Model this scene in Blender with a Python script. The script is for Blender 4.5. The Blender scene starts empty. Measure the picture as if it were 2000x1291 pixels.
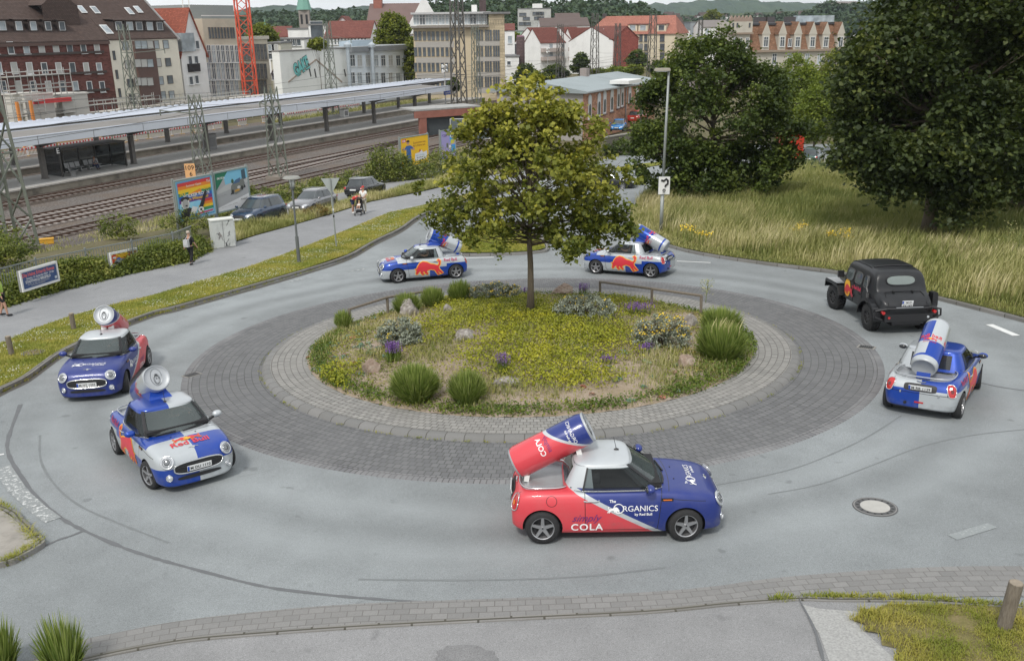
import bpy, bmesh, math, random
import numpy as np
from mathutils import Vector, Matrix, geometry
from mathutils.bvhtree import BVHTree
R_=math.radians
random.seed(7); RNG=np.random.default_rng(11)
scene=bpy.context.scene; COL=scene.collection
# ---------------------------------------------------------------- camera
FPX=1773.12; CAM=Vector((0,0,14.0)); HP=7.7452
def cam_axes(p,r):
    right=Vector((1,0,0)); fw=Vector((0,math.cos(p),-math.sin(p))); up=Vector((0,math.sin(p),math.cos(p)))
    c,s=math.cos(r),math.sin(r)
    X=right*c+up*s; Y=up*c-right*s; Z=-fw
    return Matrix(((X.x,Y.x,Z.x),(X.y,Y.y,Z.y),(X.z,Y.z,Z.z)))
CW=cam_axes(math.atan(595.5/FPX),-0.0137); CP=cam_axes(0.2589,-0.0313)
RP=CW@CP.transposed()
cd=bpy.data.cameras.new('camera'); cam=bpy.data.objects.new('camera',cd); COL.objects.link(cam)
cd.sensor_width=36; cd.lens=FPX/2000*36; cd.clip_end=12000; cd.clip_start=.3
cam.matrix_world=Matrix.Translation(CAM)@CW.to_4x4()
scene.camera=cam
scene.render.resolution_x=1024; scene.render.resolution_y=660
# ---------------------------------------------------------------- sky and sun (bright overcast)
SUN_EL,SUN_AZ=52,200
w=bpy.data.worlds.new("World"); scene.world=w; w.use_nodes=True
nt=w.node_tree; nt.nodes.clear()
out=nt.nodes.new('ShaderNodeOutputWorld'); bg=nt.nodes.new('ShaderNodeBackground'); bg.inputs[1].default_value=0.115
sky=nt.nodes.new('ShaderNodeTexSky'); sky.sky_type='NISHITA'; sky.sun_disc=False
sky.sun_elevation=R_(SUN_EL); sky.sun_rotation=R_(SUN_AZ); sky.air_density=1.2; sky.dust_density=2.5
tc=nt.nodes.new('ShaderNodeTexCoord'); mp=nt.nodes.new('ShaderNodeMapping'); mp.inputs['Scale'].default_value=(1.3,1.3,4)
ns=nt.nodes.new('ShaderNodeTexNoise'); ns.inputs['Scale'].default_value=2.2; ns.inputs['Detail'].default_value=6
cr=nt.nodes.new('ShaderNodeValToRGB'); cr.color_ramp.elements[0].position=.3; cr.color_ramp.elements[0].color=(6.1,6.3,6.5,1)
cr.color_ramp.elements[1].position=.7; cr.color_ramp.elements[1].color=(9.3,9.45,9.4,1)
mx=nt.nodes.new('ShaderNodeMixRGB'); mx.inputs[0].default_value=.88
L=nt.links.new
L(tc.outputs['Generated'],mp.inputs[0]); L(mp.outputs[0],ns.inputs[0]); L(ns.outputs[0],cr.inputs[0])
L(sky.outputs[0],mx.inputs[1]); L(cr.outputs[0],mx.inputs[2]); L(mx.outputs[0],bg.inputs[0]); L(bg.outputs[0],out.inputs[0])
sd=bpy.data.lights.new('sun','SUN'); sd.energy=1.9; sd.angle=R_(9); sd.color=(1,.96,.9)
so=bpy.data.objects.new('sun',sd); COL.objects.link(so)
az=R_(SUN_AZ); el=R_(SUN_EL)
sdir=Vector((math.sin(az)*math.cos(el),math.cos(az)*math.cos(el),math.sin(el)))
so.rotation_euler=sdir.to_track_quat('Z','Y').to_euler()
so.location=(0,0,60)
scene.view_settings.view_transform='Standard'; scene.view_settings.look='None'
scene.view_settings.exposure=0.29; scene.view_settings.gamma=1
# ---------------------------------------------------------------- geometry of the place
P2W=Matrix.Translation(CAM)@RP.to_4x4()@Matrix.Translation((0,0,-HP))
def ray(px,py,M=CW): return M@Vector(((px-1000)/FPX,(645.5-py)/FPX,-1))
def atz(px,py,z=0.):
    d=ray(px,py); return CAM+d*((z-14)/d.z)
def aty(px,py,Y):
    d=ray(px,py); return CAM+d*(Y/d.y)
def pl(px,py,z=0.):          # pixel -> roundabout-plane coordinates
    d=ray(px,py,CP); t=(z-HP)/d.z; return Vector((0,0,HP))+d*t
NP=RP@Vector((0,0,1)); O_=P2W@Vector((0,0,0))
def plz(x,y): return O_.z-(NP.x*(x-O_.x)+NP.y*(y-O_.y))/NP.z
ND=Vector((-.89,.456)); DD=Vector((.456,.890))
def sstep(a,b,x): t=min(1,max(0,(x-a)/(b-a))); return t*t*(3-2*t)
def G(x,y):                   # ground height of the whole place
    p=plz(x,y)
    o=ND.x*x+ND.y*y
    k=.9
    a=p; b=0.0
    m=max(a,b); h=max(k-abs(a-b),0)/k
    far=m+h*h*k*.25
    if y<20: return far
    # level railway bed behind the fence bank
    t=sstep(44.5,53,o) if o>44.5 else 0
    return far*(1-t)+0.0*t
def g3(x,y,dz=0.): return Vector((x,y,G(x,y)+dz))
def gpx(px,py,dz=0.):         # pixel -> point on the ground surface
    d=ray(px,py); t=2.0; st=.5; last=t
    while t<900:
        p=CAM+d*t
        if p.z<G(p.x,p.y)+dz:
            lo,hi=last,t
            for i in range(30):
                m=(lo+hi)/2; p=CAM+d*m
                if p.z<G(p.x,p.y)+dz: hi=m
                else: lo=m
            return CAM+d*hi
        last=t; t*=1.02
    return CAM+d*900
# ---------------------------------------------------------------- objects
def tag(o,label=None,cat=None,group=None,kind=None):
    if label: o['label']=label
    if cat: o['category']=cat
    if group: o['group']=group
    if kind: o['kind']=kind
    return o
def empty(name,loc=(0,0,0),rz=0,mat=None):
    o=bpy.data.objects.new(name,None); COL.objects.link(o); o.empty_display_size=.2
    if mat is not None: o.matrix_world=mat
    else: o.location=loc; o.rotation_euler=(0,0,rz)
    return o
def thing(name,label,cat,loc=(0,0,0),rz=0,group=None,mat=None):
    return tag(empty(name,loc,rz,mat),label,cat,group)
def kids(o): return [c for c in bpy.data.objects if c.parent==o]
CH={}
def link(name,me,parent=None):
    o=bpy.data.objects.new(name,me); COL.objects.link(o)
    if parent is not None: o.parent=parent; CH.setdefault(parent.name,[]).append(o)
    return o
def copy_tree(o,parent=None):
    c=o.copy(); COL.objects.link(c); c.parent=parent
    if parent is not None: CH.setdefault(parent.name,[]).append(c)
    for k in list(CH.get(o.name,[])): copy_tree(k,c)
    return c
class MB:
    def __init__(s): s.v=[];s.f=[];s.m=[];s.uv={}
    def add(s,vs,fs,mi=0):
        b=len(s.v); s.v+= [tuple(v) for v in vs]
        for f in fs: s.f.append(tuple(i+b for i in f)); s.m.append(mi)
        return s
    def box(s,c,d,mi=0,M=None,rz=0):
        x,y,z=[q/2 for q in d]; vs=[Vector((i*x,j*y,k*z)) for i in(-1,1) for j in(-1,1) for k in(-1,1)]
        if rz: R=Matrix.Rotation(rz,3,'Z'); vs=[R@v for v in vs]
        vs=[v+Vector(c) for v in vs]
        if M is not None: vs=[M@v for v in vs]
        return s.add(vs,[(0,1,3,2),(4,6,7,5),(0,4,5,1),(2,3,7,6),(0,2,6,4),(1,5,7,3)],mi)
    def cyl(s,a,b,r0,r1=None,n=10,mi=0,cap=True):
        a=Vector(a);b=Vector(b); r1=r0 if r1 is None else r1
        d=(b-a); 
        if d.length<1e-6: return s
        d.normalize(); u=d.orthogonal().normalized(); w=d.cross(u)
        vs=[]
        for p,r in((a,r0),(b,r1)):
            for i in range(n):
                t=2*math.pi*i/n; vs.append(p+(u*math.cos(t)+w*math.sin(t))*r)
        fs=[(i,(i+1)%n,n+(i+1)%n,n+i) for i in range(n)]
        if cap: fs+=[tuple(range(n-1,-1,-1)),tuple(range(n,2*n))]
        return s.add(vs,fs,mi)
    def tube(s,pts,rs,n=6,mi=0):
        pts=[Vector(p) for p in pts]
        if not hasattr(rs,'__len__'): rs=[rs]*len(pts)
        vs=[];u=None
        for k,p in enumerate(pts):
            d=(pts[min(k+1,len(pts)-1)]-pts[max(k-1,0)])
            if d.length<1e-6: d=Vector((0,0,1))
            d.normalize()
            if u is None: u=d.orthogonal().normalized()
            else:
                u=(u-d*u.dot(d)); u=u.normalized() if u.length>1e-5 else d.orthogonal().normalized()
            w=d.cross(u)
            for i in range(n):
                t=2*math.pi*i/n; vs.append(p+(u*math.cos(t)+w*math.sin(t))*rs[k])
        fs=[]
        for k in range(len(pts)-1):
            for i in range(n): fs.append((k*n+i,k*n+(i+1)%n,(k+1)*n+(i+1)%n,(k+1)*n+i))
        fs+=[tuple(range(n-1,-1,-1)),tuple(range((len(pts)-1)*n,len(pts)*n))]
        return s.add(vs,fs,mi)
    def bar(s,a,b,w,h,mi=0):
        a=Vector(a);b=Vector(b);d=(b-a);L_=d.length
        if L_<1e-6: return s
        q=d.to_track_quat('X','Z').to_matrix(); c=(a+b)/2
        M=Matrix.Translation(c)@q.to_4x4()
        return s.box((0,0,0),(L_,w,h),mi,M)
    def poly(s,pts,mi=0): return s.add(pts,[tuple(range(len(pts)))],mi)
    def prism(s,xy,z0,z1,mi=0,M=None):
        n=len(xy); vs=[Vector((x,y,z0)) for x,y in xy]+[Vector((x,y,z1)) for x,y in xy]
        if M is not None: vs=[M@v for v in vs]
        return s.add(vs,[tuple(range(n-1,-1,-1)),tuple(range(n,2*n))]+[(i,(i+1)%n,n+(i+1)%n,n+i) for i in range(n)],mi)
    def ball(s,c,r,n=10,mi=0,M=None):
        if not hasattr(r,'__len__'): r=(r,r,r)
        vs=[];fs=[];m=max(4,n//2)
        for j in range(1,m):
            for i in range(n):
                a=math.pi*j/m;b=2*math.pi*i/n
                vs.append(Vector((c[0]+r[0]*math.sin(a)*math.cos(b),c[1]+r[1]*math.sin(a)*math.sin(b),c[2]+r[2]*math.cos(a))))
        t=len(vs);vs.append(Vector((c[0],c[1],c[2]+r[2])));vs.append(Vector((c[0],c[1],c[2]-r[2])))
        for j in range(m-2):
            for i in range(n): fs.append((j*n+i,(j+1)*n+i,(j+1)*n+(i+1)%n,j*n+(i+1)%n))
        for i in range(n): fs.append((t,i,(i+1)%n)); fs.append((t+1,(m-2)*n+(i+1)%n,(m-2)*n+i))
        if M is not None: vs=[M@v for v in vs]
        return s.add(vs,fs,mi)
    def mesh(s,name,mats,smooth=False):
        me=bpy.data.meshes.new(name); me.from_pydata(s.v,[],s.f)
        for m in (mats if isinstance(mats,(list,tuple)) else [mats]): me.materials.append(m)
        if len(me.materials)>1: me.polygons.foreach_set('material_index',s.m)
        if smooth: me.polygons.foreach_set('use_smooth',[True]*len(me.polygons))
        me.update(); return me
    def build(s,name,mats,parent=None,smooth=False): return link(name,s.mesh(name,mats,smooth),parent)
# ---------------------------------------------------------------- materials
class NT:
    def __init__(s,name):
        s.m=bpy.data.materials.new(name); s.m.use_nodes=True; s.t=s.m.node_tree; s.t.nodes.clear()
        s.out=s.n('ShaderNodeOutputMaterial'); s.tc=s.n('ShaderNodeTexCoord')
    def n(s,t,**k):
        x=s.t.nodes.new(t)
        for a,b in k.items(): setattr(x,a,b)
        return x
    def l(s,a,b): s.t.links.new(a,b)
    def setin(s,i,v):
        if isinstance(v,bpy.types.NodeSocket): s.l(v,i)
        elif isinstance(v,(tuple,list)) and len(v)==3 and i.type=='RGBA': i.default_value=(*v,1)
        else: i.default_value=v
    def math(s,op,a,b=None,c=None):
        x=s.n('ShaderNodeMath',operation=op); s.setin(x.inputs[0],a)
        if b is not None: s.setin(x.inputs[1],b)
        if c is not None: s.setin(x.inputs[2],c)
        return x.outputs[0]
    def noise(s,scale,detail=3,vec=None,rough=.5,dist=0):
        x=s.n('ShaderNodeTexNoise'); x.inputs['Scale'].default_value=scale; x.inputs['Detail'].default_value=detail
        x.inputs['Roughness'].default_value=rough; x.inputs['Distortion'].default_value=dist
        s.l(vec if vec is not None else s.tc.outputs['Object'],x.inputs['Vector']); return x.outputs['Fac']
    def mix(s,f,a,b,mode='MIX'):
        x=s.n('ShaderNodeMixRGB',blend_type=mode); s.setin(x.inputs[0],f); s.setin(x.inputs[1],a); s.setin(x.inputs[2],b); return x.outputs[0]
    def ramp(s,f,pts,interp='LINEAR'):
        x=s.n('ShaderNodeValToRGB'); r=x.color_ramp; r.interpolation=interp
        while len(r.elements)<len(pts): r.elements.new(.5)
        for e,(p,c) in zip(r.elements,pts):
            e.position=p; e.color=(*c,1) if hasattr(c,'__len__') else (c,c,c,1)
        s.setin(x.inputs[0],f); return x.outputs[0]
    def rng(s,v,a,b,c,d):
        x=s.n('ShaderNodeMapRange'); s.setin(x.inputs[0],v)
        for i,q in enumerate((a,b,c,d)): x.inputs[1+i].default_value=q
        return x.outputs[0]
    def xyz(s,vec=None):
        x=s.n('ShaderNodeSeparateXYZ'); s.l(vec if vec is not None else s.tc.outputs['Object'],x.inputs[0]); return x.outputs
    def comb(s,x,y,z=0.):
        c=s.n('ShaderNodeCombineXYZ'); s.setin(c.inputs[0],x); s.setin(c.inputs[1],y); s.setin(c.inputs[2],z); return c.outputs[0]
    def bump(s,h,strength=.3,dist=.02):
        x=s.n('ShaderNodeBump'); x.inputs['Strength'].default_value=strength; x.inputs['Distance'].default_value=dist
        s.l(h,x.inputs['Height']); return x.outputs[0]
    def pbr(s,col,rough=.6,metal=0.,normal=None,coat=0.,spec=.5,emit=None,es=1.):
        b=s.n('ShaderNodeBsdfPrincipled'); s.setin(b.inputs['Base Color'],col); s.setin(b.inputs['Roughness'],rough)
        s.setin(b.inputs['Metallic'],metal); b.inputs['Coat Weight'].default_value=coat; b.inputs['Coat Roughness'].default_value=.06
        b.inputs['Specular IOR Level'].default_value=spec
        if normal is not None: s.l(normal,b.inputs['Normal'])
        if emit is not None: s.setin(b.inputs['Emission Color'],emit); b.inputs['Emission Strength'].default_value=es
        s.l(b.outputs[0],s.out.inputs[0]); s.b=b; return s.m
_mc={}
def M(name,col,rough=.6,metal=0.,var=.12,scale=3.,bump=0.,bs=30.,coat=0.,spec=.5,dirt=0.):
    if name in _mc: return _mc[name]
    t=NT(name)
    c0=tuple(max(0,x*(1-var)) for x in col); c1=tuple(min(1,x*(1+var)) for x in col)
    c=t.mix(t.noise(scale,4),c0,c1) if var else col
    if dirt: c=t.mix(t.rng(t.noise(scale*.35,5,rough=.7),.5,.75,0,dirt),c,(.05,.045,.035))
    nm=t.bump(t.noise(bs,3),bump,.01) if bump else None
    _mc[name]=t.pbr(c,rough,metal,nm,coat,spec); return _mc[name]
def glassmat(name,col,rough=.08,alpha=0.):
    if name in _mc: return _mc[name]
    t=NT(name); c=t.mix(t.rng(t.noise(.6,2),.35,.65,0,1),col,tuple(min(1,x*1.8+.01) for x in col))
    t.pbr(c,rough,0,None,0,.8)
    if alpha:
        tr=t.n('ShaderNodeBsdfTransparent'); tr.inputs[0].default_value=(.75,.8,.8,1); mx_=t.n('ShaderNodeMixShader'); mx_.inputs[0].default_value=alpha
        t.l(t.b.outputs[0],mx_.inputs[1]); t.l(tr.outputs[0],mx_.inputs[2]); t.l(mx_.outputs[0],t.out.inputs[0])
    _mc[name]=t.m; return t.m
def leafmat(name,cols,clump=.35,trans=.3,rough=.55,cs=.6):
    if name in _mc: return _mc[name]
    t=NT(name); at=t.n('ShaderNodeAttribute'); at.attribute_name='tint'
    f=t.math('ADD',t.math('MULTIPLY',at.outputs['Fac'],1-clump),t.math('MULTIPLY',t.rng(t.noise(cs,2),.3,.7,0,1),clump))
    c=t.ramp(f,[(i/(len(cols)-1),q) for i,q in enumerate(cols)])
    t.pbr(c,rough,0,None,0,.25)
    if trans:
        tr=t.n('ShaderNodeBsdfTranslucent'); t.l(t.mix(.5,c,(.25,.35,.02)),tr.inputs[0]); mx_=t.n('ShaderNodeMixShader'); mx_.inputs[0].default_value=trans
        t.l(t.b.outputs[0],mx_.inputs[1]); t.l(tr.outputs[0],mx_.inputs[2]); t.l(mx_.outputs[0],t.out.inputs[0])
    _mc[name]=t.m; return t.m
def npmesh(name,V,F,tint,mat,k):
    """V (n*k,3) with k verts per face; F implicit"""
    n=len(V)//k; me=bpy.data.meshes.new(name); me.vertices.add(len(V)); me.vertices.foreach_set('co',V.astype(np.float32).ravel())
    me.loops.add(n*k); me.loops.foreach_set('vertex_index',np.arange(n*k,dtype=np.int32))
    me.polygons.add(n); me.polygons.foreach_set('loop_start',np.arange(n,dtype=np.int32)*k); me.polygons.foreach_set('loop_total',np.full(n,k,dtype=np.int32))
    a=me.attributes.new('tint','FLOAT','POINT'); a.data.foreach_set('value',np.repeat(np.asarray(tint,dtype=np.float32),k))
    me.materials.append(mat); me.update(calc_edges=True); return me
def rot_frames(n,up=.5):
    """random leaf frames: normal biased upward"""
    nrm=RNG.normal(size=(n,3)); nrm[:,2]=np.abs(nrm[:,2])+up; nrm/=np.linalg.norm(nrm,axis=1)[:,None]
    a=RNG.normal(size=(n,3)); a-=nrm*(a*nrm).sum(1)[:,None]; a/=np.linalg.norm(a,axis=1)[:,None]
    return a,np.cross(nrm,a),nrm
def leaves(name,P,size,tint,mat,parent=None,up=.5,aspect=.8):
    n=len(P); a,b,nn=rot_frames(n,up); s=(size*(.6+.8*RNG.random(n)))[:,None]
    V=np.stack([P-a*s*.5, P+b*s*.5*aspect+nn*s*.12, P+a*s*.5, P-b*s*.5*aspect+nn*s*.12],1).reshape(-1,3)
    me=npmesh(name,V,None,tint,mat,4); return link(name,me,parent)
def blades(name,P,h,wd,tint,mat,parent=None,lean=.35,wind=(0,0)):
    """two-segment grass blades"""
    n=len(P); az_=RNG.random(n)*2*np.pi; h=np.asarray(h)*np.ones(n)
    d=np.stack([np.cos(az_),np.sin(az_),np.zeros(n)],1); sd_=np.stack([-np.sin(az_),np.cos(az_),np.zeros(n)],1)
    ln=(lean*(.3+RNG.random(n)))[:,None]*h[:,None]; W=np.array([wind[0],wind[1],0.])*h[:,None]
    up=np.array([0,0,1.])*h[:,None]; w_=np.asarray(wd)*np.ones(n); w_=w_[:,None]
    m=P+up*.6+d*ln*.35+W*.3; t_=P+up*(1-.15*lean)+d*ln+W
    V=np.concatenate([np.stack([P-sd_*w_*.5,P+sd_*w_*.5,m+sd_*w_*.4,m-sd_*w_*.4],1),np.stack([m-sd_*w_*.4,m+sd_*w_*.4,t_+sd_*w_*.05,t_-sd_*w_*.05],1)],0).reshape(-1,3)
    me=npmesh(name,V,None,np.concatenate([tint,tint]),mat,4); return link(name,me,parent)
# ---------------------------------------------------------------- text and flat drawings
_tc={}
def text_tris(s,shear=0.,bold=0.,spacing=1.):
    key=(s,shear,bold,spacing)
    if key in _tc: return _tc[key]
    cu=bpy.data.curves.new('t','FONT'); cu.body=s; cu.align_x='CENTER'; cu.align_y='CENTER'; cu.shear=shear; cu.offset=bold; cu.space_character=spacing; cu.resolution_u=3
    o=bpy.data.objects.new('t',cu); COL.objects.link(o); bpy.context.view_layer.update()
    dg=bpy.context.evaluated_depsgraph_get(); me=bpy.data.meshes.new_from_object(o.evaluated_get(dg))
    bm=bmesh.new(); bm.from_mesh(me); bmesh.ops.triangulate(bm,faces=bm.faces[:])
    vs=[(v.co.x,v.co.y) for v in bm.verts]; bm.verts.index_update(); fs=[tuple(v.index for v in f.verts) for f in bm.faces]
    bm.free(); bpy.data.objects.remove(o); bpy.data.curves.remove(cu); bpy.data.meshes.remove(me)
    x0=min(v[0] for v in vs);x1=max(v[0] for v in vs);y0=min(v[1] for v in vs);y1=max(v[1] for v in vs)
    vs=[((x-(x0+x1)/2)/(x1-x0),(y-(y0+y1)/2)/(x1-x0)) for x,y in vs]
    _tc[key]=(vs,fs); return _tc[key]
def poly_tris(pts):
    pts=[Vector((p[0],p[1],0)) for p in pts]
    t=geometry.tessellate_polygon([pts]); return [(p.x,p.y) for p in pts],[tuple(x) for x in t]
def fine(tris,L_):
    vs,fs=tris; bm=bmesh.new(); bv=[bm.verts.new((x,y,0)) for x,y in vs]
    for f in fs:
        try: bm.faces.new([bv[i] for i in f])
        except ValueError: pass
    for k in range(7):
        e=[e for e in bm.edges if e.calc_length()>L_]
        if not e: break
        bmesh.ops.subdivide_edges(bm,edges=e,cuts=1); bmesh.ops.triangulate(bm,faces=[f for f in bm.faces if len(f.verts)>3])
    bm.verts.index_update(); r=([(v.co.x,v.co.y) for v in bm.verts],[tuple(v.index for v in f.verts) for f in bm.faces]); bm.free(); return r
def decal(name,tris,mapper,mat,parent,scale=1.,off=(0,0),flip=False,fineL=None):
    vs,fs=tris; vs=[((-x if flip else x)*scale+off[0],y*scale+off[1]) for x,y in vs]
    if fineL: vs,fs=fine((vs,fs),fineL)
    mb=MB(); mb.add([mapper(x,y) for x,y in vs],fs)
    return mb.build(name,mat,parent)
def seg(pts,n=8):
    """closed Catmull-Rom through points"""
    o=[];m=len(pts)
    for i in range(m):
        a,b,c,d=[Vector((*pts[(i+k)%m][:2],0)) for k in(-1,0,1,2)]
        for j in range(n):
            t=j/n; o.append(tuple((.5*((2*b)+(c-a)*t+(2*a-5*b+4*c-d)*t*t+(3*b-a-3*c+d)*t**3))[:2]))
    return o
# ================================================================ GROUND
def struct(o): o['kind']='structure'; return o
def inpoly(x,y,poly):
    c=False;n=len(poly);j=n-1
    for i in range(n):
        xi,yi=poly[i][0],poly[i][1];xj,yj=poly[j][0],poly[j][1]
        if (yi>y)!=(yj>y) and x<(xj-xi)*(y-yi)/(yj-yi)+xi: c=not c
        j=i
    return c
def inpoly_np(P,poly):
    x,y=P[:,0],P[:,1]; c=np.zeros(len(P),bool);n=len(poly);j=n-1
    for i in range(n):
        xi,yi=poly[i][0],poly[i][1];xj,yj=poly[j][0],poly[j][1]
        c^=((yi>y)!=(yj>y))&(x<(xj-xi)*(y-yi)/(yj-yi+1e-12)+xi); j=i
    return c
def sheet(name,poly,mat,dz,res=3.,height=None,smooth=False,noise=0.):
    """a flat or gently rolling surface over a ground polygon"""
    poly=[Vector((p[0],p[1])) for p in poly]; pts=[]
    for i,p in enumerate(poly):
        q=poly[(i+1)%len(poly)]; k=max(1,int((q-p).length/res)); pts+= [p.lerp(q,j/k) for j in range(k)]
    nb=len(pts); x0=min(p.x for p in pts);x1=max(p.x for p in pts);y0=min(p.y for p in pts);y1=max(p.y for p in pts)
    ins=[]; x=x0+res*.5
    while x<x1:
        y=y0+res*.37
        while y<y1:
            if inpoly(x,y,poly): ins.append(Vector((x+random.uniform(-.2,.2)*res,y+random.uniform(-.2,.2)*res)))
            y+=res
        x+=res
    V,E,Fc,_,_,_=geometry.delaunay_2d_cdt(pts+ins,[(i,(i+1)%nb) for i in range(nb)],[],1,1e-5)
    hf=height or G
    mb=MB(); mb.add([(v.x,v.y,hf(v.x,v.y)+dz+(random.uniform(-noise,noise) if noise else 0)) for v in V],[tuple(f) for f in Fc])
    o=mb.build(name,mat,None,smooth); return struct(o)
def pxs(l,dz=0.): return [gpx(a,b,dz) for a,b in l]
def asphalt(name,c0,c1,patch=.5,blue=0.,tracks=None):
    t=NT(name); o=t.tc.outputs['Object']
    big=t.noise(.16,5,rough=.6); mid=t.noise(1.4,4); fin=t.noise(60,3,rough=.8); grit=t.noise(230,2,rough=.9)
    c=t.mix(t.rng(big,.35,.65,0,1),c0,c1)
    c=t.mix(t.rng(mid,.35,.7,0,.35),c,tuple(x*.82 for x in c0))
    c=t.mix(t.rng(fin,.3,.7,0,1),t.mix(1,c,(.62,.62,.62),'MULTIPLY'),t.mix(1,c,(1.32,1.32,1.32),'MULTIPLY'))
    c=t.mix(t.rng(t.noise(17,4,rough=.8),.35,.65,0,.5),c,t.mix(1,c,(.78,.78,.78),'MULTIPLY'))
    c=t.mix(t.rng(grit,.62,.72,0,.55),c,tuple(min(1,x*2.0) for x in c1))
    if tracks:
        X=t.xyz(); dx=t.math('SUBTRACT',X[0],tracks[0]); dy=t.math('SUBTRACT',X[1],tracks[1]); r=t.math('SQRT',t.math('ADD',t.math('MULTIPLY',dx,dx),t.math('MULTIPLY',dy,dy))); r=t.math('ADD',r,t.math('MULTIPLY',t.math('SUBTRACT',t.noise(.35,3),.5),.9))
        for r0,wd,am in((11.7,.6,.35),(13.3,.65,.35),(12.5,.5,-.30)):
            k=t.math('MAXIMUM',t.math('SUBTRACT',1.,t.math('DIVIDE',t.math('ABSOLUTE',t.math('SUBTRACT',r,r0)),wd)),0.)
            c=t.mix(t.math('MULTIPLY',k,abs(am)),c,tuple(q*(1.12 if am>0 else .70) for q in (c1 if am>0 else c0)))
    st=t.noise(2.3,2,rough=.4); c=t.mix(t.rng(st,.70,.76,0,.45),c,tuple(q*.55 for q in c0))
    x=t.n('ShaderNodeTexVoronoi',feature='DISTANCE_TO_EDGE'); x.inputs['Scale'].default_value=.23
    ws=t.n('ShaderNodeVectorMath',operation='ADD'); nn=t.n('ShaderNodeTexNoise'); nn.inputs['Scale'].default_value=1.1; t.l(o,nn.inputs['Vector'])
    t.l(o,ws.inputs[0]); t.l(nn.outputs['Color'],ws.inputs[1]); t.l(ws.outputs[0],x.inputs['Vector'])
    cr=t.math('MULTIPLY',t.rng(x.outputs[0],0,.004,.35,0),t.rng(t.noise(.3,2),.60,.66,0,1))
    c=t.mix(cr,c,(.05,.05,.05))
    return t.pbr(c,.88,0,t.bump(t.math('ADD',fin,grit),.25,.006),0,.3)
_ct=P2W@Vector((.524,27.373,0)); ASPH=asphalt('road_asphalt',(.208,.223,.227),(.290,.312,.319),tracks=(_ct.x,_ct.y))
ASPH2=asphalt('footpath_asphalt',(.225,.23,.238),(.30,.305,.312))
ASPH3=asphalt('grey_path',(.22,.222,.222),(.29,.29,.293))
def pavers(name,bw,rh,cols,mortar,polar=None,R=1.,msize=.012,wear=(.3,.3,.3),use_uv=False):
    t=NT(name); X=t.xyz(t.tc.outputs['UV'] if use_uv else None)
    if polar:
        th=t.math('MULTIPLY',t.math('ARCTAN2',X[1],X[0]),R)
        r=t.math('SQRT',t.math('ADD',t.math('MULTIPLY',X[0],X[0]),t.math('MULTIPLY',X[1],X[1])))
        r=t.math('ADD',r,t.math('MULTIPLY',t.math('SUBTRACT',t.noise(.5,2),.5),.05))
        v=t.comb(th,r)
    else: v=t.comb(X[0],X[1])
    b=t.n('ShaderNodeTexBrick'); b.offset=.5; t.l(v,b.inputs['Vector'])
    b.inputs['Color1'].default_value=(*cols[0],1); b.inputs['Color2'].default_value=(*cols[1],1); b.inputs['Mortar'].default_value=(*mortar,1)
    b.inputs['Scale'].default_value=1; b.inputs['Mortar Size'].default_value=msize; b.inputs['Mortar Smooth'].default_value=.25
    b.inputs['Brick Width'].default_value=bw; b.inputs['Row Height'].default_value=rh
    c=t.mix(t.rng(t.noise(.7,4),.35,.7,0,.45),b.outputs['Color'],wear)
    c=t.mix(t.rng(t.noise(45,3,rough=.8),.3,.7,0,.35),c,(.10,.10,.10))
    return t.pbr(c,.85,0,t.bump(b.outputs['Fac'],-.35,.01),0,.3)
PAV_DARK=pavers('dark_pavers',.165,.205,((.128,.130,.134),(.182,.184,.187)),(.065,.064,.062),True,9.2,wear=(.165,.167,.170))
PAV_LIGHT=pavers('light_pavers',.165,.178,((.235,.23,.218),(.335,.325,.305)),(.085,.08,.068),True,7.3,wear=(.28,.27,.25))
PAV_EDGE=pavers('border_pavers',.13,.26,((.15,.152,.16),(.21,.21,.215)),(.055,.052,.05),True,10.2)
PAV_BAND=pavers('band_pavers',.24,.155,((.205,.203,.198),(.262,.258,.25)),(.13,.125,.115),msize=.008,wear=(.24,.235,.226),use_uv=True)
KERBM=pavers('kerb_stone',.46,5.,((.185,.185,.18),(.235,.232,.225)),(.05,.045,.035),True,8.,msize=.012,wear=(.17,.165,.15))
KERB2=pavers('kerb_stone_long',1.,5.,((.20,.195,.185),(.28,.27,.255)),(.06,.055,.04),msize=.02,wear=(.13,.12,.09),use_uv=True)
def grassmat(name,c,scale=1.):
    t=NT(name); f=t.noise(1.1*scale,6,rough=.75); f2=t.noise(26,4,rough=.8)
    k=t.ramp(f,[(.32,c[0]),(.5,c[1]),(.66,c[2])])
    k=t.mix(t.rng(f2,.3,.7,0,.6),k,c[3]); return t.pbr(k,.95,0,t.bump(f2,.6,.03),0,.1)
GRASS=grassmat('short_grass',((.11,.14,.02),(.20,.215,.04),(.33,.27,.085),(.08,.10,.015)))
GRASSD=grassmat('dry_corner_soil',((.13,.10,.06),(.20,.18,.07),(.28,.22,.12),(.10,.09,.04)),2.)
GRASSR=grassmat('meadow_soil',((.06,.075,.02),(.10,.105,.03),(.17,.14,.06),(.035,.045,.012)))
SOIL=grassmat('ground_soil',((.10,.105,.05),(.16,.14,.08),(.20,.17,.11),(.07,.07,.04)),.3)
GRAVEL=grassmat('pink_gravel',((.27,.22,.14),(.37,.30,.23),(.46,.38,.335),(.19,.15,.10)),1.6)
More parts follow.
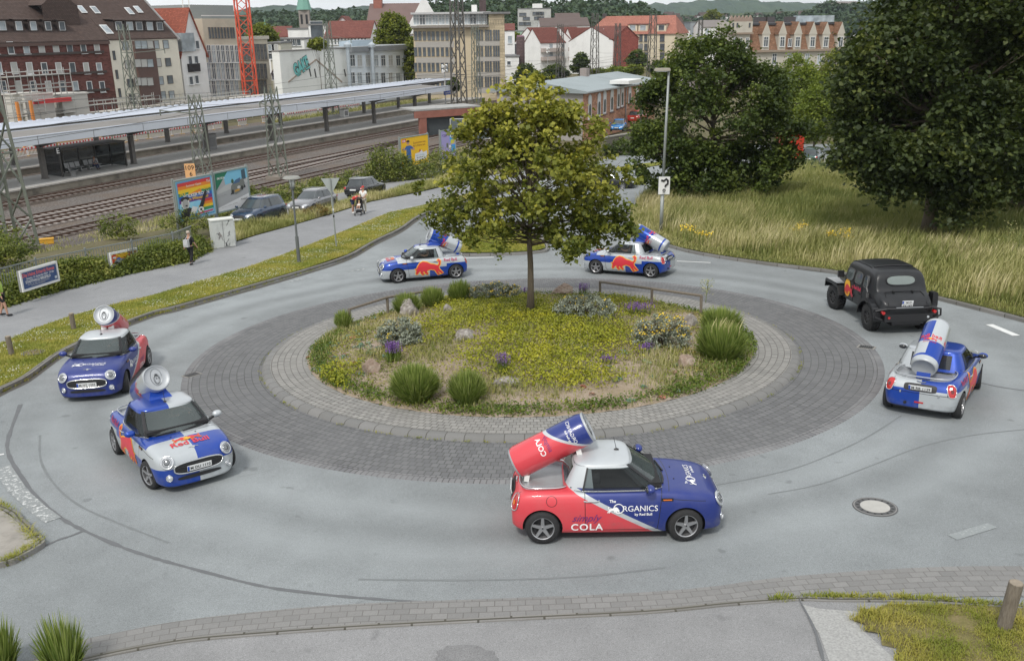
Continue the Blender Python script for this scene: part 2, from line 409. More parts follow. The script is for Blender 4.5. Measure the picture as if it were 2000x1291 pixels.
# big base sheet
def gridg(name,xs,ys,hf,mat):
    mb=MB(); V=[(x,y,hf(x,y)) for y in ys for x in xs]; nx=len(xs)
    mb.add(V,[(j*nx+i,j*nx+i+1,(j+1)*nx+i+1,(j+1)*nx+i) for j in range(len(ys)-1) for i in range(nx-1)])
    return struct(mb.build(name,mat,None,True))
xs=[-6000,-3000,-1200,-500,-250]+list(range(-150,151,3))+[250,500,1200,3000,6000]
ys=[-40,-10,0]+list(range(4,220,3))+[260,320,420,600,900,1500,2600,4500,8000]
def lowg(x,y):
    o=ND.x*x+ND.y*y
    return G(x,y)-(.3 if (y<150 and abs(x)<100 and o<44) else .03)
gridg('ground',xs,ys,lowg,SOIL)
# asphalt of the roundabout and its arms
road=pxs([(-900,1500),(-900,1100),(-300,960),(-60,800),(0,767),(47,744),(87,715),(126,689),(300,615),(340,605.5),(502,560),(679,504.5),(730,476),(781,451),(819,425),(865,409),(960,384),(1060,352),(1150,322),(1200,303),(1330,290),(1500,283),(1900,278),(1900,330),(1560,330),(1400,345),(1276,377),(1222,410),(1226,440),(1324,489),(1399,504.5),(1500,519),(1628,535),(1822,584),(2000,630),(2500,760),(2900,1500)])
sheet('road',road,ASPH,.0,4.)
# roundabout rings, built in the frame of the sloping roundabout
CX,CY=.524,27.373
MR=P2W@Matrix.Translation((CX,CY,0))
def ring(name,prof,mat,n=180,uv=False):
    """lathe a profile [(r,z)...] about the roundabout centre"""
    mb=MB(); k=len(prof); V=[(r*math.cos(2*math.pi*i/n),r*math.sin(2*math.pi*i/n),z) for i in range(n) for r,z in prof]
    mb.add(V,[(i*k+j,((i+1)%n)*k+j,((i+1)%n)*k+j+1,i*k+j+1) for i in range(n) for j in range(k-1)])
    o=mb.build(name,mat,None,True); o.matrix_world=MR; return struct(o)
ring('overrun_ring',[(8.1,.012),(10.05,.012)],PAV_DARK)
ring('overrun_border',[(10.05,.012),(10.06,.016),(10.31,.016),(10.33,.0)],PAV_EDGE)
ring('island_kerb',[(7.865,.12),(8.0,.115),(8.06,.09),(8.12,.012)],KERBM)
ring('island_paving',[(6.78,.124),(7.864,.124)],PAV_LIGHT)
def dome(r,th=0.): 
    return .13+.42*(1-min(1,r/6.8)**2)+.05*math.sin(2.1*r*math.cos(th))*math.cos(1.7*r*math.sin(th))*(1-min(1,r/6.8))
rr=[0.01]+[.25*i for i in range(1,27)]+[6.6,6.75,6.8]
mb=MB(); n=120; k=len(rr)
V=[(r*math.cos(2*math.pi*i/n),r*math.sin(2*math.pi*i/n),dome(r,2*math.pi*i/n)+.02*math.sin(i*3.7+r*5)*(r>1)) for i in range(n) for r in rr]
mb.add(V,[(i*k+j,((i+1)%n)*k+j,((i+1)%n)*k+j+1,i*k+j+1) for i in range(n) for j in range(k-1)])
o=mb.build('island_ground',GRAVEL,None,True); o.matrix_world=MR; struct(o)
def isl(px,py):        # pixel -> island-local coordinates on the mound
    p=pl(px,py,.35); p=pl(px,py,dome(math.hypot(p.x-CX,p.y-CY))); x,y=p.x-CX,p.y-CY
    return Vector((x,y,dome(math.hypot(x,y),math.atan2(y,x))))
# strips along a polyline given in plane coordinates
def cat(pts,n=6):
    o=[];m=len(pts)
    for i in range(m-1):
        a=pts[max(i-1,0)];b=pts[i];c=pts[i+1];d=pts[min(i+2,m-1)]
        for j in range(n):
            t=j/n; o.append(.5*((2*b)+(c-a)*t+(2*a-5*b+4*c-d)*t*t+(3*b-a-3*c+d)*t**3))
    return o+[pts[-1]]
def strip(name,pts,w,mat,prof=None,z=.006,sm=5,wob=0.,world=False):
    P=cat([Vector(p) for p in pts],sm) if sm else [Vector(p) for p in pts]
    prof=prof or [(-.5,z),(.5,z)]; mb=MB(); L_=0; uvs=[]; k=len(prof)
    for i,p in enumerate(P):
        d=(P[min(i+1,len(P)-1)]-P[max(i-1,0)]); d.z=0; d.normalize(); s=Vector((-d.y,d.x,0))
        if i: L_+=(P[i]-P[i-1]).length
        ww=(w[0]+(w[1]-w[0])*i/(len(P)-1)) if hasattr(w,'__len__') else w
        if wob: ww*=1+random.uniform(-wob,wob)
        for a,b in prof: q=p+s*a*ww; mb.v.append((q.x,q.y,p.z+b)); uvs.append((L_,a*ww))
    for i in range(len(P)-1):
        for j in range(k-1): mb.f.append((i*k+j,(i+1)*k+j,(i+1)*k+j+1,i*k+j+1)); mb.m.append(0)
    me=mb.mesh(name,mat); uv=me.uv_layers.new(name='UVMap')
    for l_ in me.loops: uv.data[l_.index].uv=uvs[l_.vertex_index]
    o=link(name,me)
    if not world: o.matrix_world=P2W
    return struct(o)
def P0(l,z=0.): return [Vector((*pl(a,b)[:2],z)) for a,b in l]
KP=[(-.5,.0),(-.5,.12),(.5,.12),(.5,.0)]
leftk=[(-120,840),(-60,800),(0,766),(47,743),(87,714),(126,688),(210,648),(300,614),(340,604.5),(420,582),(502,559),(600,530),(679,503.5),(730,475),(781,450),(819,424),(865,409),(930,391),(1010,366)]
strip('kerb',P0(leftk),.16,KERB2,KP)
strip('gutter',[p for p in P0([(a,b+4) for a,b in leftk])],.30,M('gutter_dark',(.075,.07,.06),.9,var=.35,scale=8),z=.005)
rightk=[(1230,412),(1229,440),(1260,465),(1324,488),(1399,503.5),(1500,518),(1628,534),(1730,556),(1822,583),(2000,629),(2200,690)]
strip('kerb',P0(rightk),.16,KERB2,KP)
# verges and footpath: raised sheets
VER=[(-140,800),(-120,835),(-60,797),(0,763),(47,740),(87,711),(126,686),(210,645),(300,612),(340,602),(420,580),(502,557),(600,528),(679,501),(730,473),(781,448),(819,422),(865,407),(930,389),(1005,366),(1005,357),(905,384),(853,398),(756,420),(658,461),(587,489),(500,521),(400,552),(300,581),(224,599.5),(140,622),(66,648),(0,678.5),(-140,745)]
verge_xy=pxs(VER); sheet('verge',verge_xy,GRASS,.115,2.)
path_xy=pxs([(-160,760),(-140,748),(0,680.5),(66,650),(140,624),(224,601),(300,582.5),(400,554),(500,523),(587,491),(658,463),(756,422),(853,400),(905,386),(1005,359),(1060,340),(1060,330),(960,345),(880,364),(817,379),(725,397),(653,420),(560,447),(500,463.6),(422,489),(365.5,517),(255.6,540),(107,576),(0,609),(-160,650)])
sheet('footpath',path_xy,ASPH2,.10,3.)
isl_xy=pxs([(895,497),(940,498),(1000,496.5),(1050,493),(1066,488),(1058,474),(1035,458),(1000,450),(950,450),(915,458),(898,475)])
sheet('splitter_island',isl_xy,GRASS,.12,1.5)
strip('kerb',P0([(893,490),(896,499),(940,500),(1000,498.5),(1050,495),(1070,489),(1062,472),(1037,455),(1000,447),(950,447),(910,456),(893,474),(893,490)]),.16,KERB2,KP)
tip_xy=pxs([(1100,352),(1180,333),(1245,322),(1330,312),(1330,318),(1245,330),(1180,342)])
sheet('grass_strip',tip_xy,GRASS,.06,3.)
park_xy=pxs([(420,452),(520,436),(640,404),(760,378),(850,352),(960,322),(960,308),(860,330),(760,352),(640,378),(520,408),(425,430)])
sheet('parking_strip',park_xy,ASPH3,.08,2.5)
weed_xy=pxs([(422,487),(500,462),(560,446),(653,418.5),(725,395.5),(817,377.5),(880,362),(960,343),(960,324),(850,354),(760,380),(640,406),(520,438),(425,454)])
sheet('grass_bank',weed_xy,GRASS,.11,2.)
mead_xy=pxs([(1231,414),(1231,440),(1262,464),(1324,487),(1399,502),(1500,516.5),(1628,532.5),(1730,554),(1822,581),(2000,626),(2200,685),(2600,640),(2600,400),(2300,330),(1900,332),(1560,326),(1400,345),(1278,378)])
sheet('meadow',mead_xy,GRASSR,.12,3.)
# near kerb band and lower pavement
band=[(-200,1380),(60,1310),(160,1272),(218,1260),(341,1237),(500,1219),(700,1204),(980,1195),(1260,1184),(1420,1171),(1500,1160),(1619,1149),(1817,1137),(2000,1135),(2250,1142)]
strip('kerb_band',P0(band,0),(.55,.95),PAV_BAND,[(-.5,.010),(.5,.010)],sm=5)
lowk=[(-200,1405),(60,1330),(164,1290),(345,1254.5),(500,1239.5),(700,1225.5),(980,1210.5),(1260,1196.5),(1420,1181),(1500,1175),(1561,1171),(1640,1173),(1790,1174),(2000,1187),(2250,1205)]
strip('kerb_edge',P0(lowk,0),.11,KERB2,[(-.5,0),(-.5,.03),(.5,.03),(.5,0)])
low_xy=[p for p in pxs([(-250,1430),(60,1334),(164,1293),(345,1257.5),(500,1242),(700,1228),(980,1213),(1260,1199),(1420,1184),(1500,1178),(1561,1173),(1600,1176),(1800,1178),(2400,1220)])]+[Vector((8,5,0)),Vector((-8,5,0))]
sheet('pavement',low_xy,ASPH3,.012,2.)
lg_xy=pxs([(1662,1213),(1676,1204),(1684,1190),(1712,1192),(1735,1181),(1790,1184),(1880,1183),(2000,1191),(2200,1210),(2400,1260),(2400,1500),(1830,1500),(1790,1400),(1766,1350),(1772,1310),(1748,1291),(1752,1268),(1722,1262),(1718,1240),(1690,1236),(1688,1222)])
sheet('grass_corner',lg_xy,GRASSD,.03,.7,noise=.012)
GRIT=M('loose_grit',(.33,.33,.32),.95,var=.5,scale=30,bump=.6,bs=120)
sheet('grit_patch',pxs([(1566,1182),(1600,1190),(1680,1196),(1672,1220),(1710,1255),(1760,1300),(1790,1400),(1640,1400),(1622,1300),(1600,1240)]),GRIT,.018,.6)
sheet('paved_corner',pxs([(-200,940),(0,1000),(40,1028),(70,1058),(74,1070),(30,1094),(0,1104),(-200,1150)]),M('old_slabs',(.30,.28,.25),.9,var=.25,scale=3,bump=.4,dirt=.6),.09,1.5)
strip('kerb',P0([(-200,938),(0,996),(42,1025),(74,1058),(78,1070),(32,1096),(0,1106),(-200,1154)]),.14,KERB2,[(-.5,0),(-.5,.1),(.5,.1),(.5,0)])
# repaired tarmac, seams, marks
TAR=M('tar',(.125,.13,.135),.8,var=.2,scale=5)
TARL=M('tar_faint',(.17,.183,.186),.85,var=.2,scale=5)
strip('tar_seam',P0([(40,790),(18,850),(15,880),(31,915),(68,966),(113,1007),(164,1036),(239,1068.6),(290,1086),(341,1101),(500,1142),(600,1157),(700,1167),(860,1177),(976,1178)]),(.10,.06),TAR,z=.005,wob=.35)
strip('tar_seam',P0([(164,1036),(140,1046),(112,1055),(85,1068)]),.06,TAR,z=.007,wob=.4)
strip('tar_seam',P0([(1395,948),(1480,932),(1560,912),(1640,880),(1700,850),(1760,812)]),.035,TARL,z=.005,wob=.3)
strip('tar_seam',P0([(1500,965),(1600,946),(1700,910),(1800,872),(1900,850),(2010,838)]),.03,TARL,z=.005,wob=.3)
strip('tar_seam',P0([(78,850),(80,900),(110,950),(160,990),(240,1025),(330,1060)]),.05,TARL,z=.004,wob=.3)
strip('tar_seam',P0([(1916,748),(1960,757),(2050,770)]),.05,TAR,z=.005,wob=.3)
strip('tar_seam',P0([(700,1131),(850,1133),(980,1132),(1100,1128),(1200,1120),(1300,1108)]),.05,TARL,z=.004,wob=.3)
def blob(name,cx_,cy_,rx,ry,mat,z,n=26,j=.12,dzw=None):
    P=[]
    for i in range(n):
        a=2*math.pi*i/n; r=1+random.uniform(-j,j); P.append(pl(cx_+rx*r*math.cos(a),cy_+ry*r*math.sin(a)))
    mb=MB(); mb.poly([(p.x,p.y,z) for p in P]); o=mb.build(name,mat); o.matrix_world=P2W; return struct(o)
PATCH=asphalt('patched_asphalt',(.17,.17,.175),(.24,.24,.24))
blob('tarmac_patch',910,1288,60,28,PATCH,.026)
strip('tarmac_patch',P0([(1560,1172),(1590,1230),(1610,1300)]),(.02,.05),TAR,z=.03,wob=.4)
WORN=NT('worn_paint'); f_=WORN.noise(9,6,rough=.8)
WORN=WORN.pbr(WORN.mix(WORN.rng(f_,.53,.60,0,1),(.235,.25,.25),(.62,.63,.62)),.8)
WORN2=NT('very_worn_paint'); f_=WORN2.noise(14,6,rough=.8)
WORN2=WORN2.pbr(WORN2.mix(WORN2.rng(f_,.56,.64,0,.7),(.24,.26,.262),(.52,.53,.52)),.8)
WHITE=M('road_paint',(.68,.69,.68),.7,var=.15,scale=12,dirt=.3)
def mark(name,a,b,w,mat=None,z=.009): return strip(name,P0([a,b]),w,mat or WHITE,z=z,sm=0)
mark('road_marking',(4,912),(34,958),.34,WORN); mark('road_marking',(34,958),(70,990),.30,WORN); mark('road_marking',(68,990),(104,1016),.30,WORN)
mark('road_marking',(-12,891),(8,887),.08)
mark('road_marking',(1860,1050),(1938,1026),.20,WORN2)
mark('road_marking',(1932,634),(1985,656),.24); mark('road_marking',(1322,510.5),(1388,513.5),.12); mark('road_marking',(1117,503),(1134,502.5),.14)
mark('road_marking',(905,504.5),(965,503),.14)
mark('road_marking',(560,552),(608,541.5),.11,WORN); mark('road_marking',(680,531),(712,526),.11,WORN)
mark('road_marking',(1222,351),(1262,345),.25); mark('road_marking',(1222,351),(1262,358),.25); mark('road_marking',(1238,349),(1242,355),.5)
mark('road_marking',(1570,290),(1640,288),.3); mark('road_marking',(1572,301),(1640,300),.3)
# covers and drains
IRON=M('cast_iron',(.12,.12,.12),.6,.5,var=.3,scale=9); CONC=M('cover_concrete',(.40,.39,.365),.85,var=.15,scale=6)
def manhole(px,py,r,label,disc=CONC,dz=0.):
    p=pl(px,py); t=thing('manhole_cover',label,'manhole cover',mat=P2W@Matrix.Translation((p.x,p.y,dz)))
    MB().cyl((0,0,.001),(0,0,.012),r,r,36).build('rim',IRON,t); MB().cyl((0,0,.012),(0,0,.016),r*.66,r*.66,30).build('disc',disc,t)
    m=MB()
    for i in range(16):
        a=i*math.pi/8; m.box((r*.78*math.cos(a),r*.78*math.sin(a),.012),(.05,.03,.004),rz=a)
    m.build('vent_slot',M('slot_black',(.01,.01,.01)),t)
    m=MB(); 
    for rr_ in (r*.93,):
        for i in range(36):
            a=2*math.pi*i/36;b=2*math.pi*(i+1)/36; m.bar((rr_*math.cos(a),rr_*math.sin(a),.013),(rr_*math.cos(b),rr_*math.sin(b),.013),.02,.006)
    m.build('ring_lip',M('lip_iron',(.22,.215,.21),.7),t)
manhole(1709,990,.40,'round manhole cover with pale concrete disc in the road near the bottom right')
manhole(66,696,.36,'brown rusty manhole cover set in the grass verge at the left edge',M('rusty_cover',(.16,.12,.09),.8),.125)
def drain(px,py,label,rz=0.,w=.5,d=.34):
    p=pl(px,py); t=thing('storm_drain',label,'storm drain',mat=P2W@Matrix.Translation((p.x,p.y,.014))@Matrix.Rotation(rz,4,'Z'))
    m=MB(); m.box((0,0,.0),(w,d,.012)); m.build('frame',M('drain_concrete',(.25,.24,.22),.9),t)
    m=MB(); m.box((0,0,.007),(w*.8,d*.78,.004)); m.build('shadow_gap',M('slot_black',(.01,.01,.01)),t)
    m=MB()
    for i in range(7): m.box((-w*.36+i*w*.12,0,.013),(.028,d*.78,.012))
    m.build('grate',IRON,t)
drain(375,733,'rectangular storm drain at the left rim of the roundabout paving',.9)
drain(1692,679,'storm drain at the right rim of the roundabout paving',-.6)
# ================================================================ RAILWAY
def RL(s,o,z=0.): return Vector((ND.x*o+DD.x*s,ND.y*o+DD.y*s,z))
RAZ=math.atan2(DD.y,DD.x)
def rail_frame(s,o,z=0.): return Matrix.Translation(RL(s,o,z))@Matrix.Rotation(RAZ,4,'Z')     # local x runs along the line, local y away from the camera
BALLAST=NT('ballast'); _f=BALLAST.noise(6,5,rough=.85); _g=BALLAST.noise(.25,4)
BALLAST=BALLAST.pbr(BALLAST.mix(BALLAST.rng(_g,.45,.65,0,.5),BALLAST.ramp(_f,[(.3,(.045,.04,.036)),(.5,(.135,.12,.11)),(.7,(.30,.28,.265))]),(.15,.11,.08)),.95,0,BALLAST.bump(_f,.8,.05),0,.1)
sheet('ballast_bed',[RL(s,o)[:2] for s,o in((15,53.5),(240,53.5),(240,102),(15,102))],BALLAST,.02,6.,height=lambda x,y:0.)
RAILM=M('rusty_rail',(.11,.06,.04),.6,.3,var=.3,scale=4); RAILT=M('rail_head',(.30,.27,.25),.4,.8)
SLEEP=M('sleeper',(.16,.135,.12),.9,var=.4,scale=2); SLEEPL=M('concrete_sleeper',(.30,.27,.25),.9,var=.3,scale=2)
def bedm(name,a,b,c):
    t=NT(name); f=t.noise(6,5,rough=.85); return t.pbr(t.ramp(f,[(.3,a),(.5,b),(.7,c)]),.95,0,t.bump(f,.8,.05),0,.1)
BEDD=bedm('dark_track_bed',(.030,.024,.020),(.075,.060,.050),(.15,.125,.105)); BEDL=bedm('track_bed_mid',(.05,.04,.035),(.12,.10,.088),(.24,.21,.185))
def track(f,s0,s1,label,sm,color=RAILM,bed_=0):
    t=thing('railway_track',label,'railway track',RL((s0+s1)/2,f((s0+s1)/2)))
    inv=Matrix.Translation(-t.location)
    for sd_ in(-.75,.75):
        m=MB(); n=24
        for i in range(n):
            a=s0+(s1-s0)*i/n;b=s0+(s1-s0)*(i+1)/n
            m.bar(inv@RL(a,f(a)+sd_,.13),inv@RL(b,f(b)+sd_,.13),.09,.14,0); m.bar(inv@RL(a,f(a)+sd_,.205),inv@RL(b,f(b)+sd_,.205),.06,.02,1)
        m.build('rail',[color,RAILT],t)
    m=MB(); n=24; wb=2.2 if bed_>1 else 1.5; vs=[]
    for i in range(n+1):
        a=s0+(s1-s0)*i/n
        for q in(-wb,wb): vs.append(inv@RL(a,f(a)+q,.035))
    m.add(vs,[(2*i,2*i+1,2*i+3,2*i+2) for i in range(n)]); m.build('track_bed',BEDD if bed_ else BEDL,t)
    m=MB(); s=s0
    R=Matrix.Rotation(RAZ,4,'Z')
    while s<s1: m.box((0,0,0),(.26,2.5,.12),0,inv@Matrix.Translation(RL(s,f(s),.03))@R); s+=.65
    tag(m.build('sleepers',sm,t),kind='stuff')
track(lambda s:73.4,20,175,'railway track running right beside the near platform edge',SLEEP,bed_=2)
track(lambda s:66.0,20,175,'railway track with a reddish rail, second from the near platform',SLEEPL)
track(lambda s:63.4+(0 if s<62 else 2.4*sstep(62,110,s)),20,108,'railway track that joins its neighbour at the points',SLEEPL)
track(lambda s:59.0,20,150,'railway track nearest the billboards and the fence',SLEEP,bed_=1)
track(lambda s:84.5,20,230,'railway track between the two platforms',SLEEP,bed_=2)
track(lambda s:55.6,70,104,'short siding track behind the parked cars',SLEEP)
PLT=pavers('platform_slabs',.6,.6,((.36,.35,.33),(.43,.42,.40)),(.24,.23,.21),msize=.01,wear=(.38,.37,.35))
PFACE=M('platform_face',(.30,.27,.22),.9,var=.45,scale=1.2,dirt=.8)
def platform(o0,o1,s0,s1,label):
    t=thing('platform',label,'platform',mat=rail_frame((s0+s1)/2,(o0+o1)/2)); L_=(s1-s0); W_=o1-o0
    MB().box((0,0,.36),(L_,W_-.3,.72)).build('platform_wall',PFACE,t); MB().box((0,0,.74),(L_-.01,W_-.6,.05)).build('surface',PLT,t)
    for y in(-1,1):
        m=MB(); x=-L_/2
        while x<L_/2-.9: m.box((x+.5,y*(W_/2-.16),.70),(.97,.34,.14)); x+=1
        m.build('edge_slabs',M('edge_stone',(.40,.38,.35),.85,var=.25,scale=1.),t)
        MB().box((0,y*(W_/2-1.0),.767),(L_,.10,.008)).build('safety_line',M('white_line',(.6,.6,.58)),t)
platform(75.5,81.8,15,133,'near railway platform of grey slabs under the front canopy')
platform(87.3,93.4,15,190,'far railway platform of grey slabs behind the track')
WHT=M('canopy_white',(.62,.66,.72),.5,var=.06,scale=.4,dirt=.15); GRYR=M('canopy_felt',(.20,.19,.18),.9,var=.15,scale=.5,dirt=.3)
DKST=M('dark_steel_and_shade',(.07,.065,.06),.6,var=.3); SILV=M('canopy_metal',(.50,.54,.62),.4,.2,var=.08,scale=.5)
POSTM=M('platform_post',(.13,.12,.11),.7,var=.3)
def canopy(o0,o1,s0,s1,zb,zt,posts,oc,label,front=True):
    t=thing('platform_canopy',label,'canopy',mat=rail_frame((s0+s1)/2,(o0+o1)/2)); L_=s1-s0; W_=o1-o0
    if front:
        MB().box((0,-W_/2+.06,(zb+zt)/2),(L_,.12,zt-zb)).build('fascia',WHT,t)
        MB().box((0,-W_/2+.2,zt+.02),(L_,.4,.06)).build('roof_edge',SILV,t)
        m=MB(); x=-L_/2+5
        while x<L_/2: m.box((x,-W_/2-.003,(zb+zt)/2),(.03,.02,zt-zb)); x+=6
        m.build('fascia_joints',DKST,t)
        m=MB(); m.add([(-L_/2,-W_/2+.35,zt-.12),(L_/2,-W_/2+.35,zt-.12),(L_/2,W_/2,zt+.05),(-L_/2,W_/2,zt+.05),(-L_/2,-W_/2+.35,zt-.3),(L_/2,-W_/2+.35,zt-.3),(L_/2,W_/2,zt-.2),(-L_/2,W_/2,zt-.2)],[(0,1,2,3),(7,6,5,4),(0,4,5,1),(2,6,7,3),(1,5,6,2),(0,3,7,4)])
        m.build('roof',GRYR,t); MB().box((0,W_/2,zt+.02),(L_,.14,.16)).build('back_edge',WHT,t)
    else:
        m=MB(); m.add([(-L_/2,-W_/2,zt-.05),(L_/2,-W_/2,zt-.05),(L_/2,-W_/2+1.2,zt+.1),(-L_/2,-W_/2+1.2,zt+.1),(L_/2,W_/2,zt-.02),(-L_/2,W_/2,zt-.02),(-L_/2,-W_/2,zb),(L_/2,-W_/2,zb),(L_/2,W_/2,zb+.2),(-L_/2,W_/2,zb+.2)],
          [(0,1,2,3),(3,2,4,5),(0,6,7,1),(4,8,9,5),(9,8,7,6),(1,7,8,4,2),(0,3,5,9,6)],0); m.m=[0,0,1,0,1,0,0]
        m.build('roof',[SILV,DKST],t)  # dark near face and underside: shade put into the roof colour
        m=MB(); x=-L_/2
        while x<L_/2: m.box((x,W_/2-.2,zt+.03),(.5,.25,.08)); x+=1.1
        m.build('roof_clips',WHT,t)
    m=MB(); m.box((0,oc-(o0+o1)/2,zb-.12),(L_,.3,.25)); m.build('beam',DKST,t)
    for s in posts:
        m=MB(); x=s-(s0+s1)/2; y=oc-(o0+o1)/2
        m.box((x,y,.76+(zb-.76)/2),(.42,.42,zb-.76)); m.box((x,y,.80),(.52,.52,.08)); m.bar((x,y,zb-.5),(x,y-2.2,zb-.02),.16,.22); m.bar((x,y,zb-.5),(x,y+2.2,zb-.02),.16,.22)
        m.build('post',POSTM,t)
canopy(76.2,81.6,38,128.4,4.3,5.05,[46.4,56.9,67.4,77.9,88.8,99.8,110.8,121.8],78.75,'front platform canopy with a long white fascia on dark posts')
canopy(87.6,93.2,38,149.5,4.35,4.78,[51.5,62,72.5,82.9,93.1,104,114.2,124.4,134.5,144.6],90.3,'rear platform canopy with a silver roof on dark posts',False)
# far canopy fragment behind the maple
t=thing('platform_canopy','short far canopy fragment with white roof seen behind the maple crown','canopy',mat=Matrix.Translation(aty(958,190,190)*Vector((1,1,0)).length*0+aty(958,190,190))@Matrix.Rotation(RAZ-.5,4,'Z'))
MB().box((0,0,0),(16,5,.35)).build('roof',WHT,t); MB().box((0,0,-.5),(15,3,.6)).build('soffit',DKST,t)
for x in(-6,0,6): MB().box((x,0,-2.6),(.4,.4,4.4)).build('post',POSTM,t)
# shelter on the near platform
SGL=glassmat('shelter_glass',(.03,.03,.032),.1,.35)
t=thing('platform_shelter','dark glazed waiting shelter with benches on the near platform','shelter',mat=rail_frame(62.2,79.3,.77)); SX,SY,SZ=7.6,2.2,2.5
for i in range(5): 
    MB().box((-SX/2+i*SX/4,SY/2,SZ/2),(.12,.12,SZ)).build('frame_post',DKST,t)
for x in(-SX/2,SX/2): MB().box((x,-SY/2,SZ/2),(.14,.14,SZ)).build('frame_post',DKST,t)
for i in range(4): MB().box((-SX/2+(i+.5)*SX/4,SY/2,SZ/2),(SX/4-.12,.03,SZ-.1)).build('glass_panel',SGL,t)
for x in(-SX/2,SX/2): MB().box((x,0,SZ/2),(.03,SY-.14,SZ-.1)).build('glass_panel',SGL,t)
MB().box((0,0,SZ+.04),(SX+.2,SY+.3,.10)).build('roof',DKST,t)
MET=M('grey_metal',(.28,.28,.28),.5,.4)
def bench(s,o,z,rz,n,label):
    t=thing('bench',label,'bench',mat=rail_frame(s,o,z)@Matrix.Rotation(rz,4,'Z'),group='seats on the near platform')
    for i in range(n):
        x=(i-(n-1)/2)*.6
        MB().box((x,0,.45),(.52,.48,.04)).build('seat',MET,t)
        MB().bar((x,.26,.48),(x,.40,.95),.52,.035).build('backrest',MET,t)
    for x in((-1,1) if n>1 else (0,)): MB().box((x*(n-1)*.3,0,.22),(.08,.4,.44)).build('leg',MET,t)
    return t
bench(60.9,79.6,.77,0,3,'row of three grey metal seats inside the dark platform shelter'); bench(63.1,79.6,.77,0,3,'grey metal seats where the waiting person sits in the shelter')
bench(59.2,77.7,.77,.9,2,'pair of grey metal seats outside the left end of the shelter')
# sign E and litter bins
def text_mesh(name,s,width,parent,mat,M_,shear=0,bold=0,spacing=1.):
    vs,fs=text_tris(s,shear,bold,spacing); mb=MB(); mb.add([M_@Vector((x*width,0,y*width)) for x,y in vs],fs); return mb.build(name,mat,parent)
BLK=M('black_paint',(.012,.012,.014),.5); OFFW=M('off_white',(.70,.70,.68),.5,var=.05); LBL=M('letter_white',(.82,.82,.82),.5,var=0)
t=thing('platform_sign','small black sign with letter E hanging left of the shelter','sign',mat=rail_frame(57.7,77.4,3.35))
MB().box((0,0,0),(.62,.08,.62)).build('plate',BLK,t); text_mesh('lettering','E',.30,t,LBL,Matrix.Translation((0,-.045,0)),bold=.02); MB().cyl((0,0,.3),(0,0,.95),.03).build('hanger',DKST,t)
def bin_(s,o,label,w=.9,h=1.3,m_=MET):
    t=thing('equipment_box',label,'equipment box',mat=rail_frame(s,o,.77)); MB().box((0,0,h/2),(w,w*.7,h)).build('cabinet',m_,t); MB().box((0,0,h+.04),(w+.1,w*.8,.07)).build('lid',DKST,t); MB().box((0,-w*.36,h*.5),(w*.7,.02,h*.6)).build('door',M('mid_grey',(.2,.2,.2)),t)
bin_(79.6,80.0,'grey ticket machine box beside a platform post right of the lattice mast',1.3,1.7)
bin_(118,89.5,'pale litter bins on the far platform below the white canopy edge',1.2,1.1,OFFW)
# red and white site barriers
RED=M('barrier_red',(.55,.05,.05),.6,var=.1); BWH=M('barrier_white',(.72,.70,.70),.6,var=.08)
def barrier():
    t=thing('site_barrier','red and white plastic site barrier behind the far platform, one of a long row','site barrier',group='red and white barriers along the building site')
    m=MB(); m.box((0,0,.88),(1.96,.05,.26),1)
    for i in range(4): m.box((-.74+i*.49,-.03,.88),(.24,.012,.22),0)
    m.build('board',[RED,BWH],t); m=MB()
    for i in range(11): m.box((-.9+i*.18,0,.45),(.06,.04,.62))
    m.box((0,0,.12),(1.96,.05,.08)); m.build('grille',BWH,t)
    for x in(-.8,.8): MB().box((x,0,.05),(.12,.6,.1)).build('foot',M('barrier_foot',(.45,.28,.08),.8),t)
    return t
b0=barrier(); k=0
s=56.
while s<137:
    o=b0 if k==0 else copy_tree(b0); o.matrix_world=rail_frame(s,100.8+.25*math.sin(k*1.7),.0)@Matrix.Rotation(random.uniform(-.06,.06),4,'Z'); s+=2.02; k+=1
    if 104<s<110: s+=3
# lattice masts
MASTM=M('mast_green_grey',(.155,.17,.14),.7,.1,var=.3,scale=2); MASTD=M('mast_dark',(.10,.095,.085),.7,.1,var=.3,scale=2)
def lattice(name,label,cat_,base,h,w0,w1,mat,group=None,step=1.25,leg=.13,rz=.5,arms=(),foot=True,cap=None):
    t=thing(name,label,cat_,base,rz,group); n=max(3,int(h/(step*(w0+w1)/2+.2)))
    cs=((-1,-1),(1,-1),(1,1),(-1,1))
    for cx_,cy_ in cs: MB().bar((cx_*w0/2,cy_*w0/2,0),(cx_*w1/2,cy_*w1/2,h),leg,leg).build('leg',mat,t)
    for fi in range(4):
        a,b=cs[fi],cs[(fi+1)%4]; m=MB()
        for i in range(n):
            u0=i/n;u1=(i+1)/n; wa=w0+(w1-w0)*u0; wb=w0+(w1-w0)*u1
            p=(a[0]*wa/2,a[1]*wa/2,h*u0) if i%2==0 else (b[0]*wa/2,b[1]*wa/2,h*u0); q=(b[0]*wb/2,b[1]*wb/2,h*u1) if i%2==0 else (a[0]*wb/2,a[1]*wb/2,h*u1)
            m.bar(p,q,leg*.55,leg*.55)
            if i%3==0: m.bar((a[0]*wa/2,a[1]*wa/2,h*u0),(b[0]*wa/2,b[1]*wa/2,h*u0),leg*.5,leg*.5)
        m.build('bracing',mat,t)
    if foot: MB().box((0,0,.1),(w0+.5,w0+.5,.5)).build('footing',M('mast_footing',(.22,.19,.16),.9),t)
    for (z,x,y,r) in arms:
        m=MB(); m.bar((0,0,z),(x,y,z+.35),.09,.09); m.bar((0,0,z+1.1),(x,y,z+.4),.05,.05); m.cyl((x,y,z-.15),(x,y,z+.45),.07,n=6); m.build('arm',mat,t)
    return t
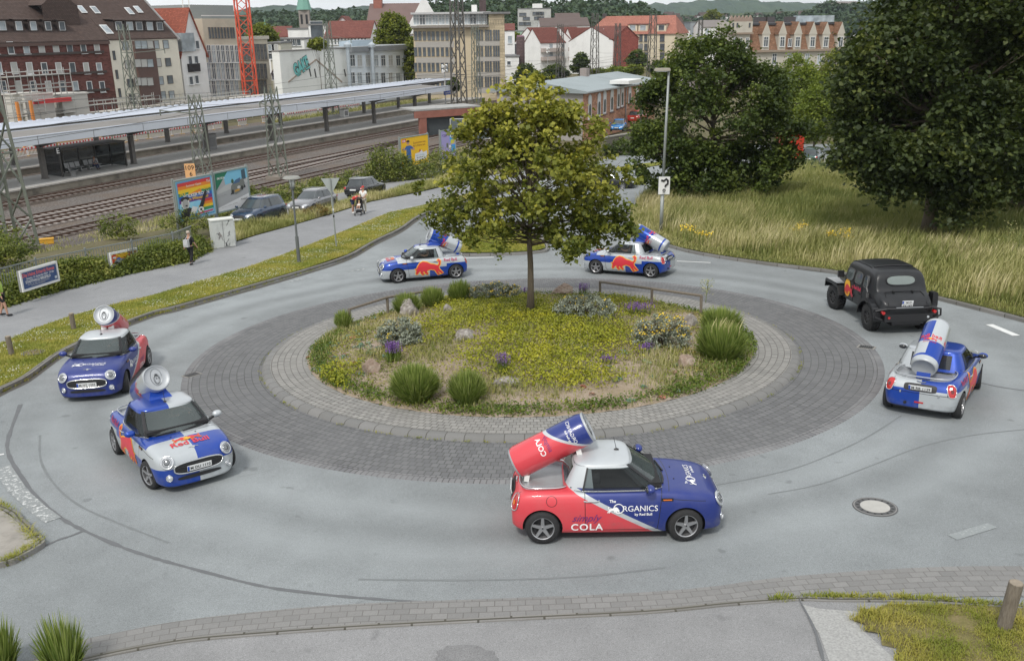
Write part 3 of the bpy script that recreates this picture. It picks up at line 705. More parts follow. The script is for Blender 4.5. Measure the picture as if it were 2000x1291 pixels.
def mast(px,py,pyt,w0,w1,label,mat=MASTM,Yd=None,z0=0.,**k):
    p=atz(px,py,z0) if Yd is None else aty(px,py,Yd)
    if Yd is not None: p.z=0
    zt=aty(px,pyt,p.y).z
    return lattice('catenary_mast',label,'lattice mast',p,zt-p.z,w0,w1,mat,group='lattice masts of the railway',rz=RAZ,**k)
mast(28,492,20,2.1,.7,'tall grey-green lattice mast at the left frame edge, ivy at its foot',leg=.17,z0=.6)
mast(398,347,185,1.25,.75,'lattice mast standing behind the orange 109 plate and the first billboard',arms=[(6.2,-1.5,3.2,0)])
mast(545,350,170,1.3,.8,'lattice mast with a box at its foot between the lamp and the two cars',arms=[(6.8,1.2,2.6,0),(6.8,-1.2,-2.,0)])
mast(898,231,-90,1.9,1.2,'tallest dark lattice mast rising out of the picture in the middle',MASTD,leg=.2)
mast(270,262,48,1.5,.9,'lattice mast in front of the cream house wall',arms=[(11.,4.,-3.,0)])
mast(650,213,42,1.5,.8,'lattice mast before the white wall with the turquoise letters',Yd=150,arms=[(11.8,2.,-3.,0)])
mast(931,200,50,1.3,.9,'slim lattice mast before the beige office block',Yd=172)
mast(1094,190,48,1.6,.9,'lattice mast in front of the white house with the red roof',MASTD,Yd=210)
mast(1160,190,26,1.7,1.,'lattice mast in front of the red brick house end',MASTD,Yd=200)
mast(1204,185,46,1.4,.9,'lattice mast right of the red brick house end',MASTD,Yd=205)
mast(1271,180,28,1.7,1.1,'broad lattice mast before the cream house at the right',MASTD,Yd=200)
mast(1362,180,40,1.2,.8,'thin lattice mast half behind the dark round tree',MASTD,Yd=230)
# orange kilometre plate
p=atz(388,372,1.); t=thing('kilometre_plate','orange plate with black digits 109 and 6 on the lattice mast','number plate',mat=Matrix.Translation(p+Vector((0,-1.5,1.9)))@Matrix.Rotation(RAZ-.85,4,'Z'))
MB().box((0,0,0),(.82,.05,1.15)).build('plate',M('plate_orange',(.72,.40,.18),.6),t); text_mesh('digits','109',.66,t,BLK,Matrix.Translation((0,-.03,.24)),bold=.01); text_mesh('digits','6',.22,t,BLK,Matrix.Translation((.05,-.03,-.28)),bold=.01)
MB().bar((0,.08,-3),(0,.08,.4),.08,.08).build('post',MASTM,t)
# overhead wires
WIREM=M('wire',(.06,.06,.06),.6)
for o_,z_ in((73.4,6.2),(66,6.2),(59.3,6.2),(84.5,6.3)):
    t=thing('overhead_wire',{73.4:'contact wire and carrier above the track beside the near platform',66:'contact wire and carrier above the track with the reddish rail',59.3:'contact wire and carrier above the track nearest the billboards',84.5:'contact wire and carrier above the track between the platforms'}[o_],'overhead wire',RL(90,o_),group='overhead wires')
    inv=Matrix.Translation(-t.location); m=MB(); m2=MB(); s=10
    while s<230:
        q=[inv@RL(s+50*i/8,o_,z_+1.3-.9*(1-abs(i-4)/4)**.7*1.) for i in range(9)]; m.tube(q,.022,4); m2.tube([inv@RL(s,o_,z_),inv@RL(s+50,o_,z_)],.02,4); s+=50
    m.build('carrier_wire',WIREM,t); m2.build('contact_wire',WIREM,t)
# platform lamp and station name sign
def plamp(px,py,pyt,Yd,label,blue=False):
    p=aty(px,py,Yd); p.z=.76; zt=aty(px,pyt,Yd).z
    t=thing('platform_lamp',label,'lamp',p,RAZ); MB().cyl((0,0,0),(0,0,zt-.76),.09,.07).build('pole',M('pole_grey',(.45,.46,.46),.5,.3),t)
    for z in(zt-.95,zt-1.7):
        for x in(-.45,.45): MB().cyl((x,0,z),(x*1.5,0,z+.25),.3,.12,8).build('lamp_head',OFFW,t)
    if blue:
        m=MB(); m.box((.6,-.1,3.1),(2.4,.08,.6)); m.build('name_board',M('sign_blue',(.02,.05,.30),.5),t); text_mesh('lettering','Bielefeld Hbf',1.8,t,LBL,Matrix.Translation((.6,-.15,3.1)))
plamp(871,217,128,150,'platform lamp with white heads and blue station name board',True)
plamp(1070,178,95,230,'slim platform lamp right of the maple top')
# red tower crane
pc=aty(490,186,165); pc.z=0
CR=M('crane_red',(.62,.10,.05),.5,.1,var=.15)
lattice('tower_crane','red lattice tower crane rising above the building site','crane',pc,34,2.1,2.0,CR,leg=.2,rz=.5,step=.75)
# brick underpass portal
pA=atz(820,268,0); pB=atz(892,262,0)
d_=(pB-pA).normalized(); t=thing('brick_portal','low brick building with a dark gate and flat concrete roof beside the tracks','brick building',mat=Matrix.Translation(pA)@Matrix.Rotation(math.atan2(d_.y,d_.x),4,'Z'))
BRK=M('red_brick',(.28,.115,.085),.85,var=.3,scale=1.5,bump=.3); Wp=(pB-pA).length+3
MB().box((.5,0,1.3),(1,.5,2.6)).build('brick_pier',BRK,t); MB().box((Wp,0,1.3),(1.2,.5,2.6)).build('brick_pier',BRK,t); MB().box((Wp/2,-.02,2.9),(Wp+1.2,.55,.9)).build('lintel',BRK,t)
MB().box((Wp/2,.3,1.2),(Wp-1,.2,2.4)).build('opening',M('opening_shade_grey',(.055,.065,.07),.6,var=.2),t); MB().box((Wp/2,2,3.5),(Wp+1.4,4.6,.22)).build('roof_slab',M('slab_grey',(.34,.34,.33),.9,var=.15,dirt=.4),t)  # dark panel stands in for the shade inside the underpass opening
# building site
SCAF=M('scaffold_tube',(.42,.42,.40),.5,.4); CONW=M('site_concrete',(.52,.50,.46),.9,var=.15,scale=.6,dirt=.3); TIM=M('site_timber',(.50,.30,.12),.85,var=.25); BLU=M('site_blue',(.05,.14,.25),.6,var=.2); YEL=M('form_yellow',(.55,.40,.15),.8)
def sitebox(name,label,cat_,s,o,z,dim,mat): 
    t=thing(name,label,cat_,mat=rail_frame(s,o,z)); MB().box((0,0,dim[2]/2),dim).build('wall',mat,t); MB().box((0,0,dim[2]+.08),(dim[0]+.3,dim[1]+.3,.16)).build('slab',CONW,t); return t
def s_at(px,o):
    u=ray(px,100); k=o/(u.x*ND.x+u.y*ND.y); return (u.x*DD.x+u.y*DD.y)*k
def z_at(px,py,o):
    u=ray(px,py); k=o/(u.x*ND.x+u.y*ND.y); return 14+u.z*k
def sb2(name,label,cat_,px0,px1,pyt,o,mat,depth=4.):
    s0,s1=s_at(px0,o),s_at(px1,o); zt=z_at((px0+px1)/2,pyt,o); return sitebox(name,label,cat_,(s0+s1)/2,o,0,(abs(s1-s0),depth,max(zt,1)),mat)
sb2('concrete_wall','pale concrete core wall on the site behind the left canopy end','concrete wall',10,68,186,109,CONW)
sb2('concrete_wall','pale concrete core wall right of the blue struts on the site','concrete wall',84,137,186,110,CONW)
sb2('formwork_panel','yellow timber formwork edge of the concrete wall on the site','formwork',138,152,184,110.5,YEL,1.)
sb2('concrete_wall','low pale site wall running towards the red crane','concrete wall',150,520,206,111,CONW,2.)
sb2('timber_stack','orange brown timber edge boards on the low site wall','timber',215,430,205.5,110.6,TIM,.5)
sb2('concrete_wall','low white site hut wall at the foot of the crane','concrete wall',520,560,196,112,OFFW,3.)
def scaffold(px0,px1,pyb,pyt,o,n,lv,label):
    s0,s1=s_at(px0,o),s_at(px1,o); zb=max(0,z_at((px0+px1)/2,pyb,o)); zt=z_at((px0+px1)/2,pyt,o)
    t=thing('scaffold',label,'scaffolding',mat=rail_frame((s0+s1)/2,o,0)); L_=s1-s0
    for i in range(n+1):
        for y in(0,1.2): MB().cyl((-L_/2+L_*i/n,y,0),(-L_/2+L_*i/n,y,zt+random.uniform(-.5,.3)),.055,n=5).build('upright',SCAF,t)
    for j in range(lv):
        z=zb+(zt-zb)*(j+.5)/lv; m=MB()
        for y in(0,1.2): m.cyl((-L_/2,y,z),(L_/2,y,z),.05,n=5); m.cyl((-L_/2,y,z+.5),(L_/2,y,z+.5),.04,n=5)
        m.build('rail',SCAF,t); MB().box((0,.6,z-.05),(L_,1.1,.06)).build('deck',M('scaffold_deck',(.38,.34,.28),.9),t)
scaffold(4,130,240,135,107.5,5,4,'grey tube scaffold on the site in front of the brown brick house')
scaffold(150,300,212,192,108.5,9,1,'low tube railing scaffold below the cream house')
scaffold(300,480,206,184,108.5,10,1,'tube railing scaffold at the foot of the beige block')
scaffold(20,70,260,188,104.5,2,3,'small scaffold tower with an orange frame at the left site corner')
t=thing('steel_struts','heap of blue steel struts on the site beside the concrete wall','steel struts',mat=rail_frame(s_at(105,105),105,2.2))
for i in range(9): MB().bar((-4+random.uniform(-1,1),random.uniform(-1,1),.3+i*.15),(5+random.uniform(-2,2),random.uniform(-1,1),-.6+i*.12),.18,.18).build('strut',BLU,t)
MB().box((0,0,-1.1),(8,3,1.5)).build('pallet',TIM,t)
t=thing('red_beam','red steel beam lying across the two concrete walls on the site','steel beam',mat=rail_frame(s_at(85,106),106,z_at(85,199,106))); MB().box((0,0,0),(5.4,.5,.45)).build('web',RED,t); MB().box((0,0,.24),(5.5,.6,.05)).build('flange',RED,t)
t=thing('orange_frame','orange timber frame standing on the site at the left','timber frame',mat=rail_frame(s_at(28,103),103,0)); zz=z_at(28,200,103)
for x in(-.9,.9): MB().box((x,0,zz/2),(.3,.3,zz)).build('upright',M('site_orange',(.60,.22,.05),.7),t)
MB().box((0,0,.4),(3,.4,.3)).build('sill',M('site_orange',(.6,.22,.05),.7),t)
# small yellow cable box and marker
t=thing('cable_box','yellow cable box on the ballast at the left','cable box',atz(92,477,0),.4); MB().box((0,0,.2),(.9,.4,.32)).build('case',M('signal_yellow',(.62,.33,.03),.6),t); MB().box((0,0,.38),(.95,.45,.05)).build('lid',M('signal_yellow',(.62,.33,.03),.6),t)
# ================================================================ BUILDINGS
GLS=glassmat('window_glass',(.055,.065,.075),.12); GLSL=glassmat('window_glass_light',(.22,.25,.27),.15); GLSC=M('curtain',(.42,.42,.40),.5,var=.2,scale=.8)
WFR=M('window_white',(.66,.67,.67),.6,var=.05); WDK=M('window_dark',(.10,.085,.075),.6,var=.1)
def wallm(name,c,dirt=.25,var=.07,sc=.5): return M(name,c,.9,var=var,scale=sc,dirt=dirt)
def tiles(name,c,row=.35,bw=.3):
    if name in _mc: return _mc[name]
    t=NT(name); X=t.xyz(); b=t.n('ShaderNodeTexBrick'); b.offset=.5
    t.l(t.comb(t.math('ADD',X[0],X[1]),X[2]),b.inputs['Vector']); b.inputs['Scale'].default_value=1; b.inputs['Brick Width'].default_value=bw; b.inputs['Row Height'].default_value=row*.6
    b.inputs['Mortar Size'].default_value=.03; b.inputs['Color1'].default_value=(*[x*.8 for x in c],1); b.inputs['Color2'].default_value=(*[min(1,x*1.2) for x in c],1); b.inputs['Mortar'].default_value=(*[x*.45 for x in c],1)
    col=t.mix(t.rng(t.noise(.35,4),.4,.7,0,.45),b.outputs['Color'],tuple(x*.6 for x in c)); _mc[name]=t.pbr(col,.85,0,t.bump(b.outputs['Fac'],-.4,.03),0,.2); return t.m
def brickm(name,c):
    if name in _mc: return _mc[name]
    t=NT(name); X=t.xyz(); b=t.n('ShaderNodeTexBrick'); t.l(t.comb(t.math('ADD',X[0],X[1]),X[2]),b.inputs['Vector']); b.inputs['Scale'].default_value=1
    b.inputs['Brick Width'].default_value=.5; b.inputs['Row Height'].default_value=.22; b.inputs['Mortar Size'].default_value=.02
    b.inputs['Color1'].default_value=(*[x*.7 for x in c],1); b.inputs['Color2'].default_value=(*[min(1,x*1.3) for x in c],1); b.inputs['Mortar'].default_value=(*[x*.9+.03 for x in c],1)
    _mc[name]=t.pbr(t.mix(t.rng(t.noise(.4,4),.4,.7,0,.4),b.outputs['Color'],tuple(x*.6 for x in c)),.9,0,None,0,.2); return t.m
_wm={}
def winmesh(w_,h_,style,gm,fm):
    key=(round(w_,2),round(h_,2),style,gm.name,fm.name)
    if key in _wm: return _wm[key]
    m=MB(); e=.09 if style!='thin' else .05
    for x in(-1,1): m.box((x*(w_/2-e/2),0,0),(e,.12,h_))
    for z in(-1,1): m.box((0,0,z*(h_/2-e/2)),(w_-2*e,.12,e))
    if style in('two','cross'): m.box((0,-.01,0),(.08,.1,h_-2*e))
    if style=='cross': m.box((0,-.02,h_*.18),(w_-2*e,.08,.07))
    if style!='thin': m.box((0,-.1,-h_/2-.04),(w_+.15,.22,.06))
    g=MB(); g.box((0,.0,0),(w_-2*e,.05,h_-2*e)); _wm[key]=(m.mesh('window',fm),g.mesh('pane',gm)); return _wm[key]
class Bld:
    def __init__(s,name,label,p0,p1,group=None,cat_='building'):
        """front facade runs from ground point p0 (left) to p1 (right); local y goes away from the viewer"""
        p0=Vector((p0[0],p0[1],0));p1=Vector((p1[0],p1[1],0)); s.W=(p1-p0).length; a=math.atan2(p1.y-p0.y,p1.x-p0.x)
        s.t=thing(name,label,cat_,p0,a,group); s.M=Matrix.Translation(p0)@Matrix.Rotation(a,4,'Z'); s.I=s.M.inverted(); s.c=s.I@CAM; s.nw=0
    def F(s,px,py,y=0.):
        d=s.I.to_3x3()@ray(px,py); k=(y-s.c.y)/d.y; return (s.c.x+d.x*k,s.c.z+d.z*k)
    def Z(s,px,py,y=0.): return s.F(px,py,y)[1]
    def X(s,px,py,y=0.): return s.F(px,py,y)[0]
    def box(s,name,x0,x1,y0,y1,z0,z1,mat): return MB().box(((x0+x1)/2,(y0+y1)/2,(z0+z1)/2),(abs(x1-x0),abs(y1-y0),abs(z1-z0))).build(name,mat,s.t)
    def poly(s,name,pts,mat,th=.0):
        m=MB(); m.poly(pts); 
        if th:
            n=(Vector(pts[1])-Vector(pts[0])).cross(Vector(pts[2])-Vector(pts[0])).normalized()*th; k=len(pts); q=[Vector(p)-n for p in pts]
            m=MB(); m.add(list(pts)+q,[tuple(range(k)),tuple(range(2*k-1,k-1,-1))]+[(i,k+i,k+(i+1)%k,(i+1)%k) for i in range(k)])
        return m.build(name,mat,s.t)
    def win(s,x,z,w_,h_,style='two',gm=None,fm=None,y=0.,rz=0,pane=True):
        if s.nw>=100: return
        s.nw+=1
        gm=gm or random.choice([GLS,GLS,GLSL,GLSC]); a,b=winmesh(w_,h_,style,gm,fm or WFR)
        o=link('window',a,s.t); o.location=(x,y-.045,z); o.rotation_euler=(0,0,rz); p=link('pane',b,o)
    def grid(s,pxs_,pys_,w_,h_,pyref=None,y=0.,**k):
        for py in pys_:
            for px in pxs_:
                x,z=s.F(px,py,y); x=s.X(px,pyref or py,y); s.win(x,z,w_,h_,y=y,**k)
    def gable(s,x0,x1,y0,y1,ze,zr,mat,wall=None,over=.25,th=.2):
        ym=(y0+y1)/2; sl=(zr-ze)/(ym-y0)
        m=MB()
        for sg,ya in((-1,y0),(1,y1)):
            a=ya+sg*over; za=ze-over*sl
            P=[(x0-over*.5,a,za),(x1+over*.5,a,za),(x1+over*.5,ym,zr),(x0-over*.5,ym,zr)]
            m.add(P+[(p[0],p[1],p[2]+th) for p in P],[(0,1,2,3),(7,6,5,4),(0,4,5,1),(1,5,6,2),(2,6,7,3),(3,7,4,0)])
        o=m.build('roof',mat,s.t)
        if wall:
            for x in(x0+.01,x1-.01): s.poly('gable_wall',[(x,y0,ze-.01),(x,y1,ze-.01),(x,ym,zr-.02)],wall,.02)
        return o
    def gabley(s,x0,x1,y0,y1,ze,zr,mat,wall=None,over=.4,th=.2):
        xm=(x0+x1)/2; sl=(zr-ze)/(xm-x0); m=MB()
        for sg,xa in((-1,x0),(1,x1)):
            a=xa+sg*over; za=ze-over*sl; P=[(a,y0-over,za),(xm,y0-over,zr),(xm,y1+over,zr),(a,y1+over,za)]
            m.add(P+[(p[0],p[1],p[2]+th) for p in P],[(0,1,2,3),(7,6,5,4),(0,4,5,1),(1,5,6,2),(2,6,7,3),(3,7,4,0)])
        o=m.build('roof',mat,s.t)
        if wall: s.poly('gable_wall',[(x0,y0,ze-.01),(x1,y0,ze-.01),(xm,y0,zr)],wall,.02)
        return o
def rp(px,o): s_=s_at(px,o); q=RL(s_,o); return (q.x,q.y)
def fp(px,Y): q=aty(px,60,Y); return (q.x,q.y)
BROOF=tiles('brown_roof',(.105,.075,.065),.3); RROOF=tiles('red_roof',(.33,.105,.07)); DRROOF=tiles('dark_red_roof',(.20,.075,.06)); ORROOF=tiles('salmon_roof',(.40,.17,.125))
# --- brown brick apartment house
BB=brickm('brown_brick',(.145,.06,.05)); BAND=M('dark_band',(.06,.045,.04),.8,var=.2)
b=Bld('brick_house','dark red brick apartment house with brown roof at the left edge behind the site',rp(-110,119),rp(214,119))
ze=b.Z(200,80); zr=b.Z(200,1,6.5)+.2; b.box('wall',0,b.W,0,13,0,ze,BB); rf=b.gable(0,b.W,0,13,ze,zr,BROOF,BB,.12)
b.box('eaves',-.2,b.W,-.35,-.02,ze-.5,ze-.1,M('eaves_brown',(.10,.06,.05),.7))
for r,(y,xs_) in enumerate(((94,[-70,-40,-10,20,50.6,80.5,108.6,135.5,162.3,188.7]),(134,[-62,-33,-3,27.6,57.5,86.4,114.5,141.4,168.2,193.5]),(170,[-55,-25,6,36,65,94.6,121,147.5,174.6,199.4]))):
    for px in xs_: x,z=b.F(px,y); b.win(x,z,.95,1.6,'thin' if random.random()<.3 else 'bars',gm=random.choice([GLSC,GLSL,GLSC,GLS]))
    z=b.Z(100,y+11.5+r); b.box('ledge',0,b.W-1.2,-.25,-.01,z-.16,z+.16,BAND)
def rooftop(b,px,py,ze,zr,hd=6.5):
    # intersect the view ray with the front roof slope
    d=b.I.to_3x3()@ray(px,py); sl=(zr-ze)/hd; k=(ze-b.c.z+sl*b.c.y)/(d.z-sl*d.y); return b.c+d*k
def dormer(b,px,py,ze,zr,w_=1.5,h_=1.3,hd=6.5,wm=None,rm=None,label='dormer'):
    p=rooftop(b,px,py,ze,zr,hd); sl=(zr-ze)/hd; z0=p.z; y0=p.y-.25; L_=h_*1.25/sl
    m=MB(); m.add([(p.x-w_/2,y0,z0-.2),(p.x+w_/2,y0,z0-.2),(p.x+w_/2,y0,z0+h_),(p.x-w_/2,y0,z0+h_),(p.x-w_/2,y0+L_,z0+h_+.1),(p.x+w_/2,y0+L_,z0+h_+.1)],[(0,1,2,3),(0,3,4),(1,5,2)],0)
    m.add([(p.x-w_/2-.2,y0-.3,z0+h_),(p.x+w_/2+.2,y0-.3,z0+h_),(p.x+w_/2+.2,y0+L_+1.2,z0+h_+.35),(p.x-w_/2-.2,y0+L_+1.2,z0+h_+.35),(p.x-w_/2-.2,y0-.3,z0+h_+.16),(p.x+w_/2+.2,y0-.3,z0+h_+.16)],[(4,5,2,3),(0,1,5,4),(3,2,1,0)],1)
    o=m.build(label,[wm or BAND,rm or BROOF],b.t); g=winmesh(w_*.62,h_*.82,'thin',random.choice([GLSL,GLS,GLSC]),WFR); q=link('window',g[0],o); q.location=(p.x,y0-.06,z0+h_*.5); q2=link('pane',g[1],q)
for px in(-55,-25,4,36,64,93,120): dormer(b,px,62,ze,zr,1.5,1.45)
def skylight(b,px,py,ze,zr,hd=6.5,w_=1.0,h_=1.5):
    p=rooftop(b,px,py,ze,zr,hd); a=math.atan2(zr-ze,hd); m=MB(); Mx=Matrix.Translation(p+Vector((0,-.15,.22)))@Matrix.Rotation(a,4,'X'); m.box((0,0,0),(w_,h_,.1),0,Mx); m.box((0,0,.05),(w_*.8,h_*.8,.05),1,Mx); m.build('skylight',[WFR,GLSL],b.t)
skylight(b,159,22,ze,zr); skylight(b,185,23,ze,zr)
p=rooftop(b,112,40,ze,zr); m=MB(); m.add([(p.x-3,p.y-1,p.z-1),(p.x+3,p.y-1,p.z-1),(p.x+3,p.y-1,p.z+2),(p.x,p.y-1,p.z+4),(p.x-3,p.y-1,p.z+2),(p.x-3,p.y+5,p.z+2),(p.x,p.y+5,p.z+4),(p.x+3,p.y+5,p.z+2)],[(0,1,2,3,4),(4,3,6,5),(2,7,6,3)]); m.build('gable_dormer',BROOF,b.t)
p=rooftop(b,87,16,ze,zr); b.box('chimney',p.x-1,p.x+1,p.y-.4,p.y+.8,p.z-1,p.z+1.6,M('chimney_grey',(.28,.24,.22),.9))
# --- cream house
CRE=wallm('cream_render',(.68,.645,.55),.3)
b=Bld('cream_house','cream rendered house with brown window bays and brown roof, right of the brick house',rp(214.2,119),rp(349,119))
ze=b.Z(300,76); zr=b.Z(240,3,6.5)+.2; b.box('wall',.02,b.W,.0,13,0,ze,CRE); b.gable(.1,b.W,0,13,ze,zr,BROOF,CRE,.12)
xa,xb=b.X(263,120),b.X(302,120); b.box('bay',xa,xb,-.5,-.01,1,ze-.3,M('bay_brown',(.11,.065,.055),.7,var=.1))
for y in(88,124,160):
    for px in(269,281,293): x,z=b.F(px,y,-.5); b.win(x,z,1.25,1.25,'thin',y=-.5,gm=random.choice([GLSL,GLSC]),fm=WDK)
for px,y in((222.5,109),(228,146),(233.5,182)): x,z=b.F(px,y); b.win(x,z,.45,1.35,'thin',gm=GLS,fm=WDK)
for px,y in((244.5,90),(249.5,126.5),(254,163),(258,193),(304.5,88),(323.5,87.5),(309,123),(328,122),(313.5,158),(332,156),(318,187),(335,186)): x,z=b.F(px,y); b.win(x,z,1.15,1.3,'thin',gm=random.choice([GLS,GLSL,GLSC]),fm=WDK)
p0_=rooftop(b,262,61,ze,zr); p1_=rooftop(b,314,59,ze,zr)
for px in(231,252,270.5,291,310.5): dormer(b,px,61.5,ze,zr,1.9,1.5)
skylight(b,207,61,ze,zr,w_=1.3,h_=1.9); skylight(b,252,25,ze,zr); skylight(b,269,22,ze,zr)
m=MB(); m.bar((b.W+.02,-.5,ze-.3),(b.W+.02,6.5,zr+.2),.3,.35); m.build('verge',M('verge_grey',(.25,.25,.25),.6),b.t)
# --- white gabled house with red roof
WHR=wallm('white_render',(.74,.74,.73),.25)
b=Bld('gabled_house','narrow white house with a steep bright red roof between cream house and beige block',rp(352,119.5),rp(401,119.5))
ze=b.Z(372,104); za=b.Z(378,18); b.box('wall',0,b.W,0,16,0,ze,WHR); b.gabley(0,b.W,0,20,ze,za,RROOF,WHR,.35)
for px,y in((371,118),(383,118),(373,158),(384,156),(381,132),(377,90),(385,88)): x,z=b.F(px,y,-.02); b.win(x,z,.9,1.4,'bars',gm=GLS,y=-.02)
x,z=b.F(380,131,-.3); b.box('sign_box',x-1.3,x+1.3,-.3,-.03,z-.8,z+.5,BLK); x,z=b.F(355,79,-.4); b.box('glazed_dormer',x-.2,x+2.6,-.6,1.6,z-1.8,z+1.1,GLSL)
b.box('side_wing',-2.2,-.02,1.,7,0,b.Z(360,92,1),WHR); b.box('side_roof',-2.5,.3,.4,7,b.Z(360,101,1),b.Z(360,92,1)+.3,RROOF)
# --- beige office block
BEI=wallm('beige_stone',(.53,.485,.39),.3); DGR=M('window_reveal',(.20,.18,.15),.8,var=.2)
b=Bld('beige_block','tall beige stone block with rows of narrow windows behind the red crane',rp(401.5,121),rp(468,121))
z1=b.Z(430,37); b.box('wall',0,b.W,0,20,0,z1,BEI); b.box('parapet_rail',0,b.W,-.05,-.02+.1,z1+.4,z1+.55,OFFW)
for px in(409,415,421,427,433,439,445,451,398+58): x,z=b.F(px,65); b.win(x,z,.55,1.9,'thin',gm=GLS,fm=DGR)
for y in(106,140,172):
    for px in(408,417,426,435,444,453,462): x,z=b.F(px,y); b.win(x,z,.9,3.0,'cross',gm=random.choice([GLS,GLSL]),fm=WFR)
b.box('roof_house',3,b.W+6,6,16,z1,z1+2.4,M('zinc',(.25,.27,.27),.6,.2)); 
m=MB()
for px in(385,397): x=b.X(px,30); m.cyl((x,3,z1),(x,3,z1+7),.08)
m.build('antenna',OFFW,b.t)
b.box('side_wing',-2.8,-.02,3,14,0,b.Z(392,33,3),BEI)
b=Bld('beige_wing','lower beige wing of the stone block right of the red crane',rp(468.5,121),rp(524,121))
z1=b.Z(500,72); b.box('wall',.0,b.W,0,16,0,z1,BEI); b.box('cornice',-.1,b.W+.2,-.3,-.01,z1-.5,z1+.1,wallm('pale_cornice',(.50,.47,.40)))
for y in(102,140,172):
    for px in(474,481,488,497,504,511,518): x,z=b.F(px,y); b.win(x,z,.8,2.8,'cross',gm=GLS,fm=DGR)
# --- white graffiti wall
WHW=wallm('whitewash',(.76,.77,.74),.4,.08,.25)
b=Bld('white_hall','white blank walled hall with turquoise graffiti letters and old gable outline',rp(545,106),rp(683,106))
z1=b.Z(600,99); b.box('wall',0,b.W,0,1.6,0,z1,WHW); b.box('coping',-.1,b.W+.1,-.12,1.7,z1,z1+.18,M('coping_grey',(.22,.21,.2),.8))
m=MB(); A=[b.F(*q) for q in((563,161),(617,117),(668,161))]
for i in(0,1): m.bar((A[i][0],-.03,A[i][1]),(A[i+1][0],-.03,A[i+1][1]),.08,.25)
m.build('gable_outline',M('old_gable',(.34,.28,.23),.9,var=.3),b.t)
TUR=M('spray_turquoise',(.18,.52,.50),.7,var=.2); c0=b.F(588,130); ang=.36
Mg=Matrix.Translation((c0[0],-.05,c0[1]))@Matrix.Rotation(-ang,4,'Y'); k_=(b.X(606,130)-b.X(570,130))
for dx,dy,mt,bo in((0,0,BLK,.10),(0,-.02,TUR,.055)): text_mesh('graffiti' if mt is TUR else 'graffiti_outline','GAKE',k_*.88,b.t,mt,Mg@Matrix.Translation((dx,dy,0))@Matrix.Diagonal((1,1,1.7,1)),bold=bo)
m=MB(); 
for px,y0,y1 in((604,135,150),(614,135,152),(672,136,150),(680,140,148)): a=b.F(px,y0); c=b.F(px+3,y1); m.bar((a[0],-.04,a[1]),(c[0],-.04,c[1]),.04,.28)
m.build('stain',M('stain_black',(.06,.06,.06),.9),b.t)
# --- white office with two window rows
b=Bld('white_office','long white two storey office with grey flat roof and metal flues',rp(683.3,106),rp(827,106))
z1=b.Z(760,99); WHO=wallm('white_office_wall',(.70,.75,.79),.2); b.box('wall',.0,b.W,0,7,0,z1,WHO); b.box('roof_edge',-.2,b.W+.3,-.7,7,z1,z1+.9,M('roof_grey',(.20,.21,.22),.8,var=.2,scale=.5)); b.box('roof_deck',-.1,b.W+.2,-.5,6.8,z1+.91,z1+.96,M('roof_light',(.32,.34,.35),.8,var=.2))
for y in(119,153):
    for px in(688,702,718,734,748,762.5,777,791): x,z=b.F(px,y); b.win(x,z,1.5,2.1,'cross',gm=random.choice([GLSC,GLSL,GLS]))
for px in(682,729):
    x=b.X(px,140,-1); m=MB(); zt_=b.Z(px,93,-1); m.cyl((x,-1,0),(x,-1,zt_),.38,n=10); m.cyl((x,-1,zt_),(x,-1,zt_+.5),.7,.7,10); m.cyl((x,-1,zt_+.5),(x,-1,zt_+1),.7,.1,10); m.build('flue',M('flue_metal',(.45,.5,.54),.4,.5),b.t)
x0,x1_=b.X(679,90,3),b.X(720,90,3); b.box('roof_box',x0,x1_,2,5,z1+.9,b.Z(700,79,3),wallm('roofbox_blue',(.42,.50,.57)))
# --- houses behind the white hall
def simple(name,label,px0,px1,Y,ytop,mat,depth=10,roof=None,yridge=None,gy=False,wins=(),ww=1.2,wh=1.5,style='bars',gm=None,Y1=None,fm=None,base=0.):
    b=Bld(name,label,fp(px0,Y),fp(px1,Y1 or Y)); pm=(px0+px1)/2; ze=b.Z(pm,ytop); b.box('wall',0,b.W,0,depth,base,ze,mat)
    if roof:
        hd=depth/2
        if gy: zr=b.Z(pm,yridge); b.gabley(0,b.W,0,depth,ze,zr,roof,mat)
        else: zr=b.Z(pm,yridge,hd); b.gable(0,b.W,0,depth,ze,zr,roof,mat)
        b.zr=zr
    else: b.box('roof_edge',-.2,b.W+.2,-.2,depth+.2,ze,ze+.35,M('flat_roof_edge',(.17,.17,.17),.8)); b.zr=ze
    b.ze=ze
    for px,py in wins: x,z=b.F(px,py,-.01); b.win(x,z,ww,wh,style,gm=gm,y=-.01,fm=fm)
    return b
GRP='houses of the town behind the railway'
simple('town_house','white cube house with one dark window behind the graffiti hall',603,640,235,50,WHR,12,wins=[(619,58.5)],ww=3.2,wh=4,gm=GLS)
simple('town_house','white lower house left of the white cube house',562,602,240,58,WHR,12,wins=[])
simple('town_house','small white terrace house with balcony above the hall roof',544,592,215,78,WHR,12,wins=[(550,84),(566,83),(574,83),(582,83)],ww=1.4,wh=1.6)
simple('town_house','house with plain red brown roof left of the church',519,561,300,73,WHR,14,DRROOF,53)
simple('town_house','pale yellow house partly hidden beside the beige wing',523,545,190,86,wallm('pale_yellow',(.56,.54,.46)),10,wins=[(530,96),(537,96),(530,108)],ww=1.3,wh=1.7)
simple('town_house','grey gabled cottage low between beige wing and white hall',526,547,170,140,WHR,8,BROOF,124,gy=True,wins=[(536,150),(541,158)],ww=1,wh=1.3)
simple('town_house','house with long dark red roof and row of small windows behind the white office',632,722,212,75,WHR,16,DRROOF,43,wins=[(642+i*6.5,81) for i in range(12)],ww=.55,wh=1.5,gm=GLS)
simple('town_house','little white gable peeping over the dark red roof',662,678,225,42,WHR,9,DRROOF,33,gy=True)
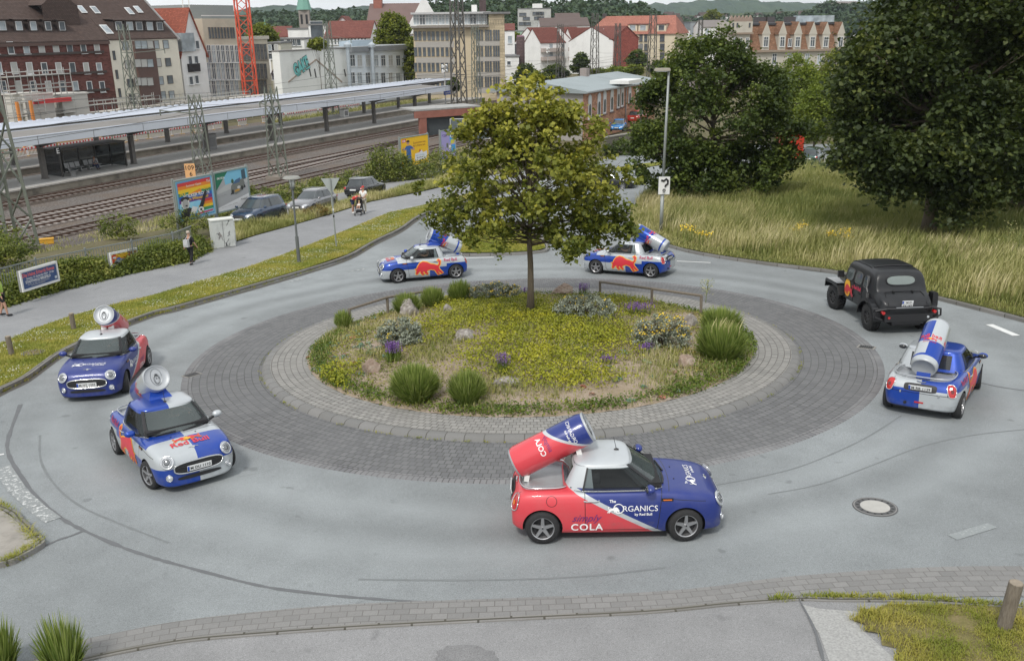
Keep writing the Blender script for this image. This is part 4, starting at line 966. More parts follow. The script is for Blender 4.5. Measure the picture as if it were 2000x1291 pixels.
b=simple('tall_gable_house','tall house with a very steep brown roof and white front behind the plane tree',712,822,222,68,WHR,24,M('brown_slate',(.15,.10,.09),.85,var=.2,scale=.4),9,wins=[(724,78),(732,78),(724,86),(732,86)],ww=1.3,wh=2.2)
b.poly('cross_gable',[(b.W-4,-.3,b.ze),(b.W+6,-.3,b.ze),(b.W+1,-.3,b.zr+1.5)],WHR,.3); b.box('chimney',1,3,10,12,b.zr-2,b.zr+2,BRK)
# church with green spire
STN=wallm('church_stone',(.27,.24,.22),.3); COP=M('copper_green',(.16,.33,.27),.7,var=.15)
p=aty(597,60,430); t=thing('church_tower','stone church tower with a green copper spire behind the hall','church',(p.x,p.y,0),.1); zt=aty(597,20,430).z; zz=aty(597,66,430).z
MB().box((0,0,zt/2),(4.6,4.6,zt)).build('tower',STN,t); MB().box((0,0,zz/2-1),(7.5,8,zz)).build('buttress',STN,t)
m=MB(); m.cyl((0,0,zt),(0,0,zt+12),3.4,.4,8); m.build('spire',COP,t)
for x in(-1,1): MB().box((x*1.1,-2.35,zt-4),(.9,.1,4)).build('louvre_window',BLK,t)
p=aty(517,45,520); t=thing('church_spire','thin distant green spire left of the church tower','church',(p.x,p.y,0)); zt=aty(517,38,520).z; MB().cyl((0,0,zt-5),(0,0,zt),1,.05,6).build('spire',COP,t); MB().box((0,0,(zt-5)/2),(1.8,1.8,zt-5)).build('tower',STN,t)
p=aty(859.5,30,700); t=thing('twin_spires','pair of slender dark church spires behind the office block','church',(p.x,p.y,0))
for x in(-2.6,2.6):
    zt=aty(859,-14,700).z; MB().box((x,0,(zt-18)/2),(3.6,3.6,zt-18)).build('tower',STN,t); MB().cyl((x,0,zt-18),(x,0,zt),1.9,.05,8).build('spire',M('slate_spire',(.13,.12,.13),.7),t)
# --- beige office with glazed top floor
TAN=tiles('tan_panels',(.50,.42,.29),.9,3.); TANP=wallm('tan_stone',(.50,.42,.29),.2)
b=Bld('office_block','beige office block with a white glazed top floor, centre of the background',fp(807,183),fp(985,183))
zr0=b.Z(880,54); xm=b.X(955,60); xt=b.X(930,60); b.box('wall',0,xm,0,18,0,zr0,TANP); b.box('stair_tower',xm+.01,b.W,-.6,17,0,b.Z(970,28),TAN); b.box('tower_roof',xm-1,b.W+1.2,-1.2,17.5,b.Z(970,28),b.Z(970,28)+.35,M('flat_roof_edge',(.17,.17,.17)))
b.box('ledge',-.3,xm,-1.3,.0,zr0-.05,zr0+.3,M('ledge_grey',(.22,.20,.18),.8)); zp=b.Z(880,25,1.5); b.box('penthouse',.6,xm-.4,1.6,15,zr0+.3,zp-.3,WFR); b.box('penthouse_roof',-.4,xm+.4,.4,16,zp-.3,zp+.05,M('pale_roof_edge',(.42,.42,.42),.7))
i=0
for px in(813,825,837,850,863,876,889,901,913,924,935,946): x=b.X(px,40,1.5); b.win(x,(zr0+zp)/2+.1,1.15,(zp-zr0)*.72,'cross',y=1.55,gm=random.choice([GLSL,GLS,GLSL]))
for y in(71,102,132,162):
    for px in(812,820,829,838,846,855,864,873,881): x,z=b.F(px,y); b.win(x,z,.62,1.7,'thin',gm=GLS,fm=DGR)
    z=b.Z(850,y+16); b.box('spandrel',.3,b.X(887,90),-.04,-.005,z-.7,z+.5,M('spandrel_grey',(.36,.34,.31),.9,var=.1))
    for px in(932.5,937.5,942.5,950,954.5,959.5,966,970.5,975): x,z=b.F(px-1,y-1.5,-.6); b.win(x,z,.38,2.0,'thin',gm=GLS,fm=DGR,y=-.62)
    z=b.Z(950,y+14,-.6); x0=b.X(930,90,-.6); b.box('spandrel',x0,b.X(976,90,-.6),-.64,-.605,z-.6,z+.5,M('spandrel_grey',(.36,.34,.31),.9,var=.1))
x0=b.X(928,60,-.6); b.box('window_wing',x0,xm+.005,-.6,-.01,0,zr0-.06,TANP)
m=MB()
for i in range(13): m.box((b.X(928,50)+i*.5,-1.1,zr0+.75),(.05,.05,.9))
m.box((b.X(928,50)+3,-1.1,zr0+1.2),(6.4,.06,.06)); m.build('balcony_rail',DKST,b.t)
b.box('roof_box',b.X(921,20,6),b.X(931,20,6),6,9,zp,zp+1.4,OFFW)
simple('brick_chimney_house','dark tall brick stack behind the office block',937,950,420,-3,brickm('dark_brick',(.09,.06,.06)),3)
simple('town_house','white narrow house just right of the office block',985,1005,255,60,WHR,12,DRROOF,48,wins=[(996,78)],ww=1.2,wh=2)
simple('town_house','low white house with sloping wall right of the office block',987,1013,240,112,WHR,12,wins=[(994,124)],ww=1,wh=1)
p=aty(1017,140,245); t=thing('brick_tower','round dark brick tower beside the white houses','tower',(p.x,p.y,0)); MB().cyl((0,0,0),(0,0,aty(1017,72,245).z),1.1,1.1,20).build('shaft',brickm('dark_brick',(.09,.06,.06)),t,True); MB().cyl((0,0,aty(1017,72,245).z),(0,0,aty(1017,70,245).z),.9,.9,20).build('cap',M('mauve_cap',(.4,.2,.3)),t)
simple('town_house','dark grey flat building left of the brick tower',998,1012,260,90,M('dark_grey_wall',(.13,.12,.13)),8)
b=simple('tower_block','grey concrete block of flats standing below the wood',1012,1076,480,18,wallm('grey_concrete',(.46,.46,.44),.4),18,wins=[(1021,29),(1053,27),(1050,36),(1056,27),(1028,37),(1020,47),(1030,47),(1056,36),(1047,27)],ww=3.6,wh=1.6,gm=GLS,fm=DGR)
b.box('roof_plant',b.W*.45,b.W*.75,4,10,b.ze,b.ze+2.5,OFFW)
simple('town_house','wide house with dark brown hipped roof in front of the wood',1055,1152,400,52,WHR,30,M('umber_roof',(.10,.07,.06),.85,var=.2,scale=.3),36)
simple('town_house','dark brown saddle roof rising left of the salmon roof',1086,1134,415,40,M('dark_gable',(.12,.09,.08)),20,M('umber_roof',(.10,.07,.06)),27)
simple('green_hall','low hall with a pale green roof behind the white houses',985,1050,420,62,M('green_sheet',(.30,.42,.34),.7),20)
# --- white houses with balconies
def balc(b,px0,px1,py,mat,h=1.1,d=1.5):
    x0,z=b.F(px0,py); x1,_=b.F(px1,py); o=b.box('balcony',x0,x1,-d,-.02,z-h/2,z+h/2,mat)
BAL=wallm('balcony_beige',(.42,.36,.33),.1)
b=Bld('white_house','white house with red roof and two beige balcony bands, left of the pair',fp(1056,283),fp(1109,290)); ze=b.Z(1080,84); zr=b.Z(1075,55,6); b.box('wall',0,b.W,0,12,0,ze,WHR); b.gable(0,b.W,0,12,ze,zr,DRROOF,WHR,.2)
for y in(91,107):
    for px in(1062,1076,1099): x,z=b.F(px,y); b.win(x,z,1.5,1.6,'bars',gm=random.choice([GLS,GLSL]))
for y in(99,115.5): balc(b,1055,1095,y,BAL)
g=Bld('white_gable_wing','white gable end wall of the left white house',fp(1024.5,287),fp(1055.5,282.5)); zz=g.Z(1040,84); g.box('wall',0,g.W,0,9,0,zz,WHR); g.gabley(0,g.W,0,12,zz,g.Z(1040,57),DRROOF,WHR,.2)
b=Bld('white_house','white house with skylights in its red roof, right of the pair',fp(1120,287),fp(1153,292)); ze=b.Z(1137,83); zr=b.Z(1135,54,6); b.box('wall',0,b.W,0,12,0,ze,WHR); b.gable(0,b.W,0,12,ze,zr,DRROOF,WHR,.2)
for y in(91,107):
    for px in(1125,1139): x,z=b.F(px,y); b.win(x,z,1.4,1.6,'bars',gm=random.choice([GLS,GLSL]))
for y in(97,115): balc(b,1109.5,1142,y,BAL)
skylight(b,1129,71,ze,zr,6); skylight(b,1135,71,ze,zr,6)
g=Bld('white_gable_wing','narrow white gable between the two white houses',fp(1098,291),fp(1120,287)); zz=g.Z(1109,84); g.box('wall',0,g.W,0,9,0,zz,WHR); g.gabley(0,g.W,0,12,zz,g.Z(1106,56),DRROOF,WHR,.2)
b=Bld('red_brick_house','house with blank red brick end wall and red roof',fp(1153.5,281),fp(1199,276)); ze=b.Z(1176,77); zr=b.Z(1165,53,7); RBR=brickm('plain_red_brick',(.32,.09,.07)); b.box('wall',0,b.W,0,14,0,ze,RBR); b.gable(0,b.W,0,14,ze,zr,DRROOF,RBR,.3); b.box('glazed_strip',.4,b.W*.42,-.12,-.01,0,ze-1,GLS); skylight(b,1175,61,ze,zr,7)
b=Bld('white_house','white house with stacked balconies right of the red brick wall',fp(1199.5,276),fp(1248,296)); ze=b.Z(1222,80); zr=b.Z(1205,53,7); b.box('wall',0,b.W,0,14,0,ze,WHR); b.gable(0,b.W,0,14,ze,zr,DRROOF,WHR,.2)
for y in(86,103,120):
    for px in(1207,1217,1224): x,z=b.F(px,y); b.win(x,z,.9,1.6,'bars',gm=GLS)
for y in(93,110): balc(b,1226,1247,y,wallm('balcony_grey',(.33,.33,.33)))
# cream house under the large salmon roof
b=Bld('salmon_roof_house','large cream house with a broad salmon red roof and three dormers',fp(1241,305),fp(1320,300)); ze=b.Z(1285,65); zr=b.Z(1270,31,9); CRM=wallm('warm_cream',(.60,.53,.40),.15); b.box('wall',0,b.W,0,18,0,ze,CRM)
m=MB(); xl=b.X(1148,65,2); m.add([(xl,-.5,ze-.3),(b.W+.5,-.5,ze-.3),(b.W-2.2,9,zr),(xl+4,9,zr),(xl,18.5,ze-.3),(b.W+.5,18.5,ze-.3)],[(0,1,2,3),(1,5,2),(5,4,3,2),(4,0,3),(0,4,5,1)]); m.build('roof',ORROOF,b.t)
for px in(1236,1256,1292): dormer(b,px,61,ze,zr,3.,1.9,9,CRM,DRROOF)
b.box('chimney',b.X(1178,40,9),b.X(1183,40,9),8,10,zr-3,zr+.8,M('soot',(.06,.05,.05)))
for y in(75,93,110):
    for px in(1252,1261.5,1293.5): x,z=b.F(px,y); b.win(x,z,1.5 if px>1290 else 1.1,2.2,'cross',gm=GLS,fm=WDK)
simple('town_house','small house with brown roof behind the salmon roofed house',1308,1336,380,52,WHR,14,BROOF,35)
simple('town_house','white low house right of the brown roofed one',1310,1348,370,60,WHR,10)
simple('town_house','grey flat roofed hall in the distance above the round tree',1348,1385,460,44,M('hall_grey',(.25,.27,.29),.8),30)
simple('town_house','white house with grey roof left of the crenellated tower',1372,1425,290,54,WHR,14,M('grey_roof',(.18,.16,.15),.8),41,wins=[(1381,62),(1413,61)],ww=1.2,wh=1.6)
# --- grand house with crenellated tower
STO=wallm('pale_stone',(.47,.44,.38),.2); TTL=tiles('terracotta_mansard',(.24,.135,.085),.5,.7)
b=Bld('grand_house','grand stone house with terracotta mansard roof and pointed dormers',fp(1470,215),fp(1648,222)); ze=b.Z(1560,98); zt=b.Z(1560,49,2.5); b.box('wall',0,b.W,0,14,0,ze,STO)
m=MB(); m.add([(0,-.2,ze),(b.W,-.2,ze),(b.W-1.5,2.5,zt),(.0,2.5,zt),(0,14,ze),(b.W,14,ze),(b.W-1.5,12,zt),(0,12,zt)],[(0,1,2,3),(1,5,6,2),(5,4,7,6),(4,0,3,7)]); m.build('mansard_roof',TTL,b.t)
b.box('roof_top',-.2,b.W-1.1,2.2,12.3,zt,zt+.45,M('black_felt',(.05,.05,.055),.8)); b.box('roof_deck',.3,b.W-1.6,2.8,11.8,zt+.46,zt+.5,M('pale_felt',(.30,.33,.36),.7)); b.box('cornice',-.3,b.W+.3,-.7,-.02,ze-.35,ze+.1,M('cornice_brown',(.28,.22,.17),.8))
for px in(1495,1527,1557,1586,1612,1641):
    x,z=b.F(px,84,-.2); w_=1.9; m=MB(); m.box((x,.9,z+.1),(w_,2.4,3.4),0); m.add([(x-w_/2-.2,-.35,z+1.8),(x+w_/2+.2,-.35,z+1.8),(x,-.35,z+4.6),(x-w_/2-.2,3,z+1.8),(x+w_/2+.2,3,z+1.8),(x,3,z+4.6)],[(0,1,2)],0); m.add([(x-w_/2-.2,-.35,z+1.8),(x,-.35,z+4.6),(x,3,z+4.6),(x-w_/2-.2,3,z+1.8),(x+w_/2+.2,-.35,z+1.8),(x+w_/2+.2,3,z+1.8)],[(0,1,2,3),(1,4,5,2)],1)
    o=m.build('dormer',[STO,TTL],b.t); g=winmesh(1.2,2.2,'cross',GLS,WFR); q=link('window',g[0],o); q.location=(x,-.36,z+.2); link('pane',g[1],q)
x,z=b.F(1541,84,-.2); b.win(x,z,1.,1.8,'two',y=-.5,gm=GLS)
for y in(116,147,180):
    for px in(1512,1542,1561,1576,1600,1620): x,z=b.F(px,y); b.win(x,z,1.2,2.5,'cross',gm=random.choice([GLS,GLSL]))
    z=b.Z(1560,y+16.5); b.box('string_course',0,b.W,-.15,-.01,z-.15,z+.15,wallm('string_stone',(.38,.34,.29)))
for px in(1488,1506,1547): x=b.X(px,40,6); b.box('chimney',x-1,x+1,6,8,zt+.5,zt+1.8,M('soot',(.06,.05,.05)))
x=b.X(1590,33,9); b.box('roof_light',x-5,x+5,8,10,zt+.5,zt+2,GLSL)
t0=Bld('crenellated_tower','square stone tower with zigzag crenellated top beside the grand house',fp(1424,213),fp(1469.5,214.5)); z1=t0.Z(1447,66); z2=t0.Z(1447,43); t0.box('shaft',.3,t0.W-.3,.3,6,0,z1,STO); t0.box('head',0,t0.W,0,6,z1,z2,STO); t0.box('moulding',-.2,t0.W+.2,-.25,-.01,z1-.2,z1+.2,M('cornice_brown',(.28,.22,.17)))
m=MB()
for i in range(6):
    x=.1+i*(t0.W-.2)/6; w_=(t0.W-.2)/6; m.prism([(x,0),(x+w_,0),(x+w_,.6),(x,.6)],z2,z2+.5,0); m.add([(x,0,z2+.5),(x+w_,0,z2+.5),(x+w_/2,0,z2+1.3),(x,.6,z2+.5),(x+w_,.6,z2+.5),(x+w_/2,.6,z2+1.3)],[(0,1,2),(5,4,3),(0,2,5,3),(1,4,5,2)])
m.build('battlement',M('battlement_brown',(.28,.21,.17),.85),t0.t)
for px in(1432,1440,1464): x,z=t0.F(px,50); t0.win(x,z,.4,1.,'thin',gm=GLS,fm=WDK)
for px in(1434,1446,1459): x,z=t0.F(px,84,.3); t0.win(x,z,.8,2.2,'two',gm=GLS,y=.3)
simple('hill_mansion','distant white mansion with grey roof on the wooded hill at the right',1619,1672,900,14,WHR,16,M('grey_roof',(.18,.16,.15)),4,wins=[(1625+i*7,18) for i in range(7)],ww=2,wh=3,gm=GLS,base=-5)
# --- brick station hall
SBR=brickm('station_brick',(.46,.25,.165)); FELT=M('station_felt',(.27,.31,.32),.85,var=.12,scale=.4,dirt=.25)
c=fp(1142,116); e_=fp(1284,138); f0=fp(1080,131)
b=Bld('station_hall','long single storey brick hall with arched windows and grey felt roof','' or c,e_); ze=b.Z(1146,178); D_=12.5
b.box('wall',0,b.W,0,D_,0,ze,SBR)
zb_=ze+1.1; m=MB(); m.add([(-.6,-.7,ze),(b.W+.5,-.7,ze),(b.W+.5,D_/2,zb_),(-.6,D_/2,zb_),(b.W+.5,D_+.7,ze),(-.6,D_+.7,ze),(-.6,-.7,ze-.25),(b.W+.5,-.7,ze-.25),(b.W+.5,D_+.7,ze-.25),(-.6,D_+.7,ze-.25)],[(0,1,2,3),(3,2,4,5),(6,7,1,0),(5,4,8,9),(0,3,5,9,6),(1,7,8,4,2),(9,8,7,6)]); m.build('roof',FELT,b.t)
b.box('gutter',-.7,b.W+.5,-.85,-.7,ze-.2,ze-.02,M('zinc_gutter',(.40,.42,.43),.4,.4)); x=b.X(1143,156,6); b.box('chimney',x-.5,x+.5,5.6,6.6,zb_-.3,zb_+1.,M('chimney_grey',(.28,.24,.22)))
def arch(b,px,py,w_,h_):
    x,z=b.F(px,py,-.02)
    def prof(w,h,z0):
        P=[(x-w/2,z0),(x+w/2,z0)]; r=w/2
        for k in range(9): a=math.pi*k/8; P.append((x+r*math.cos(a),z0+h-r+r*math.sin(a)))
        return P
    a=prof(w_,h_,z-h_/2); m=MB(); m.add([(p,-.06,q) for p,q in a]+[(p,.02,q) for p,q in a],[tuple(range(len(a)-1,-1,-1)) if 0 else tuple(range(len(a)))]+[(i,(i+1)%len(a),len(a)+(i+1)%len(a),len(a)+i) for i in range(len(a))]); o=m.build('window',WFR,b.t)
    a=prof(w_*.62,h_*.55,z-h_*.42); m=MB(); m.add([(p,-.075,q) for p,q in a],[tuple(range(len(a)))]); m.build('pane',GLS,o); MB().box((x,-.12,z-h_/2-.08),(w_+.3,.2,.14)).build('sill',M('sill_dark',(.16,.09,.07)),o)
for px,py,h_ in((1152,210,3.1),(1170,205,3.),(1181,200,3.),(1195,196,3.),(1208,189.5,3.),(1215.5,187,3.),(1230,186,2.2),(1244,185,2.2),(1255,182,2.5),(1266,178.5,2.6)): arch(b,px,py,1.0,h_)
x,z=b.F(1242,160,-2.2); b.box('bay_roof',x-2.5,x+2.5,-2.2,.5,z-.2,z+.25,OFFW); 
m=MB(); x=b.X(1222,180); m.cyl((x,-.1,0),(x,-.1,ze),.07); m.build('downpipe',M('zinc_gutter',(.4,.42,.43)),b.t)
m=MB()
for i in range(26):
    x=random.choice([random.uniform(3,9),random.uniform(12,22)]); z=random.uniform(.4,2.1); a=random.uniform(-1.2,1.2); m.bar((x,-.03,z),(x+.5*math.cos(a),-.03,z+.6*math.sin(a)),.02,.09)
m.build('graffiti',M('graffiti_grey',(.46,.44,.46),.8),b.t)
b.box('end_wall',-.08,-.005,.1,D_-.1,0,ze-.3,wallm('grey_end_render',(.33,.31,.29),.4))
m=MB()
for i in range(4): m.box((-.12,2+i*2.8,2.6),(.06,1.1,1.9))
m.build('end_windows',GLS,b.t)
# retaining wall with hedge in front of the yard
wa,wb=atz(1180,305,0),atz(1262,290,0); d_=wb-wa; t=thing('retaining_wall','dark concrete retaining wall below the yard with the blue car','wall',wa,math.atan2(d_.y,d_.x)); Lw=d_.length+8; MB().box((Lw/2,0,1.0),(Lw,.35,2.0)).build('wall_body',wallm('mossy_concrete',(.16,.145,.12),.6,.25),t); MB().box((Lw/2,0,2.05),(Lw+.1,.45,.12)).build('coping',wallm('old_coping',(.26,.25,.22)),t)
# ================================================================ HILLS
def hillm(name,c0,c1,sc=.03):
    t=NT(name); f=t.noise(sc,6,rough=.7); return t.pbr(t.ramp(f,[(.35,c0),(.65,c1)]),.95,0,None,0,.1)
def ridge(name,pts,Y,mat,depth=500,bump_=6.,n=160,zb=-5):
    """a rounded wooded ridge whose crest passes the given sight lines at distance Y"""
    xs_=[];zs_=[]
    for px,py in pts: p=aty(px,py,Y); xs_.append(p.x); zs_.append(p.z)
    X=np.linspace(xs_[0],xs_[-1],n); Z=np.interp(X,xs_,zs_); mb=MB(); rows=15
    for j in range(rows):
        a=math.pi*j/(rows-1); 
        for i in range(n):
            s_=math.sin(a)**.8 if 0<j<rows-1 else 0; nz=bump_*(math.sin(i*1.9+j*2.3)+math.sin(i*.83-j*1.7)+random.uniform(-1,1))*.33*(.4+.6*s_)
            mb.v.append((X[i]+random.uniform(-.3,.3)*bump_,Y-math.cos(a)*depth+random.uniform(-1,1)*bump_,zb+(Z[i]-zb)*s_+nz))
    for j in range(rows-1):
        for i in range(n-1): mb.f.append((j*n+i,j*n+i+1,(j+1)*n+i+1,(j+1)*n+i)); mb.m.append(0)
    return struct(mb.build(name,mat,None,False))
HILF=hillm('far_wood',(.035,.06,.035),(.06,.09,.045),.012); HILM=hillm('mid_wood',(.035,.055,.02),(.075,.10,.035),.04)
ridge('hills',[(-400,30),(300,26),(425,24),(470,31),(520,19),(570,13),(610,18),(655,23),(700,19),(740,15),(830,26),(900,32)],3000,HILF,600,9,220)
ridge('hills',[(900,30),(1080,22),(1130,14),(1200,9),(1290,10),(1340,6),(1400,1),(1450,6),(1520,9),(1600,10),(1700,6),(2100,10)],3300,HILF,700,9,220)
ridge('hills',[(380,60),(440,42),(520,36),(600,33),(700,33),(780,36),(900,40)],1500,HILM,300,6,160)
ridge('hills',[(1250,40),(1330,33),(1420,30),(1500,27),(1600,22),(1700,14),(1900,6),(2100,0)],1900,HILM,450,6,160)
# far small houses on the slopes
t=thing('far_house','tiny pale house far away on the wooded slope','house',(0,0,-500),0,'tiny pale houses scattered on the far slopes'); MB().box((0,0,4),(12,9,8)).build('wall',WHR,t); MB().prism([(-6.5,-5),(6.5,-5),(6.5,5),(-6.5,5)],8,8.1).build('eaves',BROOF,t)
m=MB(); m.add([(-6.5,-5,8.1),(6.5,-5,8.1),(6.5,5,8.1),(-6.5,5,8.1),(-6.5,0,12),(6.5,0,12)],[(0,1,5,4),(3,4,5,2),(0,4,3),(1,2,5)]); m.build('roof',BROOF,t); first=True
for i in range(34):
    px,py,Y=(random.uniform(1296,1425),random.uniform(30,46),random.uniform(1100,1350)) if i<20 else ((random.uniform(1470,1600),random.uniform(24,36),random.uniform(1200,1400)) if i<28 else (random.uniform(560,600),random.uniform(46,54),900))
    p=aty(px,py,Y); o=t if first else copy_tree(t); first=False; o.location=p-Vector((0,0,8)); o.rotation_euler=(0,0,random.uniform(-.7,.7))
# ================================================================ CARS
class E:
    """shader maths"""
    def __init__(s,t,v): s.t=t;s.v=v
    def _o(s,op,b): return E(s.t,s.t.math(op,s.v,b.v if isinstance(b,E) else b))
    def __add__(s,b): return s._o('ADD',b)
    def __sub__(s,b): return s._o('SUBTRACT',b)
    def __mul__(s,b): return s._o('MULTIPLY',b)
    def __gt__(s,b): return s._o('GREATER_THAN',b)
    def __lt__(s,b): return s._o('LESS_THAN',b)
    def mx(s,b): return s._o('MAXIMUM',b)
    def mn(s,b): return s._o('MINIMUM',b)
    def abs(s): return E(s.t,s.t.math('ABSOLUTE',s.v))
    def inv(s): return E(s.t,s.t.math('SUBTRACT',1.0,s.v))
    def sin(s): return E(s.t,s.t.math('SINE',s.v))
BLUE=(.003,.048,.34); SILVER=(.47,.50,.52); NAVY=(.014,.030,.185); PINK=(.63,.058,.075)
def shut(t,X,Y,Z):
    """door, bonnet and hatch gaps"""
    g=lambda e,w_=.006: e.abs()<w_
    side=(Y.abs()>.55)
    d=g(X+.50)*(Z>.24)*(Z<.97)*side
    d=d.mx(g(X-.80-(Z-.6)*.12)*(Z>.24)*(Z<.95)*side)
    d=d.mx(g(Z-.245)*(X>-.50)*(X<.78)*side)
    d=d.mx(g(X-1.02+Y*Y*.1)*(Y.abs()<.74)*(Z>.8))
    d=d.mx(g(Z-.775-(X-1.3)*-.10,.005)*(X>1.0)*(X<1.6)*side)
    f=(X+1.08)*(X+1.08)+(Z-.80)*(Z-.80); d=d.mx(((f-.0081).abs()<.0009)*side)
    d=d.mx(g(Y.abs()-.60,.006)*(X<-1.6)*(Z>.62)); d=d.mx(g(Z-.62,.006)*(X<-1.6)*(Y.abs()<.62))
    return d
def paint(name,kind):
    t=NT(name); xs_=t.xyz(); X,Y,Z=[E(t,q) for q in xs_]
    if kind=='quarter':
        left=(Y>0)
        fr=((X>.02)*(Z>.55)*((Z<.83).mx(X>1.22))).mx((X>.9)*(Z>.76)*(X>1.22)*(Z>.55))
        wave=((X*2.4)-.3).sin()*.03
        re=(X<-.12)*((Z-wave<.60)*(X>-.85)).mx((X<-.85)*(Z<.70)*(X<.0))
        A=(fr.mx(re))*(Z<1.005)
        bl=(left*A).mx(left.inv()*A.inv())
        col=t.mix(bl.v,SILVER,BLUE); met=.35
    elif kind=='diag':
        d=(Z-.95)+(X+.63)*.545
        col=t.mix((d>0).v,PINK,NAVY); col=t.mix((d.abs()<.045).v,col,SILVER); col=t.mix((Z>1.0).v,col,SILVER); met=.12
    elif isinstance(kind,tuple): col=kind; met=.3
    col=t.mix(t.rng(t.noise(2.5,4),.45,.75,0,.10),col,(.25,.24,.22))
    low=t.math('MULTIPLY',(Z<.40).v,t.rng(t.noise(9,4),.4,.7,0,.25)); col=t.mix(low,col,(.16,.15,.14))
    if kind in('quarter','diag'): col=t.mix(shut(t,X,Y,Z).v,col,(.008,.008,.01))
    return t.pbr(col,.33 if kind!='diag' else .42,met,None,.6 if kind!='diag' else .25)
CHR=M('chrome',(.62,.63,.64),.18,.9,var=0); RUB=M('tyre_rubber',(.018,.018,.019),.8,var=.3,scale=12); ALLOY=M('alloy',(.42,.42,.43),.3,.8,var=.05); DKM=M('rim_dark',(.03,.03,.032),.5,.4)
BLKP=M('black_plastic',(.014,.014,.016),.45,var=.1); CGL=glassmat('car_glass',(.012,.015,.016),.03,.62); CGW=glassmat('windscreen_glass',(.065,.08,.08),.03,.38); CGLD=glassmat('car_glass_dark',(.012,.014,.016),.05); HGL=M('lamp_clear',(.55,.57,.60),.12,.3,var=.15,scale=14,coat=1)  # windscreen base colour is lightened to carry the sky's reflection
REDL=M('lamp_red',(.45,.012,.012),.2,0,coat=1,var=.15,scale=20); ORL=M('lamp_orange',(.65,.16,.01),.25,coat=1); PLW=M('plate_white',(.66,.67,.67),.5,var=0); PLB=M('plate_blue',(.01,.06,.40),.5,var=0); SKIN=M('skin',(.45,.26,.18),.6,var=.08)
BRED=M('bull_red',(.58,.03,.045),.4,var=.05); BYEL=M('bull_yellow',(.80,.42,.02),.4,var=.05); LRED=M('logo_red',(.42,.02,.09),.4,var=.05); LPUR=M('script_purple',(.13,.03,.16),.5)
def loft(stations,sub=2,cap=True):
    """stations: list of (x, [(y,z)...] from bottom centre to top centre); returns mesh data (verts, faces) after subdivision"""
    bm=bmesh.new(); R=[]
    for x,P in stations:
        k=len(P); ringv=[]
        ringv.append(bm.verts.new((x,0,P[0][1])))
        for y,z in P[1:-1]: ringv.append(bm.verts.new((x,y,z)))
        ringv.append(bm.verts.new((x,0,P[-1][1])))
        for y,z in reversed(P[1:-1]): ringv.append(bm.verts.new((x,-y,z)))
        R.append(ringv)
    n=len(R[0])
    for a,b in zip(R,R[1:]):
        for i in range(n): bm.faces.new((a[i],a[(i+1)%n],b[(i+1)%n],b[i]))
    for r,fl in((R[0],1),(R[-1],0)):
        k=len(stations[0][1])
        for i in range(1,k-2):
            q=(r[i],r[i+1],r[n-i-1],r[n-i]); bm.faces.new(q if fl else q[::-1])
        q=(r[0],r[1],r[n-1]); bm.faces.new(q if fl else q[::-1]); q=(r[k-2],r[k-1],r[k]); bm.faces.new(q if fl else q[::-1])
    bmesh.ops.recalc_face_normals(bm,faces=bm.faces)
    me=bpy.data.meshes.new('cage'); bm.to_mesh(me); bm.free()
    o=bpy.data.objects.new('cage',me); COL.objects.link(o); md=o.modifiers.new('s','SUBSURF'); md.levels=sub; md.render_levels=sub
    bpy.context.view_layer.update(); r=bpy.data.meshes.new_from_object(o.evaluated_get(bpy.context.evaluated_depsgraph_get())); bpy.data.objects.remove(o); bpy.data.meshes.remove(me); return r
def boolcut(me,cutters,mats):
    """subtract cutter meshes (MB) from mesh; each cutter brings its material index"""
    for m in mats: me.materials.append(m)
    o=bpy.data.objects.new('b',me); COL.objects.link(o); tmp=[]
    for c in cutters:
        cm=c.mesh('c',mats); q=bpy.data.objects.new('c',cm); COL.objects.link(q); tmp.append(q)
        md=o.modifiers.new('b','BOOLEAN'); md.operation='DIFFERENCE'; md.solver='EXACT'; md.object=q
    bpy.context.view_layer.update(); r=bpy.data.meshes.new_from_object(o.evaluated_get(bpy.context.evaluated_depsgraph_get()))
    bpy.data.objects.remove(o)
    for q in tmp: bpy.data.objects.remove(q)
    return r
def smooth_by_angle(me,ang=40):
    bm=bmesh.new(); bm.from_mesh(me); bmesh.ops.recalc_face_normals(bm,faces=bm.faces); 
    for e in bm.edges: e.smooth = len(e.link_faces)==2 and e.calc_face_angle(3)<R_(ang)
    for f in bm.faces: f.smooth=True
    bm.to_mesh(me); bm.free(); return me
def sec(W,zt,zk,zb,mid=.5,k5=.80):
    zm=zb+mid*(zk-zb)
    return [(0,zb),(W*.86,zb),(W*.955,zb+.07),(W,zm),(W*.985,zm+(zk-zm)*.55),(W*.925,zk),(W*k5,(zk+zt)/2+.012),(W*.42,zt-.006),(0,zt)]
